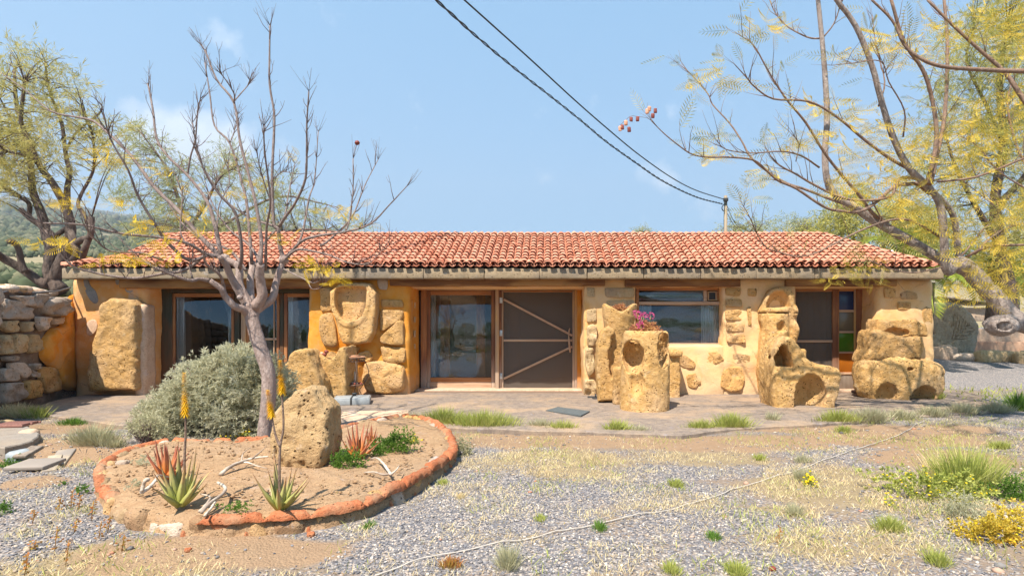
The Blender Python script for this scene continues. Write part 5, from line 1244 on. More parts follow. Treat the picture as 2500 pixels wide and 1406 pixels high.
# cord across the yard
pts = [(880, 1430), (930, 1406), (1050, 1366), (1180, 1337), (1290, 1316), (1400, 1296), (1480, 1283), (1560, 1262), (1640, 1246), (1720, 1222), (1800, 1192), (1900, 1160), (2000, 1126), (2080, 1100), (2150, 1078), (2210, 1052), (2272, 1020)]
W = []
for k, (x, y) in enumerate(pts):
    g = G(x, y, .012); W.append((g[0], g[1], float(gh(g[0], g[1]))+.016))
W = smoothline(W, 5); W[:, 2] = np.array([float(gh(p[0], p[1]))+.012 for p in W]); V, Fc = fixq(*tube(W+np.column_stack([fbm(W, 2.5, 3)*.02, fbm(W, 2.5, 4)*.02, fbm(W, 9, 6)*.007]), .0042, 6)); tag(put('white_cord', V, Fc, M_rope, loc=tuple(W[40])), 'long white cord lying across the gravel yard', 'cord')
# pipe along the retaining wall
pp = [P(x, y, yfw(max(x, -60))-.03) for x, y in ((-60, 712), (0, 714), (25, 711), (55, 714), (85, 715), (110, 713), (140, 711), (158, 706), (172, 702))]
V, Fc = fixq(*tube(smoothline(pp, 4), .016, 7)); tag(put('water_pipe', V, Fc, M_hose, loc=pp[4]), 'black water pipe lying along the top of the retaining wall', 'pipe')
# rubble pit: concrete lid with grate, boards
g0 = G(52, 1062, .12)
cs = thing('inspection_chamber', 'broken concrete chamber top with a rusty grate at the left edge of the yard', 'inspection chamber', g0)
out = [G(x, y, .08)[:2] for x, y in ((-60, 1040), (20, 1032), (60, 1030), (86, 1052), (92, 1066), (60, 1082), (20, 1090), (-60, 1092))]
o = slab('concrete_slab', out, -.1, .08, M_conc, cs, kind=None, cell=.08, wob=.05)
ga = G(18, 1032, .12); gr = []
for k in range(14):
    V, Fc = rbox((-.28+k*.04, -.15, 0), (-.256+k*.04, .15, .035), .003); gr.append((V, Fc))
for y_ in (-.16, 0, .14):
    gr.append(rbox((-.29, y_, 0.001), (.29, y_+.02, .03), .003))
for k, (V, Fc) in enumerate(gr): put('grate_bar', V@np.array(rz(.12)).T+np.array([ga[0], ga[1], .085]), Fc, M_rust, cs)
for k, (x, y, L, W_, rot, tlt, lab) in enumerate(((150, 1122, .62, .15, .55, .06, 'longest bleached board in the rubble hollow'), (128, 1142, .50, .11, .62, .10, 'middle bleached board in the rubble hollow'),
      (88, 1148, .30, .34, .1, .05, 'wide broken panel with a ragged front edge in the rubble hollow'), (70, 1122, .26, .12, .15, .2, 'grey slate coloured plank stub in the rubble hollow'))):
    c = G(x, y, .0); V, Fc = rbox((-W_/2, -L/2, -.018), (W_/2, L/2, .018), .008, .06, .004, 8); V = V@np.array(rx(tlt)).T@np.array(rz(rot)).T+np.array([c[0], c[1], .02+.02*k])
    tag(put('old_board', V, Fc, M_board if k < 3 else M_plank, loc=(c[0], c[1], .02)), lab, 'board')
stray(42, 1128, .10, M_greybox, 'smooth grey stone left of the boards in the rubble hollow', -.02, 'grey_stone')
stray(10, 1050, .10, M_pale, 'pale pink rubble lump at the foot of the broken chamber', .0, 'rubble')
stray(70, 1070, .09, M_tint, 'rubble lump below the right end of the broken chamber', .0, 'rubble')

# ------------------------------------------------------------ pole and wires
Ypo = 25; zt_ = Z_(478, Ypo); pole = thing('utility_pole', 'weathered wooden utility pole behind the roof', 'utility pole', (X_(1771, Ypo), Ypo, 0))
V, Fc = fixq(*tube([(X_(1771, Ypo), Ypo, -.2), (X_(1771, Ypo), Ypo, 4), (X_(1771.5, Ypo), Ypo, zt_)], [.10, .09, .075], 10)); put('pole_shaft', V, Fc, M_pole, pole)
V, Fc = fixq(*tube(smoothline([P(1770, 497, 24.9), P(1763, 505, 24.8), P(1764, 513, 24.85), P(1769, 515, 24.9)], 4), .02, 5)); put('cable_clamp', V, Fc, M_black, pole)
V, Fc = rbox(np.array(P(1766, 492, 24.88))-.0, np.array(P(1776, 484, 24.95))+.0+np.array([0, .02, 0]), .01) if False else rbox((X_(1766, 24.9), 24.82, Z_(492, 24.9)), (X_(1777, 24.9), 24.93, Z_(484, 24.9)), .01); put('bracket', V, Fc, M_black, pole)
def wire(pts, r_, name, label, twist=False):
    X1 = X_(1771, 24.9); X0 = X_(1133, 12.0); k = (X1-X0)/(24.9-12.0); W = []
    for x, y in pts:
        q = (x-CX)/F; Y = (X0-12.0*k)/(q-k); W.append(P(x, y, Y))
    # carry on overhead past the camera
    d = np.array(W[0])-np.array(W[1]); W.insert(0, tuple(np.array(W[0])+d/np.linalg.norm(d)*8))
    S = smoothline(W, 14)
    if not twist: V, Fc = fixq(*tube(S, r_, 6))
    else:
        L = np.concatenate([[0], np.cumsum(np.linalg.norm(np.diff(S, axis=0), axis=1))]); tt = np.linspace(0, L[-1], 1100); S2 = np.stack([np.interp(tt, L, S[:, a]) for a in range(3)], -1); ph = tt*9; off = np.stack([np.cos(ph)*.7, -np.cos(ph)*.7, np.sin(ph)], -1)*r_*.75
        V, Fc = join([fixq(*tube(S2+off, r_*.62, 4)), fixq(*tube(S2-off, r_*.62, 4))])
    tag(put(name, V, Fc, M_cable, loc=tuple(S[len(S)//2])), label, 'cable')
wire([(1133, 0), (1200, 60), (1300, 150), (1400, 242), (1480, 312), (1560, 378), (1640, 434), (1700, 465), (1768, 487)], .019, 'power_cable', 'smooth black overhead cable, the upper one at the pole')
wire([(1064, 0), (1150, 78), (1250, 162), (1350, 240), (1420, 296), (1480, 346), (1550, 396), (1620, 443), (1700, 481), (1764, 498)], .024, 'power_cable', 'twisted black overhead cable, the lower one at the pole', True)
for k, (a, b_) in enumerate((((1774, 500), (1812, 568)), ((1774, 518), (1815, 574)))):
    W = [P(*a, 24.95), P((a[0]+b_[0])/2-3, (a[1]+b_[1])/2+3, 26.5), P(*b_, 28)]; V, Fc = fixq(*tube(smoothline(W, 5), .014, 5)); tag(put('stay_wire', V, Fc, M_cable, loc=W[0]), ['upper wire dropping behind the roof from the pole', 'lower wire dropping behind the roof from the pole'][k], 'cable')
# glazed finial behind the right hip
c = P(2178, 640, 16); fn = thing('ceramic_finial', 'little blue and white glazed finial among the leaves behind the right end of the roof', 'ornament', c)
V, Fc = lathe([(.001, 0), (.10, 0), (.07, .05), (.13, .14), (.12, .22), (.05, .28), (.02, .34), (.001, .35)], c, 16); put('body', V, Fc, M_white, fn)
V, Fc = lathe([(.127, .11), (.136, .14), (.13, .18)], c, 16); put('band', V, Fc, M_blue, fn)
M_litter = leafm('litter', [(.16, .09, .05), (.34, .22, .12), (.50, .36, .16), (.42, .30, .10)], .1)
# ------------------------------------------------------------ plants: tools
def basis(D, roll=None):
    "rotation matrices whose local +Z runs along D"
    D = D/np.maximum(np.linalg.norm(D, axis=1, keepdims=True), 1e-9); h = np.tile([0.31, .95, .05], (len(D), 1))
    u = np.cross(h, D); u /= np.maximum(np.linalg.norm(u, axis=1, keepdims=True), 1e-9); v_ = np.cross(D, u)
    a = RNG.uniform(0, 2*math.pi, len(D)) if roll is None else roll
    c, s = np.cos(a)[:, None], np.sin(a)[:, None]
    return np.stack([u*c+v_*s, -u*s+v_*c, D], -1)
def scatter(T, TF, pos, R, s):
    V = np.einsum('nij,kj->nki', R, T)*np.asarray(s).reshape(-1, 1, 1)+pos[:, None]
    Fc = TF[None]+(np.arange(len(pos))*len(T))[:, None, None]
    return V.reshape(-1, 3), Fc.reshape(-1, TF.shape[1])
def quads(A, B, W):
    "thin leaf quads from A to B of half width W (vectors)"
    V = np.stack([A-W*.35, (A+B)/2-W, B, (A+B)/2+W], 1).reshape(-1, 3); n = len(A); return V, (np.arange(n)[:, None]*4+np.arange(4)[None])
def rdir(n, up=0., spread=1.):
    d = RNG.normal(0, 1, (n, 3))*spread; d[:, 2] += up; return d/np.linalg.norm(d, axis=1, keepdims=True)
def T_fern(np_=9, L=1., w=.26, wid=.022, droop=.25):
    "bipinnate leaf: paired narrow pinnae on an arched rachis, along +Z"
    A, B, W = [], [], []
    for i in range(np_):
        t_ = (i+1)/(np_+.5); c = np.array([0, -droop*t_*t_, t_])*L; q = w*math.sin(math.pi*min(1, t_*.9+.12))**.7
        for sg in (-1, 1):
            A.append(c); B.append(c+np.array([sg*q, -.10*L*t_, .12])*L); W.append(np.array([0, .25, 1])*wid*L)
    A.append(np.zeros(3)); B.append(np.array([0, -droop, 1])*L); W.append(np.array([.007, 0, 0])*L)
    return quads(np.array(A), np.array(B), np.array(W))
def T_wisp(n=15, L=1., lw=.5, wid=.018, seed=1):
    "hanging twig with scattered narrow leaves"
    r_ = np.random.default_rng(seed); t_ = np.linspace(.08, 1, n); c = np.stack([.06*np.sin(t_*5), -.25*t_**2, t_], -1)*L
    d = r_.normal(0, .42, (n, 3)); d[:, 2] += .9; d /= np.linalg.norm(d, axis=1, keepdims=True); B = c+d*lw*L*r_.uniform(.6, 1.1, (n, 1)); W = np.cross(d, r_.normal(0, 1, (n, 3))); W /= np.linalg.norm(W, axis=1, keepdims=True)
    return quads(c, B, W*wid*L)
def T_tuft(n=9, seed=2, wid=.09):
    r_ = np.random.default_rng(seed); d = r_.normal(0, .5, (n, 3)); d[:, 2] += .9; d /= np.linalg.norm(d, axis=1, keepdims=True); c = np.stack([np.zeros(n), np.zeros(n), r_.uniform(0, .7, n)], -1)
    W = np.cross(d, r_.normal(0, 1, (n, 3))); W /= np.linalg.norm(W, axis=1, keepdims=True); return quads(c, c+d*r_.uniform(.35, .7, (n, 1)), W*wid)
FERN, WISP, WISP2, TUFT = T_fern(), T_wisp(), T_wisp(13, 1, .38, .03, 4), T_tuft()
def limb(path, Y0, Y1, r0, r1, n=7, k=4, wob=.12, rough=.05, power=1.):
    "branch traced in the photo, given its own depth from Y0 to Y1; returns centre line and radii"
    p = smoothline(np.array(path, float), k); m_ = len(p); t_ = np.linspace(0, 1, m_)**power
    Y = Y0+(Y1-Y0)*t_+wob*np.sin(np.linspace(0, 1, m_)*math.pi)*RNG.uniform(-1, 1)
    S = np.array([P(x, y, d) for (x, y), d in zip(p, Y)]); rad = r0+(r1-r0)*np.linspace(0, 1, m_)**.8
    return S, rad
def twigs(S, rad, n, L, t0=.3, up=.6, r_=.004, sub=1):
    out = []
    for i in range(n):
        j = int((t0+(1-t0)*random.random())*(len(S)-2))+1; d = S[j]-S[j-1]; d /= np.linalg.norm(d)+1e-9; q = d*.8+np.array([random.uniform(-1, 1), random.uniform(-1, 1), random.uniform(-.3, 1)+up]); q /= np.linalg.norm(q)
        l = L*random.uniform(.4, 1.2); pts = [S[j]]
        for k in range(3): q = q+np.array([random.uniform(-.3, .3), random.uniform(-.3, .3), random.uniform(-.1, .35)]); q /= np.linalg.norm(q); pts.append(pts[-1]+q*l/3)
        out.append((np.array(pts), np.linspace(min(r_, rad[j]*.8), .0015, 4)))
    return out
def tubes(lst, n=5, rough=0): return join([fixq(*tube(S, R, n, rough)) for S, R in lst])
def tipfan(S, n, L, r_=.0028):
    out = []
    for i in range(n):
        d = S[-1]-S[-2]; d = d/np.linalg.norm(d)+np.array([random.uniform(-.9, .9), random.uniform(-.9, .9), random.uniform(-.1, .7)]); d /= np.linalg.norm(d); l = L*random.uniform(.4, 1.1)
        out.append((np.array([S[-1], S[-1]+d*l*.5, S[-1]+d*l+np.array([0, 0, random.uniform(-.02, .05)])]), np.linspace(r_, .001, 3)))
    return out

# ------------------------------------------------------------ bare tree in the left foreground
YT = 6.72; tb = P(645, 1088, YT)
ft = thing('bare_tree', 'nearly leafless pinkish barked tree with many upright limbs, in front of the left window', 'tree', (tb[0], tb[1], 0))
main = [([(644, 1092), (648, 1040), (656, 960), (653, 905), (636, 850), (622, 805), (613, 765), (612, 742)], YT, YT, .086, .074, 12),
        ([(610, 770), (593, 755), (574, 748), (550, 724), (539, 704), (512, 685)], YT, YT-.35, .055, .028, 8),
        ([(613, 765), (607, 742), (590, 712), (583, 688), (585, 669), (581, 650), (560, 637), (547, 632)], YT, YT+.05, .060, .036, 9),
        ([(604, 745), (582, 709), (563, 674), (550, 644), (536, 627)], YT+.03, YT-.25, .055, .03, 8),
        ([(612, 750), (611, 717), (612, 674), (616, 655), (615, 640)], YT+.1, YT+.35, .05, .035, 8),
        ([(622, 752), (640, 723), (636, 690), (634, 668), (636, 645)], YT, YT-.15, .065, .045, 8),
        ([(618, 762), (639, 748), (664, 730), (673, 696), (683, 660), (693, 637)], YT, YT+.15, .055, .032, 9)]
g = []
for pth, a, b_, r0, r1, n in main:
    S, R = limb(pth, a, b_, r0, r1, wob=.03); g.append(fixq(*tube(S, R, n, .05)))
for (x, y, dy, r_) in ((586, 727, -.1, .034), (613, 768, 0, .082), (693, 634, .15, .055), (548, 632, .05, .055)):
    c = np.array(P(x, y, YT+dy)); V, Fc = rbox(c-r_, c+r_, r_*.9, r_*.4, r_*.15, 9); g.append((V, Fc))
V, Fc = join(g); put('trunk', V, Fc, M_bark, ft)
br = [([(512, 685), (485, 681), (469, 685), (439, 678), (404, 664), (372, 650), (335, 630), (310, 640)], -.35, -.8, .026, .008),
      ([(550, 722), (544, 690), (536, 671), (518, 656), (500, 640), (497, 610)], -.2, -.7, .022, .008),
      ([(547, 632), (505, 622), (470, 648), (440, 663), (400, 668), (335, 679), (280, 675), (219, 663), (175, 648), (140, 610), (110, 560)], .05, -1.0, .024, .007),
      ([(538, 627), (482, 570), (435, 514), (378, 458), (322, 383), (270, 331), (228, 296), (180, 285), (123, 271), (61, 220), (0, 177)], .05, .9, .032, .006),
      ([(547, 632), (511, 622), (463, 636), (411, 594), (378, 547), (336, 477), (313, 416), (270, 340), (252, 275)], .05, -1.1, .028, .006),
      ([(540, 625), (524, 547), (505, 491), (463, 434), (411, 383), (383, 340), (374, 275), (364, 218), (360, 206)], .05, .6, .028, .008),
      ([(458, 427), (465, 383), (477, 340), (482, 275), (489, 242)], .35, .1, .013, .006),
      ([(585, 655), (590, 613), (576, 524), (538, 477), (505, 430), (482, 369), (470, 300)], 0, -.6, .024, .006),
      ([(683, 590), (674, 556), (630, 540), (604, 528), (547, 486), (500, 416), (478, 370)], .1, .9, .02, .006),
      ([(693, 637), (683, 600), (679, 561), (669, 547), (665, 477), (665, 406), (669, 322), (669, 275), (658, 204), (658, 134), (659, 63)], .15, .1, .028, .009),
      ([(679, 556), (700, 525), (721, 495), (745, 439), (749, 369), (749, 303), (754, 223)], .15, -.5, .022, .007),
      ([(695, 637), (735, 590), (782, 575), (843, 566), (904, 547), (951, 500), (993, 455)], .15, -.5, .022, .005),
      ([(782, 600), (805, 585), (857, 533), (880, 480), (895, 444), (923, 390)], 0, .8, .014, .005), ([(843, 566), (852, 542), (858, 500), (862, 462), (862, 387)], -.1, .1, .011, .006),
      ([(693, 637), (720, 612), (745, 610), (801, 622), (843, 639), (876, 646)], .15, -.9, .02, .005), ([(876, 646), (905, 640), (930, 615), (950, 600)], -.9, -1.2, .006, .003),
      ([(698, 627), (735, 580), (754, 486), (768, 439), (777, 322)], .15, .8, .018, .005),
      ([(636, 650), (637, 580), (622, 486), (604, 416), (585, 340), (571, 251), (529, 195), (505, 134), (491, 110)], -.15, .2, .026, .008),
      ([(571, 251), (571, 228), (547, 190), (536, 178)], .05, -.3, .009, .005), ([(571, 248), (600, 215), (612, 200)], .05, .3, .008, .005),
      ([(615, 645), (604, 510), (590, 444), (561, 350), (524, 308), (512, 228), (500, 153)], .3, .8, .022, .007), ([(561, 350), (572, 320), (580, 280)], .6, .7, .008, .004),
      ([(648, 660), (651, 556), (660, 490), (646, 369), (644, 308)], 0, -.9, .018, .006), ([(660, 490), (640, 430), (626, 370)], -.4, -.8, .008, .004),
      ([(536, 627), (505, 622), (458, 594), (388, 580), (294, 570), (200, 549), (105, 545)], -.1, -1.3, .022, .008), ([(400, 636), (341, 617), (270, 613), (228, 580), (205, 550)], -.6, -1.2, .013, .006),
      ([(470, 680), (463, 650), (472, 620)], -.4, -.5, .01, .005), ([(690, 655), (740, 680), (770, 690), (800, 665)], 0, -.6, .010, .004), ([(750, 684), (762, 705), (785, 700), (790, 672)], -.3, -.6, .006, .003),
      ([(640, 650), (610, 600), (560, 560), (520, 500), (500, 440)], -.1, .5, .02, .005), ([(625, 650), (640, 600), (690, 540), (705, 470), (720, 400)], .2, .9, .018, .005), ([(600, 660), (560, 610), (500, 590), (440, 540), (400, 480), (350, 440)], .1, .9, .02, .005),
      ([(455, 600), (440, 560), (445, 480), (430, 430)], -.4, -.2, .009, .004), ([(665, 440), (690, 420), (720, 425)], .1, -.2, .007, .004), ([(530, 560), (535, 500), (560, 450), (555, 400)], .1, .3, .01, .004)]
bl, tl, sprpos = [], [], []
for pth, a, b_, r0, r1 in br:
    S, R = limb(pth, YT+a, YT+b_, r0, r1, wob=.08); bl.append((S, R)); tl += twigs(S, R, 5+len(pth), .30, .35, .5, .005); tl += tipfan(S, 5, .28)
for S, R in bl: V, Fc = fixq(*tube(S, R, 6, .06)); put('branch', V, Fc, M_limb, ft)
sub = []
for S, R in tl[::2]: sub += twigs(S, R, 1, .12, .3, .5, .002)
V, Fc = tubes(tl+sub, 4); put('twigs', V, Fc, M_twig, ft)
spots = [(100, 590, 30, -.9), (150, 597, 25, -.9), (160, 495, 35, .2), (240, 362, 25, .6), (262, 395, 25, -.8), (300, 392, 25, .5), (325, 388, 25, .5), (385, 415, 22, .3), (400, 430, 20, .3), (440, 523, 30, .3), (480, 525, 30, .1), (495, 565, 30, -.3), (350, 545, 30, -.8), (330, 632, 30, -1), (390, 600, 35, -.8), (370, 560, 25, -.7), (300, 640, 30, -1), (410, 633, 30, -.9),
         (605, 540, 30, 0), (560, 470, 35, .5), (625, 445, 35, .6), (470, 460, 30, .4), (810, 515, 40, .5), (850, 510, 30, .4), (760, 640, 32, -.6), (790, 655, 40, -.6), (820, 682, 30, -.6), (300, 500, 30, -.7), (180, 500, 25, .3), (240, 640, 22, -1), (720, 385, 18, .5), (700, 590, 25, .2), (540, 610, 30, .3), (650, 520, 20, .1), (880, 545, 22, .3), (590, 400, 20, .4), (155, 470, 20, .2)]
pos, dr, sz = [], [], []
for x, y, r_, dy in spots:
    for k in range(max(5, r_//3)):
        q = np.array(P(x+random.gauss(0, r_*.45), y+random.gauss(0, r_*.22), YT+dy+random.gauss(0, .1))); pos.append(q); d = np.array([random.uniform(-1, 1), random.uniform(-.6, .6), random.uniform(-.5, .3)]); dr.append(d); sz.append(random.uniform(.10, .19))
V, Fc = scatter(*FERN, np.array(pos), basis(np.array(dr), RNG.uniform(-.6, .6, len(pos))), sz); put('leaves', V, Fc, M_yellow, ft, smooth=False)
q = P(872, 349, YT+.1); V, Fc = rbox(np.array(q)-.03, np.array(q)+.03, .028, .015, .004, 30); put('seed_pod', V, Fc, M_pod, ft)
V, Fc = fixq(*tube([P(862, 390, YT+.1), P(866, 370, YT+.1), P(871, 352, YT+.1)], .002, 4)); put('stalk', V, Fc, M_twig, ft)

# ------------------------------------------------------------ overhanging tree from the right
YR = 8.2; rt = thing('leaning_tree', 'leaning grey trunked tree with feathery yellow green leaves arching in from the right', 'tree', P(2560, 880, YR))
gmn = [([(2640, 850), (2560, 812), (2500, 790), (2462, 768), (2432, 728), (2400, 696), (2362, 655), (2330, 640)], YR-.2, YR+.2, .145, .115, 12),
       ([(2480, 786), (2455, 790), (2446, 790)], YR-.1, YR-.28, .14, .115, 12),
       ([(2335, 645), (2293, 630), (2219, 586), (2128, 535), (2088, 506), (2042, 478), (2019, 438), (2014, 370), (2019, 285), (2011, 142), (1997, 0), (1993, -60)], YR+.2, YR+.3, .082, .028, 9),
       ([(2330, 650), (2316, 664), (2306, 640), (2304, 569), (2293, 495), (2264, 455), (2219, 410), (2185, 347), (2156, 262), (2128, 159), (2088, 63), (2042, 0), (2010, -50)], YR+.1, YR-.7, .068, .028, 9),
       ([(2350, 645), (2341, 626), (2332, 546), (2318, 510), (2298, 487), (2275, 465)], YR+.25, YR-.2, .05, .035, 8)]
g = []
for pth, a, b_, r0, r1, n in gmn:
    S, R = limb(pth, a, b_, r0, r1, wob=.03); g.append(fixq(*tube(S, R, n, .05)))
c = np.array(P(2446, 795, YR-.25)); V, Fc = surfnet(lambda p: np.maximum(sd_ell(p, c+np.array([.05, .08, 0]), (.19, .22, .15))+.014*fbm(p, 12, 5, 4), -sd_ell(p, c+np.array([-.03, -.16, -.01]), (.085, .19, .07))), c-.4, c+.4, .02); g.append((V, Fc))
for (x, y, r_) in ((2345, 650, .125), (2395, 690, .12), (2318, 655, .09)):
    c = np.array(P(x, y, YR+.12)); g.append(rbox(c-r_, c+r_, r_*.95, r_*.3, .02, 6))
V, Fc = join(g); put('trunk', V, Fc, M_bark2, rt)
rb = [([(2270, 450), (2293, 353), (2307, 273), (2313, 114), (2304, -10)], -.35, .1, .035, .02), ([(2265, 450), (2287, 341), (2276, 245), (2253, 171), (2207, 102), (2173, -10)], -.35, -.6, .032, .02),
      ([(2560, 172), (2500, 174), (2412, 171), (2298, 162), (2241, 139), (2207, 108), (2179, 51), (2128, 0)], -1.2, -1.0, .034, .014), ([(2560, 330), (2500, 245), (2452, 176), (2389, 120), (2321, 57), (2264, 0)], -.6, -.4, .035, .016),
      ([(2270, 472), (2241, 450), (2219, 450), (2185, 455), (2150, 484), (2122, 506), (2093, 518), (2060, 516), (2014, 506), (1945, 461), (1900, 441), (1871, 416), (1839, 391), (1779, 384), (1729, 384), (1690, 377), (1658, 356), (1622, 327), (1590, 295)], -.1, -1.0, .032, .006),
      ([(2262, 450), (2235, 436), (2202, 435), (2188, 450), (2175, 478), (2128, 489), (2059, 484), (1985, 450), (1943, 425), (1905, 405), (1880, 380)], -.1, -.6, .028, .01),
      ([(2000, 409), (1957, 381), (1907, 370), (1836, 374), (1775, 366), (1752, 347)], -.3, -.9, .014, .005), ([(2088, 506), (2030, 487), (1965, 462), (1911, 443), (1839, 391), (1811, 345), (1782, 302), (1740, 256), (1729, 231), (1694, 189), (1658, 157)], .2, .9, .024, .005),
      ([(2167, 546), (2130, 520), (2099, 478), (2059, 432), (2014, 375), (1968, 301), (1925, 249), (1893, 203), (1868, 160), (1839, 110), (1804, 85)], .2, -.7, .03, .006),
      ([(2224, 415), (2173, 387), (2110, 341), (2042, 285), (1974, 248), (1889, 242), (1843, 213), (1822, 189), (1793, 157)], -.2, -1.3, .026, .005),
      ([(2008, 94), (1982, 94), (1957, 85), (1921, 64), (1893, 32), (1875, -10)], .3, .6, .014, .007), ([(2010, 92), (2035, 60), (2050, 20), (2060, -10)], .3, .1, .012, .006),
      ([(2298, 580), (2241, 546), (2196, 535), (2145, 546), (2088, 569), (2031, 598), (1985, 620), (1945, 626), (1900, 615), (1872, 605), (1847, 569), (1835, 540), (1816, 504)], .1, -1.2, .02, .005),
      ([(2300, 652), (2230, 666), (2170, 655), (2120, 635)], -.1, -.9, .012, .005), ([(2350, 632), (2412, 603), (2500, 598), (2560, 600)], .2, -.6, .025, .012), ([(2380, 620), (2420, 580), (2469, 552), (2540, 540)], .1, .5, .018, .01),
      ([(2287, 444), (2384, 432), (2500, 387), (2560, 370)], -.2, -1.0, .016, .012), ([(2345, 630), (2400, 560), (2440, 520), (2350, 440)], .2, .8, .014, .006), ([(2512, 420), (2480, 350), (2460, 260), (2470, 200)], .3, .6, .02, .012), ([(2540, 480), (2440, 420), (2390, 360), (2340, 330)], .2, .6, .014, .006),
      ([(2145, 260), (2160, 200), (2140, 120), (2130, 40)], -.4, -.1, .012, .005), ([(2205, 335), (2208, 270), (2170, 200), (2150, 150), (2080, 155), (2030, 160)], -.4, -.9, .012, .004), ([(1943, 395), (1950, 350), (1925, 320)], -.6, -.8, .007, .003), ([(2128, 489), (2150, 530), (2165, 550)], -.1, 0, .012, .008)]
bl, tl, pos, dr, sz = [], [], [], [], []
for k, (pth, a, b_, r0, r1) in enumerate(rb):
    S, R = limb(pth, YR+a, YR+b_, r0, r1, wob=.1); bl.append((S, R)); tw = twigs(S, R, 4+len(pth), .45, .25, .2, .006)+tipfan(S, 3, .3); tl += tw
    for T_, _ in tw:
        if random.random() < .6:
            d = T_[-1]-T_[-2]; d /= np.linalg.norm(d)
            for q in range(random.choice((1, 1, 2))): pos.append(T_[random.choice((-1, -2))]); dr.append(d*.7+np.array([random.uniform(-.7, .7), random.uniform(-.6, .6), random.uniform(-.75, .2)])); sz.append(random.uniform(.20, .40))
for S, R in bl: V, Fc = fixq(*tube(S, R, 7, .05)); put('branch', V, Fc, M_twig2, rt)
V, Fc = tubes(tl, 4); put('twigs', V, Fc, M_twig2, rt)
V, Fc = scatter(*T_fern(9, 1, .22, .016), np.array(pos), basis(np.array(dr), RNG.uniform(-.5, .5, len(pos))), sz); put('sparse_leaves', V, Fc, M_smallleaf, rt, smooth=False)
ysp = [(2110, 300, 50), (2180, 330, 60), (2150, 390, 60), (2080, 360, 40), (2250, 360, 60), (2320, 380, 80), (2400, 370, 80), (2460, 340, 60), (2210, 480, 50), (2150, 440, 50), (2250, 550, 40), (2230, 510, 40), (2330, 300, 60), (2420, 280, 60), (2230, 130, 50), (2170, 110, 40), (2110, 130, 40), (2300, 90, 60), (2380, 60, 70), (2450, 40, 70), (2480, 120, 50), (2480, 480, 50),
       (2400, 480, 50), (2470, 520, 40), (2420, 620, 60), (2470, 640, 50), (2360, 590, 50), (2340, 560, 40), (2450, 570, 50), (2130, 640, 30), (2070, 660, 28), (2090, 655, 28), (2030, 682, 22), (2110, 672, 30), (2420, 690, 60), (2480, 720, 50), (2060, 270, 40), (2000, 250, 30), (1700, 205, 22), (1780, 185, 26), (1855, 60, 24), (1905, 70, 20), (1990, 330, 30), (1930, 340, 30), (2040, 440, 40), (2090, 470, 40), (2360, 420, 60), (2290, 440, 50), (2480, 260, 50), (2350, 700, 30), (2380, 640, 40), (1740, 380, 26), (1880, 420, 26)]
pos, dr, sz = [], [], []
for x, y, r_ in ysp:
    lowp = 630 < y < 690 and x < 2150
    for k in range(int(r_*.40)+3):
        Yq_ = YR+random.uniform(-.9, .9); pos.append(P(x+random.gauss(0, r_*.6), y+random.gauss(0, r_*.42), Yq_)); dr.append([random.uniform(-1.2, 1.2), random.uniform(-.6, .6), random.uniform(-.6, .15)]); sz.append(random.uniform(.12, .22) if lowp else random.uniform(.2, .38))
V, Fc = scatter(*T_fern(9, 1, .19, .017, .35), np.array(pos), basis(np.array(dr), RNG.uniform(-.5, .5, len(pos))), sz); put('crown', V, Fc, M_yelgreen, rt, smooth=False)
up = [np.array(p) for p in ((7.2, 8.3, 4.4), (6.6, 6.8, 5.5), (5.2, 5.2, 6.0), (3.6, 4.2, 6.1))]; up2 = [np.array(p) for p in ((7.0, 7.4, 5.1), (7.2, 5.6, 5.6), (7.6, 4.0, 5.5))]
for L_ in (up, up2):
    S = smoothline(L_, 5); V, Fc = fixq(*tube(S, np.linspace(.06, .015, len(S)), 7, .05)); put('branch', V, Fc, M_twig2, rt)
pos = np.vstack([np.array(random.choice(up[1:]+up2[1:]))+RNG.normal(0, 1, (1, 3))*np.array([.9, .6, .3]) for _ in range(230)]); pos[:, 2] = np.maximum(pos[:, 2], 5.0)
V, Fc = scatter(*T_fern(14, 1, .2, .02, .3), pos, basis(np.column_stack([RNG.normal(0, 1, 230), RNG.normal(0, 1, 230), RNG.normal(-.3, .2, 230)]), RNG.uniform(-.5, .5, 230)), RNG.uniform(.35, .6, 230)); put('overhead_crown', V, Fc, M_yelgreen, rt, smooth=False)
for k, (x, y) in enumerate(((1528, 300), (1541, 291), (1519, 310), (1514, 314), (1536, 316), (1557, 290), (1580, 272), (1600, 270), (1594, 283), (1585, 266))):
    c = np.array(P(x, y, YR-1.05)); V, Fc = rbox(c-np.array([.022, .01, .035]), c+np.array([.022, .01, .03]), .01, .012, .004, 25); put('seed_pod', V, Fc, M_pod if k % 3 else M_podlight, rt)
W = smoothline([P(x, y, YR-1.05) for x, y in ((1590, 295), (1578, 288), (1555, 285), (1540, 284), (1525, 296), (1515, 305))], 4); V, Fc = fixq(*tube(W, .003, 4)); put('stalk', V, Fc, M_twig2, rt)

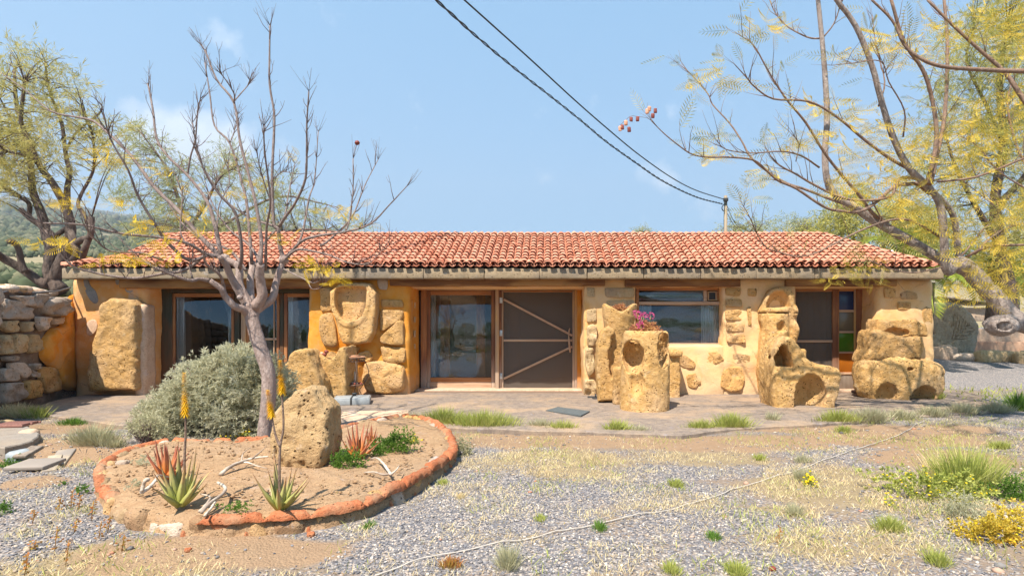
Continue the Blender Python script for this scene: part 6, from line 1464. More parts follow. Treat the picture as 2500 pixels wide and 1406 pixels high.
# ------------------------------------------------------------ feathery trees further off
def wisp_tree(name, label, base, limbs, blobs, Y, dY, n, size, mat, bm_, droop=-.35, T=WISP, group=None, twr=.012, lean=(0, 0)):
    o = thing(name, label, 'tree', base, group)
    g, cl_ = [], []
    for pth, a, b_, r0, r1 in limbs:
        S, R = limb(pth, Y+a, Y+b_, r0, r1, wob=.2); g.append((S, R)); cl_.append(S)
    bl_ = np.array(blobs, float); w_ = bl_[:, 2]**2; w_ /= w_.sum(); idx = RNG.choice(len(bl_), n, p=w_)
    u = rdir(n)*(RNG.uniform(0, 1, (n, 1))**.42); xx = bl_[idx, 0]+u[:, 0]*bl_[idx, 2]*1.1; yy_ = bl_[idx, 1]-u[:, 2]*bl_[idx, 2]*.9; Yc_ = Y+u[:, 1]*dY+RNG.normal(0, dY*.25, n)
    Pp = np.stack([(xx-CX)*Yc_/F, Yc_, CH+(HY-yy_)*Yc_/F], -1)
    den = fbm(Pp, 1.1*16/Y, int(Y), 3); keep = den > RNG.uniform(-.75, .30, n); Pp = Pp[keep]; n = len(Pp)
    D = rdir(n, droop, .8); D[:, 0] += lean[0]; D[:, 2] += lean[1]; s_ = size*RNG.uniform(.6, 1.3, n)
    tw = []
    allp = np.vstack(cl_)
    for i in range(0, n, max(1, n//260)):
        d2 = ((allp-Pp[i])**2).sum(1); j = d2.argmin()
        if d2[j] < 12: m_ = (allp[j]+Pp[i])/2+np.array([0, 0, .12*math.sqrt(d2[j])]); S = smoothline([allp[j], m_, Pp[i]], 3); tw.append((S, np.linspace(twr, twr*.3, len(S))))
    V, Fc = tubes(g, 9, .06); put('trunk', V, Fc, bm_, o)
    V, Fc = tubes(tw, 4); put('twigs', V, Fc, bm_, o)
    V, Fc = scatter(*T, Pp, basis(D), s_); put('crown', V, Fc, mat, o, smooth=False); return o
wisp_tree('feathery_tree', 'tall dark trunked tree with pruned stubs and wispy olive foliage on the left terrace', P(118, 705, 12.2),
    [([(150, 712), (125, 680), (124, 640), (125, 605), (115, 578), (106, 540), (96, 508), (80, 465), (75, 400), (60, 330), (40, 250), (35, 170)], 0, .4, .16, .03),
     ([(128, 690), (150, 640), (165, 600), (172, 560), (165, 520), (154, 492), (123, 440), (97, 405), (70, 340), (51, 300), (60, 200)], 0, -.5, .14, .03),
     ([(175, 640), (190, 620), (180, 590), (170, 560)], -.1, 0, .09, .07), ([(172, 560), (164, 500), (164, 461), (169, 420), (159, 369), (150, 300), (120, 220), (110, 150)], 0, .5, .08, .02),
     ([(180, 600), (200, 585), (218, 580), (222, 560), (224, 530)], -.2, -.3, .07, .055), ([(222, 570), (205, 612), (200, 640)], -.3, -.1, .06, .07), ([(216, 548), (203, 520), (190, 500), (200, 471), (220, 435), (230, 400), (225, 328), (200, 260)], -.3, .3, .045, .02),
     ([(133, 579), (102, 553), (67, 528), (52, 512)], 0, .3, .07, .05), ([(70, 530), (72, 500), (58, 485)], .2, .3, .05, .04), ([(130, 580), (165, 555), (172, 545)], 0, 0, .05, .05),
     ([(118, 692), (102, 690), (51, 655), (10, 632), (-15, 615)], -.1, -.6, .11, .07), ([(62, 665), (52, 640), (46, 610), (34, 592), (20, 590)], -.3, -.6, .065, .05),
     ([(97, 405), (60, 380), (20, 370), (-10, 350)], -.2, -.8, .03, .02), ([(159, 369), (190, 320), (240, 280), (250, 260)], .2, .6, .03, .015), ([(75, 400), (30, 300), (0, 240)], .3, .6, .03, .015)],
    [(50, 125, 42), (110, 160, 50), (60, 200, 60), (130, 230, 60), (20, 270, 60), (90, 300, 75), (170, 280, 55), (200, 220, 34), (40, 370, 75), (130, 370, 60), (60, 440, 60), (10, 450, 55), (215, 330, 50), (260, 380, 45), (180, 420, 42), (235, 300, 36), (230, 440, 34), (-40, 320, 90), (-60, 420, 80), (290, 330, 30), (-20, 200, 60)],
    12.2, 1.1, 2700, .30, M_feather, M_darkbark, -.1, lean=(-.1, .25))
wisp_tree('feathery_tree', 'pale wispy tree behind the left half of the roof', P(470, 720, 18), [([(470, 760), (460, 640), (452, 560), (430, 470), (400, 400), (340, 320)], 0, .6, .13, .02), ([(455, 570), (500, 500), (540, 430), (600, 400)], 0, -.7, .07, .02), ([(460, 600), (560, 540), (680, 480), (800, 500)], 0, .9, .07, .02), ([(470, 620), (620, 580), (760, 560), (900, 580)], .1, -.9, .06, .02)],
    [(330, 320, 36), (370, 370, 50), (420, 430, 60), (500, 430, 55), (560, 400, 50), (480, 510, 60), (400, 500, 55), (600, 450, 55), (660, 480, 50), (620, 540, 50), (540, 540, 55), (720, 520, 45), (780, 540, 30), (860, 555, 26), (300, 480, 38), (340, 560, 34), (280, 400, 34), (440, 570, 50), (700, 440, 22), (910, 580, 22)],
    18, 1.4, 3600, .34, M_featherg, M_twig, -.05, lean=(-.1, .2))
wisp_tree('feathery_tree', 'very tall feathery yellow green tree filling the right edge above the roof', P(2440, 790, 15), [([(2470, 800), (2460, 700), (2440, 600), (2430, 480), (2450, 350), (2440, 200), (2460, 60)], 0, .3, .22, .05), ([(2440, 600), (2380, 500), (2330, 400), (2300, 300)], 0, -.6, .09, .02), ([(2440, 500), (2520, 400), (2560, 250)], 0, .6, .1, .03), ([(2450, 350), (2400, 240), (2360, 150), (2380, 60)], .2, .8, .06, .02)],
    [(2400, 40, 70), (2460, 90, 80), (2340, 110, 60), (2500, 180, 90), (2400, 190, 75), (2310, 220, 60), (2450, 290, 90), (2350, 300, 75), (2270, 330, 60), (2500, 400, 90), (2400, 400, 80), (2300, 420, 70), (2230, 400, 50), (2460, 500, 80), (2360, 500, 75), (2280, 520, 60), (2210, 480, 50), (2560, 300, 110), (2560, 520, 110), (2420, 590, 70), (2330, 590, 60), (2560, 60, 100), (2480, -40, 90), (2170, 520, 40)],
    15, 1.5, 7000, .34, M_feather2, M_darkbark, -.6)
wisp_tree('feathery_tree', 'rounded olive tree crown rising behind the right end of the ridge', P(2120, 760, 22), [([(2120, 790), (2110, 680), (2090, 600), (2060, 540)], 0, .3, .16, .04), ([(2110, 650), (2180, 580), (2230, 520)], 0, -.6, .08, .02)],
    [(2060, 500, 50), (2110, 490, 55), (2160, 520, 60), (2220, 540, 60), (2080, 560, 60), (2020, 545, 45), (2150, 590, 60), (2220, 610, 60), (2280, 580, 60), (1985, 560, 32), (2260, 640, 50)], 22, 1.6, 3300, .45, M_feather2, M_darkbark, -.6, T=WISP2)
wisp_tree('feathery_tree', 'low grey green tree band behind the ridge right of the utility pole', P(1880, 760, 27), [([(1880, 790), (1880, 680), (1860, 600), (1820, 560)], 0, .3, .13, .03), ([(1880, 640), (1930, 580), (1960, 560)], 0, -.5, .07, .02)],
    [(1760, 560, 16), (1800, 555, 26), (1840, 556, 28), (1880, 552, 32), (1925, 548, 36), (1965, 555, 36), (1860, 590, 50), (1930, 590, 50), (1990, 580, 40), (1740, 565, 10)], 27, 1.6, 1900, .40, M_featherg, M_darkbark, -.5, T=WISP2)
wisp_tree('far_treetop', 'tiny far treetop showing over the ridge in the middle of the roof', P(1572, 700, 34), [([(1572, 760), (1572, 650), (1574, 570)], 0, .1, .1, .03)], [(1556, 570, 8), (1574, 566, 11), (1590, 570, 8)], 34, .5, 160, .3, M_featherg, M_darkbark, .3, T=WISP2)
wisp_tree('feathery_tree', 'bright yellow green tree low at the right edge behind the leaning trunk', P(2470, 775, 21), [([(2478, 790), (2482, 730), (2470, 660), (2440, 600)], 0, .3, .14, .04), ([(2480, 700), (2540, 640)], 0, -.4, .08, .03)],
    [(2470, 600, 50), (2440, 650, 45), (2500, 660, 55), (2400, 640, 40), (2540, 600, 60), (2480, 690, 34)], 21, 1.4, 1700, .4, M_feather2, M_bark2, -.5, T=WISP2)
# palms
def palm(base, hub, Y, n, L, label):
    o = thing('palm', label, 'palm', base, 'date palms behind the right end of the house'); S = smoothline([base, hub], 3); V, Fc = fixq(*tube(S, [.16, .15, .15, .14][:len(S)] if len(S) <= 4 else .15, 9, .12)); put('trunk', V, Fc, M_darkbark, o)
    for i in range(n):
        az = i*2.4; el = random.uniform(-.1, 1.3); d = np.array([math.cos(az), math.sin(az), 0]); m_ = 12; t_ = np.linspace(0, 1, m_); e = el-1.5*t_**1.3
        r_ = np.cumsum(np.cos(e))*L/m_; z = np.cumsum(np.sin(e))*L/m_; C = np.array(hub)+d[None]*r_[:, None]+np.array([0, 0, 1.])*z[:, None]
        side = np.array([-d[1], d[0], 0]); A, B, W = [], [], []
        for k in range(m_-1):
            for q in (0, .33, .66):
                c = C[k]*(1-q)+C[k+1]*q; tt = (k+q)/m_; ll = L*.26*math.sin(math.pi*min(1, .12+tt*.85))**.6; f_ = (C[k+1]-C[k]); f_ /= np.linalg.norm(f_)
                for sg in (-1, 1): A.append(c); B.append(c+(side*sg*.75+f_*.6+np.array([0, 0, -.12+random.uniform(-.1, .1)]))*ll); W.append(f_*.014*L)
        A.append(C[0]); B.append(C[-1]); W.append(side*.012*L); V, Fc = quads(np.array(A), np.array(B), np.array(W)); put('frond', V, Fc, M_palm, o, smooth=False)
palm(P(2262, 815, 14.9), P(2268, 690, 14.9), 14.9, 24, 1.45, 'low palm right behind the right corner of the house')
palm(P(2230, 800, 17), P(2215, 630, 17), 17, 20, 1.7, 'taller palm behind the right hip of the roof')
palm(P(2420, 790, 16.5), P(2425, 650, 16.5), 16.5, 20, 1.6, 'palm behind the leaning trunk at the right edge')
# shed roof and clutter seen under the leaves
c = P(2345, 725, 24); hut = thing('shed', 'small pale sheet roofed shed far behind the leaning trunk', 'shed', (c[0], c[1], 1.4)); V, Fc = rbox((c[0]-.9, 23.6, 1.6), (c[0]+1.0, 25, 2.15), .02); put('shed_wall', V, Fc, M_tint, hut)
V, Fc = rbox((c[0]-1.2, 23.3, -.03), (c[0]+1.3, 25.2, .03), .01); V = (V-np.array([c[0], 24, 0]))@np.array(ry(.12)).T+np.array([c[0], 24, 2.45]); put('shed_roof', V, Fc, M_board, hut)

# ------------------------------------------------------------ grey-green bush behind the tree
def bush(name, label, cat, blobs, Y, dY, n, size, mat, T=TUFT, up=.7, group=None, base=None, stems=True):
    bl_ = np.array(blobs, float); w_ = bl_[:, 2]**2; w_ /= w_.sum(); idx = RNG.choice(len(bl_), n, p=w_); u = rdir(n, .15); u *= RNG.uniform(.55, 1, (n, 1))**.5
    u[:, 2] = np.where(u[:, 2] < -.75, -u[:, 2], u[:, 2])
    u = u*(.88+.42*fbm(np.stack([bl_[idx, 0]*.02+u[:, 0]*3, u[:, 1]*3, bl_[idx, 1]*.02+u[:, 2]*3], -1), 1.3, 7, 3))[:, None]
    xx = bl_[idx, 0]+u[:, 0]*bl_[idx, 2]; yy_ = bl_[idx, 1]-u[:, 2]*bl_[idx, 2]; sc_ = bl_[idx, 2]/bl_[:, 2].max(); Yc_ = Y+u[:, 1]*dY*sc_
    Pp = np.stack([(xx-CX)*Yc_/F, Yc_, CH+(HY-yy_)*Yc_/F], -1); Pp[:, 2] = np.maximum(Pp[:, 2], gh(Pp[:, 0], Pp[:, 1])+.02)
    D = u+rdir(n, up, .5)*.7; V, Fc = scatter(*T, Pp, basis(D), size*RNG.uniform(.7, 1.3, n)); c = (bl_[:, 0]*bl_[:, 2]).sum()/bl_[:, 2].sum(); b0 = base or ((c-CX)*Y/F, Y, 0)
    o = thing(name, label, cat, b0, group); put('foliage', V, Fc, mat, o, smooth=False)
    if stems:
        st = []
        for i in range(0, n, max(1, n//60)): st.append((smoothline([np.array(b0)+np.array([random.uniform(-.1, .1), random.uniform(-.1, .1), 0]), (np.array(b0)*.4+Pp[i]*.6)+np.array([0, 0, -.05]), Pp[i]], 3), np.linspace(.012, .003, 7)))
        V, Fc = tubes(st, 4); put('stems', V, Fc, M_twig, o)
    return o
bush('sage_bush', 'big rounded silvery green bush behind the bare tree', 'bush', [(412, 1012, 56), (455, 980, 66), (510, 950, 78), (570, 925, 72), (560, 985, 95), (625, 912, 44), (650, 950, 70), (640, 1010, 72), (500, 1020, 72), (420, 1040, 45), (570, 1040, 60), (690, 990, 34), (598, 884, 16), (362, 1018, 28)], 7.35, .62, 14000, .085, M_sage, T_tuft(11, 3, .055), base=(X_(540, 7.35), 7.35, 0))
bush('sage_bush', 'low wispy pale bush at the front left foot of the big silvery bush', 'bush', [(362, 1045, 28), (330, 1052, 18), (395, 1058, 22)], 6.6, .2, 700, .06, M_grassg, T_tuft(7, 5, .06))

def tuft(x, y, w_, h_, label, mat=None, n=None, cat='grass tuft', name='grass_tuft', group=None, spread=.45, wd=.0035, flowers=None, z0=None):
    mat = mat or M_grass; c = G(x, y, z0 or 0.); s_ = c[1]/F; zb = float(gh(c[0], c[1])) if z0 is None else z0; W_ = w_*s_/2; H = h_*s_*1.25; n = n or int(160+w_*h_*.17)
    n = min(n, 1700); u = RNG.normal(0, .42, (n, 2)); A = np.stack([c[0]+u[:, 0]*W_, c[1]+u[:, 1]*max(W_*.32, .07), np.full(n, zb-.005)], -1)
    D = np.stack([u[:, 0]*spread+RNG.normal(0, .35, n), u[:, 1]*spread+RNG.normal(0, .35, n), np.ones(n)], -1); ln = H*RNG.uniform(.45, 1.1, n)*(1-.35*np.minimum(1, np.abs(u[:, 0])))
    B = A+D*ln[:, None]*.8; Wd = rdir(n); Wd[:, 2] = 0; V, Fc = quads(A, B, Wd*wd*(c[1]/5)**.6); m_ = (A+B)/2
    o = thing(name, label, cat, (c[0], c[1], zb), group); put('blades', V, Fc, mat, o, smooth=False)
    if flowers:
        nf_ = flowers; j = RNG.choice(n, nf_); V, Fc = scatter(IV, IF, B[j]+np.array([0, 0, .005]), np.tile(np.eye(3), (nf_, 1, 1)), RNG.uniform(.006, .012, nf_)*(c[1]/5)**.5); put('flowers', V, Fc, M_yflower, o, smooth=False)
    return o
def herb(x, y, w_, h_, label, mat=None, n=None, cat='weed', name='weed', group=None, fl=0, flm=None, size=.03, z0=None):
    mat = mat or M_green; c = G(x, y, z0 or 0.); s_ = c[1]/F; zb = float(gh(c[0], c[1])) if z0 is None else z0; W_ = w_*s_/2; H = h_*s_; n = n or int(60+w_*h_*.13)
    u = rdir(n, .4); u[:, 2] = np.abs(u[:, 2]); r_ = RNG.uniform(.3, 1, (n, 1))**.6; r_ = r_*(1+.75*fbm(u*1.0+x*.37, 2.1, 5, 3))[:, None]; Pp = np.array([c[0], c[1], zb])+u*r_*np.array([W_, max(W_*.6, .06), H*.85]); V, Fc = scatter(*T_tuft(7, 8, .13), Pp, basis(u+rdir(n, .5, .4)*.6), size*RNG.uniform(.6, 1.3, n)*(c[1]/5)**.4)
    o = thing(name, label, cat, (c[0], c[1], zb), group); put('foliage', V, Fc, mat, o, smooth=False)
    if fl: j = RNG.choice(n, fl); V, Fc = scatter(IV*np.array([1, 1, .5]), IF, Pp[j]*1.0+u[j]*.02+np.array([0, 0, .015]), np.tile(np.eye(3), (fl, 1, 1)), RNG.uniform(.007, .013, fl)*(c[1]/5)**.5); put('flowers', V, Fc, flm or M_yflower, o, smooth=False)
    return o
GT = 'grass tufts along the patio edge'
for a in [(1000, 1036, 90, 36, 'low grey green tuft at the left end of the patio edge row', M_grassg), (1085, 1040, 120, 50, 'leftmost of the two big bright tufts at the patio edge', M_grass), (1180, 1046, 150, 52, 'biggest bright green tuft at the patio edge below the glazed door', M_grass), (1245, 1036, 50, 28, 'small tuft right of the biggest tuft at the patio edge', M_grassg),
          (1320, 1046, 70, 30, 'sparse tuft at the patio edge below the dark mat, left half', M_grassg), (1375, 1052, 70, 34, 'sparse tuft at the patio edge below the dark mat, right half', M_grass), (1506, 1056, 62, 36, 'compact green tuft at the patio edge left of the tall pillar foot', M_grass), (1562, 1058, 50, 22, 'thin tuft at the patio edge just below the tall pillar', M_grassg),
          (1715, 1052, 80, 32, 'yellowish tuft at the patio edge below the small window', M_grass), (1785, 1050, 90, 46, 'tall tuft at the patio edge below the small window, right one', M_grass), (1886, 1032, 26, 30, 'lone grey sprig on the patio edge left of the arched sculpture', M_grassg),
          (2045, 1036, 90, 40, 'green tuft in front of the arched sculpture', M_grass), (2125, 1034, 90, 44, 'bushy tuft left of the middle below the plank door', M_grassg), (2200, 1026, 90, 30, 'olive tuft in front of the broad trough, left one', M_grassg), (2275, 1020, 80, 32, 'olive tuft in front of the broad trough, middle one', M_grassg), (2350, 1014, 90, 34, 'olive tuft in front of the broad trough, right one', M_grassg), (2430, 1010, 90, 32, 'olive tuft at the right tip of the patio', M_grassg), (2490, 1002, 50, 56, 'dark upright tuft at the right edge of the photo beside the patio tip', M_green),
          (175, 1036, 70, 22, 'dark green tuft on the edge of the left concrete apron', M_green), (40, 1022, 110, 40, 'straw coloured tuft above the broken chamber', M_straw), (85, 1022, 50, 36, 'yellow green tuft above the right end of the broken chamber', M_grass)]:
    tuft(*a[:5], mat=a[5], group=GT)
tuft(230, 1090, 110, 60, 'round grey dry tuft beside the rubble hollow', M_grassg, 900); tuft(280, 1092, 40, 26, 'small dry tuft right of the grey dry tuft', M_grassg)
tuft(2150, 968, 60, 40, 'green tuft growing at the left foot of the broad trough', M_grass, z0=ZP); tuft(2290, 974, 26, 22, 'little sprig between the arches of the broad trough', M_grass, z0=ZP)
herb(962, 1100, 90, 56, 'dense bright green parsley like clump in the planter', M_green, 900, z0=.14); herb(845, 1140, 80, 44, 'dark green ferny clump at the foot of the pitted boulder', M_green, 500, z0=.14); herb(920, 1112, 44, 36, 'small green clump between the aloe and the parsley like clump', M_green, 200, z0=.14)
herb(1010, 1080, 26, 20, 'tiny yellow flowered sprig inside the right end of the planter', M_grass, 60, fl=14, z0=.14); herb(580, 1245, 60, 18, 'flat green weed between the two green aloes', M_green, 90, z0=.14); herb(355, 1135, 60, 20, 'low blue green weed behind the left rim of the planter', M_sage, 120, z0=.14); herb(330, 1188, 30, 16, 'tiny blue green weed inside the left rim of the planter', M_sage, 40, z0=.14)
for k, (x, y) in enumerate(((548, 1088), (606, 1092), (660, 1096), (592, 1070))): herb(x, y, 26, 28, ['yellow flower sprig under the silvery bush, leftmost', 'yellow flower sprig left of the bare trunk foot', 'yellow flower sprig right of the bare trunk foot', 'taller yellow flower stalk under the silvery bush'][k], M_grass, 30, fl=22)
herb(20, 1132, 110, 56, 'lush green weed in the hollow at the left edge', M_green, 800); herb(140, 1118, 30, 26, 'yellow green weed behind the longest old board', M_grass, 120); herb(1130, 1108, 46, 48, 'dark green weed just outside the right tip of the planter', M_grassg, 300)
herb(6, 1258, 26, 34, 'bright green weed cut by the left edge of the photo', M_green, 90); herb(205, 1206, 30, 28, 'lone leafy green seedling left of the planter', M_green, 60); herb(150, 1188, 14, 12, 'tiny seedling left of the lone leafy seedling', M_green, 16)
herb(2290, 1215, 260, 70, 'sprawling yellow flowered weed patch at the right', M_grass, 700, fl=110, size=.05); tuft(2360, 1195, 170, 120, 'tall wispy grass clump above the yellow flowered patch', M_grass, 1100); tuft(2300, 1165, 120, 70, 'dry straw clump left of the tall wispy grass', M_straw, 500)
herb(2480, 1215, 120, 60, 'dark green leafy weed at the right edge', M_green, 700); herb(2440, 1318, 190, 80, 'bright yellow flowered weed low at the right edge', M_yelgreen, 480, fl=60, size=.05); herb(2350, 1265, 110, 56, 'fine bluish green weed below the yellow flowered patch', M_sage, 500)
for k, a in enumerate([(2172, 1296, 60, 44, 'soft green tuft left of the fine bluish weed', M_grass), (1940, 1255, 30, 36, 'small green tuft below the cord at the right', M_grassg), (1962, 1175, 40, 40, 'small upright olive weed above the cord', M_grassg), (1742, 1322, 34, 22, 'small deep green tuft right of the cord', M_green), (1465, 1300, 24, 24, 'bright tuft touching the cord', M_green),
      (1240, 1390, 40, 60, 'dark upright weed at the bottom left of the cord', M_grassg), (2290, 1375, 50, 40, 'orange green weed near the bottom right', M_grass), (1800, 1400, 44, 40, 'green weed at the bottom edge right of centre', M_grass), (1855, 1120, 28, 20, 'tiny tuft above the cord, middle', M_grass), (2060, 1060, 40, 22, 'tuft in the earth strip in front of the arched sculpture', M_grass),
      (1960, 1125, 40, 22, 'small dark tuft just right of the cord', M_grassg), (1640, 1400, 40, 30, 'yellowish tuft at the bottom centre', M_grass), (1320, 1275, 30, 16, 'low tuft left of the bright tuft on the cord', M_grass), (1100, 1385, 60, 26, 'reddish dry patch of weed at the bottom', M_redleaf), (2440, 1095, 60, 24, 'green grass patch at the right above the wispy clump', M_grass), (1080, 1180, 24, 16, 'tiny tuft by the right flank of the planter', M_grass),
      (1125, 1210, 30, 14, 'faint grass patch right of the planter', M_straw), (900, 1290, 26, 16, 'tiny tuft below the front right of the planter', M_green), (1650, 1190, 30, 24, 'small green tuft in the gravel above the cord, left', M_grass)]):
    tuft(*a[:5], mat=a[5], wd=.003)
herb(1975, 1190, 30, 30, 'yellow flower clump above the cord at the right', M_grass, 60, fl=50); herb(2170, 1240, 24, 20, 'small yellow flower dot in the straw', M_grass, 24, fl=20)
def redweed(x, y, h_, label):
    c = G(x, y); s_ = c[1]/F; o = thing('red_weed', label, 'weed', (c[0], c[1], 0), 'reddish upright weeds in the yard'); n = 26; t_ = np.linspace(.15, 1, n); A = np.stack([c[0]+RNG.normal(0, .012, n)+.02*t_, c[1]+RNG.normal(0, .012, n), t_*h_*s_], -1); u = rdir(n, .3); V, Fc = quads(A, A+u*.022, np.cross(u, rdir(n))*.007); put('leaves', V, Fc, M_redleaf, o, smooth=False)
    V, Fc = fixq(*tube([(c[0], c[1], -.01), (c[0]+.02, c[1], h_*s_)], .003, 4)); put('stem', V, Fc, M_redleaf, o)
for x, y, h_, lb in ((172, 1245, 50, 'reddish weed stem left of the planter, tallest of the back row'), (142, 1250, 36, 'reddish weed stem left of the planter, leftmost of the back row'), (190, 1252, 44, 'green tipped weed stem close to the left of the planter'), (222, 1272, 50, 'green weed stem right beside the left rim of the planter'), (240, 1318, 46, 'yellow green weed stem below the left rim of the planter'), (262, 1300, 40, 'leafy stem at the lower left rim of the planter'),
                     (132, 1350, 66, 'rusty red weed stem in the near left corner, tallest'), (160, 1378, 60, 'thin red weed stem right of the tallest rusty one'), (80, 1345, 26, 'short red weed in the near left corner'), (78, 1280, 36, 'thin red stem far left of the planter'), (1898, 1330, 44, 'reddish weed in the gravel below the cord'), (60, 1400, 46, 'rusty weed at the bottom left corner'), (296, 1345, 40, 'yellow stem in the straw below the planter'), (180, 1300, 30, 'small red stem in the straw left of the planter')): redweed(x, y, h_, lb)

# flowers in the pots
def potplant(c, n, r_, h_, mat, name, label, cat, fl=None):
    u = rdir(n, .5); u[:, 2] = np.abs(u[:, 2]); Pp = np.array(c)+u*np.array([r_, r_*.8, h_])*RNG.uniform(.4, 1, (n, 1)); V, Fc = scatter(*T_tuft(8, 9, .12), Pp, basis(u+rdir(n, .4, .4)*.5), .055*RNG.uniform(.7, 1.3, n)); o = thing(name, label, cat, c); put('foliage', V, Fc, mat, o, smooth=False)
    if fl:
        for q in fl:
            k = 26; d = rdir(k, .1); V, Fc = scatter(*T_tuft(4, 11, .3), np.array(q)+d*.035, basis(d), .032*RNG.uniform(.8, 1.2, k)); put('flower_head', V, Fc, M_pink, o, smooth=False)
            V, Fc = fixq(*tube([(q[0]*.6+c[0]*.4, q[1]*.6+c[1]*.4, c[2]), q], .004, 4)); put('flower_stalk', V, Fc, M_grass, o)
    return o
potplant((X_(1576, 9.05), 9.05, 1.26), 420, .24, .17, M_succ, 'pink_geranium', 'pink flowering plant growing out of the top of the tall pillar', 'flowering plant', [P(1558, 768, 9.0), P(1566, 774, 8.95), P(1589, 771, 9.0), P(1563, 792, 8.92), P(1554, 764, 9.1), P(1571, 770, 9.05), P(1565, 797, 8.9)])
potplant((bp, 10.38, Z_(770, 10.4)), 360, .24, .18, M_succ, 'dried_succulent', 'rust coloured dried succulents filling the wavy stone pot', 'succulent')
for k, (x, y) in enumerate(((1722, 838), )):   # a potted cactus on the inner sill
    c = P(x, y, 11.55); o = thing('cactus', 'prickly pear with one lit pad standing inside the small window', 'cactus', c)
    for j, (dx, dz, w_, h_, rt_) in enumerate(((0, .08, .05, .09, .1), (-.06, .22, .035, .06, -.3), (.05, .21, .04, .07, .4))): V, Fc = rbox((-w_, -.015, -h_), (w_, .015, h_), .014, .02); V = V@np.array(ry(rt_)).T+np.array(c)+np.array([dx, 0, dz]); put('pad', V, Fc, M_yelgreen, o)

# ------------------------------------------------------------ loose cover on the ground
def keepout(X, Y):
    px_, py_ = pxof(X, Y); inside = sd_poly(X, Y, rs) < .05; pat_ = sd_poly(X, Y, np.array(pat)) < .06; return inside | pat_
N = 260000; X = RNG.uniform(-7.5, 7.8, N); Yg = 2.6+(7.6-2.6)*RNG.uniform(0, 1, N)**1.25
a, s_, t_ = masks(X, Yg); k = (RNG.uniform(0, 1, N) < np.clip(a*1.15-.12, .03, 1)*.62) & ~keepout(X, Yg) & (np.abs(X/Yg+.06) < 1.02); X, Yg = X[k], Yg[k]
Zg = gh(X, Yg); pm = bpy.data.meshes.new('gravel'); pm.vertices.add(len(X)); pm.vertices.foreach_set('co', np.stack([X, Yg, Zg+.003], -1).astype(np.float32).ravel()); pm.update()
go = link('gravel', pm); tag(go, 'loose grey blue gravel with pale chips scattered over the yard', 'gravel', kind='stuff')
m, t, b = newmat('pebble'); oi = t.nodes.new('ShaderNodeObjectInfo')
t.links.new(ramp(t, oi.outputs['Random'], [(0, (.10, .096, .105)), (.3, (.155, .15, .165)), (.6, (.225, .212, .22)), (.75, (.32, .26, .22)), (.87, (.42, .34, .28)), (.95, (.58, .53, .47)), (1, (.24, .17, .13))]), b.inputs['Base Color']); b.inputs['Roughness'].default_value = .9
gn = bpy.data.node_groups.new('gravel_scatter', 'GeometryNodeTree'); gn.interface.new_socket('Geometry', in_out='INPUT', socket_type='NodeSocketGeometry'); gn.interface.new_socket('Geometry', in_out='OUTPUT', socket_type='NodeSocketGeometry')
gi, go_ = gn.nodes.new('NodeGroupInput'), gn.nodes.new('NodeGroupOutput'); ic = gn.nodes.new('GeometryNodeMeshIcoSphere'); ic.inputs['Subdivisions'].default_value = 1; ic.inputs['Radius'].default_value = .0085
iop = gn.nodes.new('GeometryNodeInstanceOnPoints'); sm = gn.nodes.new('GeometryNodeSetMaterial'); sm.inputs['Material'].default_value = m; gn.links.new(ic.outputs['Mesh'], sm.inputs['Geometry']); m2p = gn.nodes.new('GeometryNodeMeshToPoints')
gn.links.new(gi.outputs[0], m2p.inputs[0]); gn.links.new(m2p.outputs[0], iop.inputs['Points']); gn.links.new(sm.outputs[0], iop.inputs['Instance'])
rs1 = gn.nodes.new('FunctionNodeRandomValue'); rs1.data_type = 'FLOAT_VECTOR'; rs1.inputs[0].default_value = (.45, .4, .3); rs1.inputs[1].default_value = (1.5, 1.3, .9)
rr1 = gn.nodes.new('FunctionNodeRandomValue'); rr1.data_type = 'FLOAT_VECTOR'; rr1.inputs[0].default_value = (-.5, -.5, 0); rr1.inputs[1].default_value = (.5, .5, 6.28)
gn.links.new(rs1.outputs[0], iop.inputs['Scale']); gn.links.new(rr1.outputs[0], iop.inputs['Rotation']); gn.links.new(iop.outputs[0], go_.inputs[0])
md = go.modifiers.new('scatter', 'NODES'); md.node_group = gn
N = 2600; X = RNG.uniform(-7.5, 8, N); Yg = 2.7+5.4*RNG.uniform(0, 1, N)**1.2; k = ~keepout(X, Yg) & (np.abs(X/Yg+.06) < 1.02) & (fbm(np.stack([X, Yg, 0*X], -1), 1.2, 77, 3) > RNG.uniform(-.6, .7, N)); X, Yg = X[k], Yg[k]; n = len(X); sz_ = RNG.uniform(.008, .022, n)**1.0*RNG.choice([.8, 1, 1.6], n, p=[.5, .42, .08])
VV = IV[None]*np.stack([sz_*RNG.uniform(.7, 1.4, n), sz_, sz_*.6], -1)[:, None]*(1+RNG.uniform(-.25, .25, (n, len(IV), 1)))+np.stack([X, Yg, gh(X, Yg)+sz_*.25], -1)[:, None]; FF = (IF[None]+(np.arange(n)*len(IV))[:, None, None]).reshape(-1, 3)
m_, t_n, b_n = newmat('scattered_stone'); g_ = t_n.nodes.new('ShaderNodeNewGeometry'); t_n.links.new(ramp(t_n, g_.outputs['Random Per Island'], [(0, (.10, .09, .09)), (.4, (.22, .20, .19)), (.65, (.36, .27, .19)), (.85, (.46, .38, .30)), (1, (.38, .16, .09))]), b_n.inputs['Base Color']); b_n.inputs['Roughness'].default_value = .9
tag(put('scattered_stones', VV.reshape(-1, 3), FF, m_, smooth=False), 'odd larger stones and clods lying among the gravel', 'stones', kind='stuff')
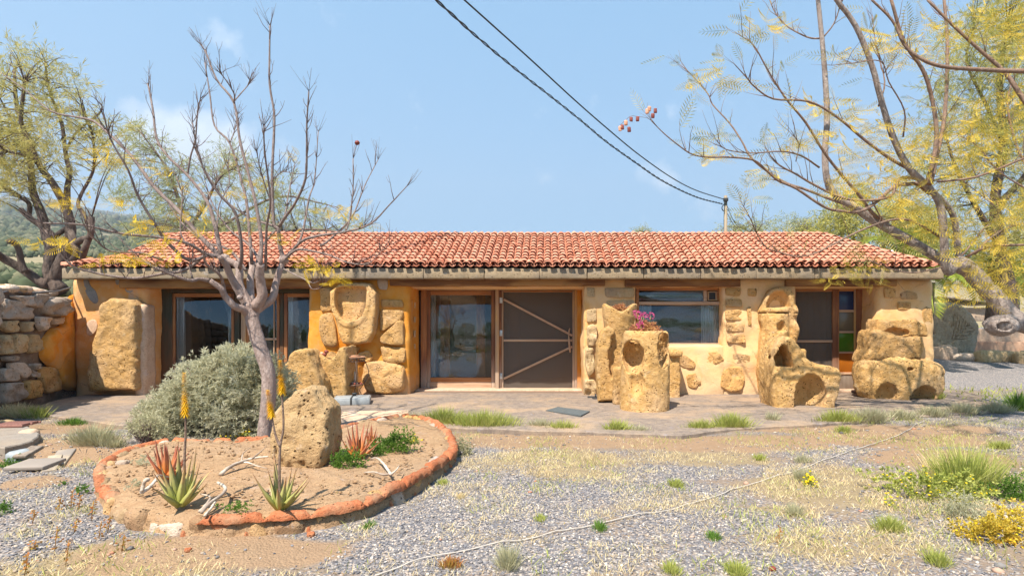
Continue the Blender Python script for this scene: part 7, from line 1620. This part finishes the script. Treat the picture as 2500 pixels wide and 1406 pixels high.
n = 900; X = RNG.uniform(-4.2, -.6, n); Yg = RNG.uniform(3.7, 6.2, n); k = sd_poly(X, Yg, rs) < -.12; X, Yg = X[k], Yg[k]; n = len(X); sz_ = RNG.uniform(.006, .018, n); VV = IV[None]*np.stack([sz_, sz_, sz_*.7], -1)[:, None]*(1+RNG.uniform(-.3, .3, (n, len(IV), 1)))+np.stack([X, Yg, np.full(n, ZS+.028)], -1)[:, None]; FF = (IF[None]+(np.arange(n)*len(IV))[:, None, None]).reshape(-1, 3); tag(put('clods', VV.reshape(-1, 3), FF, M_bed, smooth=False), 'small earth clods on the planter soil', 'clods', kind='stuff')
n = 7600; X = RNG.uniform(-7.5, 8, n); Yg = 2.7+7.5*RNG.uniform(0, 1, n); inb = sd_poly(X, Yg, rs); k = (inb > .03) | (inb < -.12); X, Yg, inb = X[k], Yg[k], inb[k]; n = len(X); onp = sd_poly(X, Yg, np.array(pat)) < -.05; zg_ = np.where(onp, ZP, np.where(inb < 0, ZS+.03, gh(X, Yg))); A = np.stack([X, Yg, zg_+.004], -1); D = RNG.normal(0, 1, (n, 3)); D[:, 2] = np.abs(D[:, 2])*.15; D /= np.linalg.norm(D, axis=1, keepdims=True); Wd = np.stack([-D[:, 1], D[:, 0], 0*X], -1); V, Fc = quads(A, A+D*RNG.uniform(.015, .05, n)[:, None], Wd*.0035)
tag(put('leaf_litter', V, Fc, M_litter, smooth=False), 'dry leaf and twig litter blown over yard and patio', 'litter', kind='stuff')
# dry grass
N = 330000; X = RNG.uniform(-7.8, 8.5, N); Yg = 2.6+(8.5-2.6)*RNG.uniform(0, 1, N)**1.3; a, s_, t_ = masks(X, Yg); cl_ = fbm(np.stack([X, Yg, 0*X], -1), 3.2, 91, 3)
k = (RNG.uniform(0, 1, N) < np.clip(t_*.9+.08+.75*(cl_-.12), 0, 1)*(1-.55*s_)) & ~keepout(X, Yg) & (np.abs(X/Yg+.06) < 1.02); X, Yg = X[k], Yg[k]; n = len(X); A = np.stack([X, Yg, gh(X, Yg)], -1)
D = RNG.normal(0, .55, (n, 3)); D[:, 2] = .8; B = A+D*(RNG.uniform(.015, .06, n)*(1+.5*(RNG.uniform(0, 1, n) < .05)))[:, None]; Wd = rdir(n); Wd[:, 2] = 0; V, Fc = quads(A, B, Wd*.0024)
tag(put('dry_grass', V, Fc, M_straw, smooth=False), 'short bleached dry grass scattered through the gravel', 'dry grass', kind='stuff')
N = 70000; X = RNG.uniform(-7.8, 8.5, N); Yg = 2.6+(9-2.6)*RNG.uniform(0, 1, N)**1.3; cl_ = fbm(np.stack([X, Yg, 0*X], -1), 1.9, 97, 3); right = sst(0, 5, X)
k = (cl_+.35*right > RNG.uniform(.25, .9, N)) & ~keepout(X, Yg) & (np.abs(X/Yg+.06) < 1.02); X, Yg = X[k], Yg[k]; n = len(X); A = np.stack([X, Yg, gh(X, Yg)], -1); D = RNG.normal(0, .6, (n, 3)); D[:, 2] = 1; B = A+D*RNG.uniform(.02, .07, n)[:, None]; V, Fc = quads(A, B, rdir(n)*.003)
tag(put('green_blades', V, Fc, M_grass, smooth=False), 'scattered thin green grass blades on the yard', 'grass', kind='stuff')
# trampled straw and ground plants on the right verge and the garden beyond
N = 30000; X = RNG.uniform(7.5, 26, N); Yg = RNG.uniform(9, 32, N); k = (fbm(np.stack([X, Yg, 0*X], -1), .8, 55, 3) > RNG.uniform(-.2, .6, N)) & ((Yg < 12.5) | (Yg > 20.3)); X, Yg = X[k], Yg[k]; n = len(X); A = np.stack([X, Yg, gh(X, Yg)], -1); D = RNG.normal(0, .5, (n, 3)); D[:, 2] = 1; V, Fc = quads(A, A+D*RNG.uniform(.04, .14, n)[:, None], rdir(n)*.012)
tag(put('garden_grass', V, Fc, M_grass, smooth=False), 'patchy green grass on the garden ground at the right', 'grass', kind='stuff')

# ------------------------------------------------------------ garden on the camera's side (shows only as reflections)
for k, (x, y, s_, lb) in enumerate(((4.5, -9.5, 1.7, 'broad dark tree reflected in the small window'), (-3.2, -11, 1.7, 'dark tree reflected in the glazed door'), (-9.5, -8, 1.2, 'tree reflected in the left window'))):
    n = 1500; u = rdir(n, .1)*RNG.uniform(.3, 1, (n, 1))**.4; Pp = np.array([x, y, 1.55*s_])+u*np.array([1.7, 1.3, 1.0])*s_; V, Fc = scatter(*WISP2, Pp, basis(rdir(n, -.2)), .5*RNG.uniform(.6, 1.2, n)); o = thing('garden_tree', lb, 'tree', (x, y, 0)); put('crown', V, Fc, M_green, o, smooth=False)
    V, Fc = fixq(*tube([(x, y, -.1), (x+.1, y, .8), (x, y, 1.8*s_)], [.16, .13, .06], 9)); put('trunk', V, Fc, M_darkbark, o)
n = 9000; X = RNG.uniform(-24, 22, n); Pp = np.stack([X, RNG.uniform(-14, -13, n), RNG.uniform(0, 1, n)*(1.1+.4*np.sin(X*1.3)+3.6*sst(-4, -7.5, X)+1.2*sst(6, 9, X))], -1); V, Fc = scatter(*WISP2, Pp, basis(rdir(n, .3)), .5*RNG.uniform(.6, 1.2, n)); o = thing('hedge', 'unseen dark hedge behind the viewpoint, raised at the left to darken the window reflection', 'hedge', (0, -13.5, 0)); put('foliage', V, Fc, M_green, o, smooth=False)  # hedge out of view, heightened at the left so the left window reflects dark
# ------------------------------------------------------------ air
V, Fc = cubegrid(1, 1, 1)
hzm = mesh('haze', V*np.array([4200, 1700, 420])+np.array([0, 1650, 416]), [tuple(f) for f in Fc], smooth=False)
m = bpy.data.materials.new('haze_air'); m.use_nodes = True; t = m.node_tree; t.nodes.clear(); o_ = t.nodes.new('ShaderNodeOutputMaterial'); pv = t.nodes.new('ShaderNodeVolumePrincipled')
pv.inputs['Color'].default_value = (.82, .90, 1, 1); pv.inputs['Density'].default_value = 0.00030; pv.inputs['Anisotropy'].default_value = .2; t.links.new(pv.outputs[0], o_.inputs['Volume']); hzm.materials.append(m)
ho = link('haze', hzm); tag(ho, 'thin blue air between the yard and the mountain', 'haze', kind='stuff')

for o in bpy.data.objects:
    if o.parent is not None and o.name.split('.')[0] in ('twigs', 'flowers', 'blades', 'stems', 'scroll_rim'): o['kind'] = 'stuff'
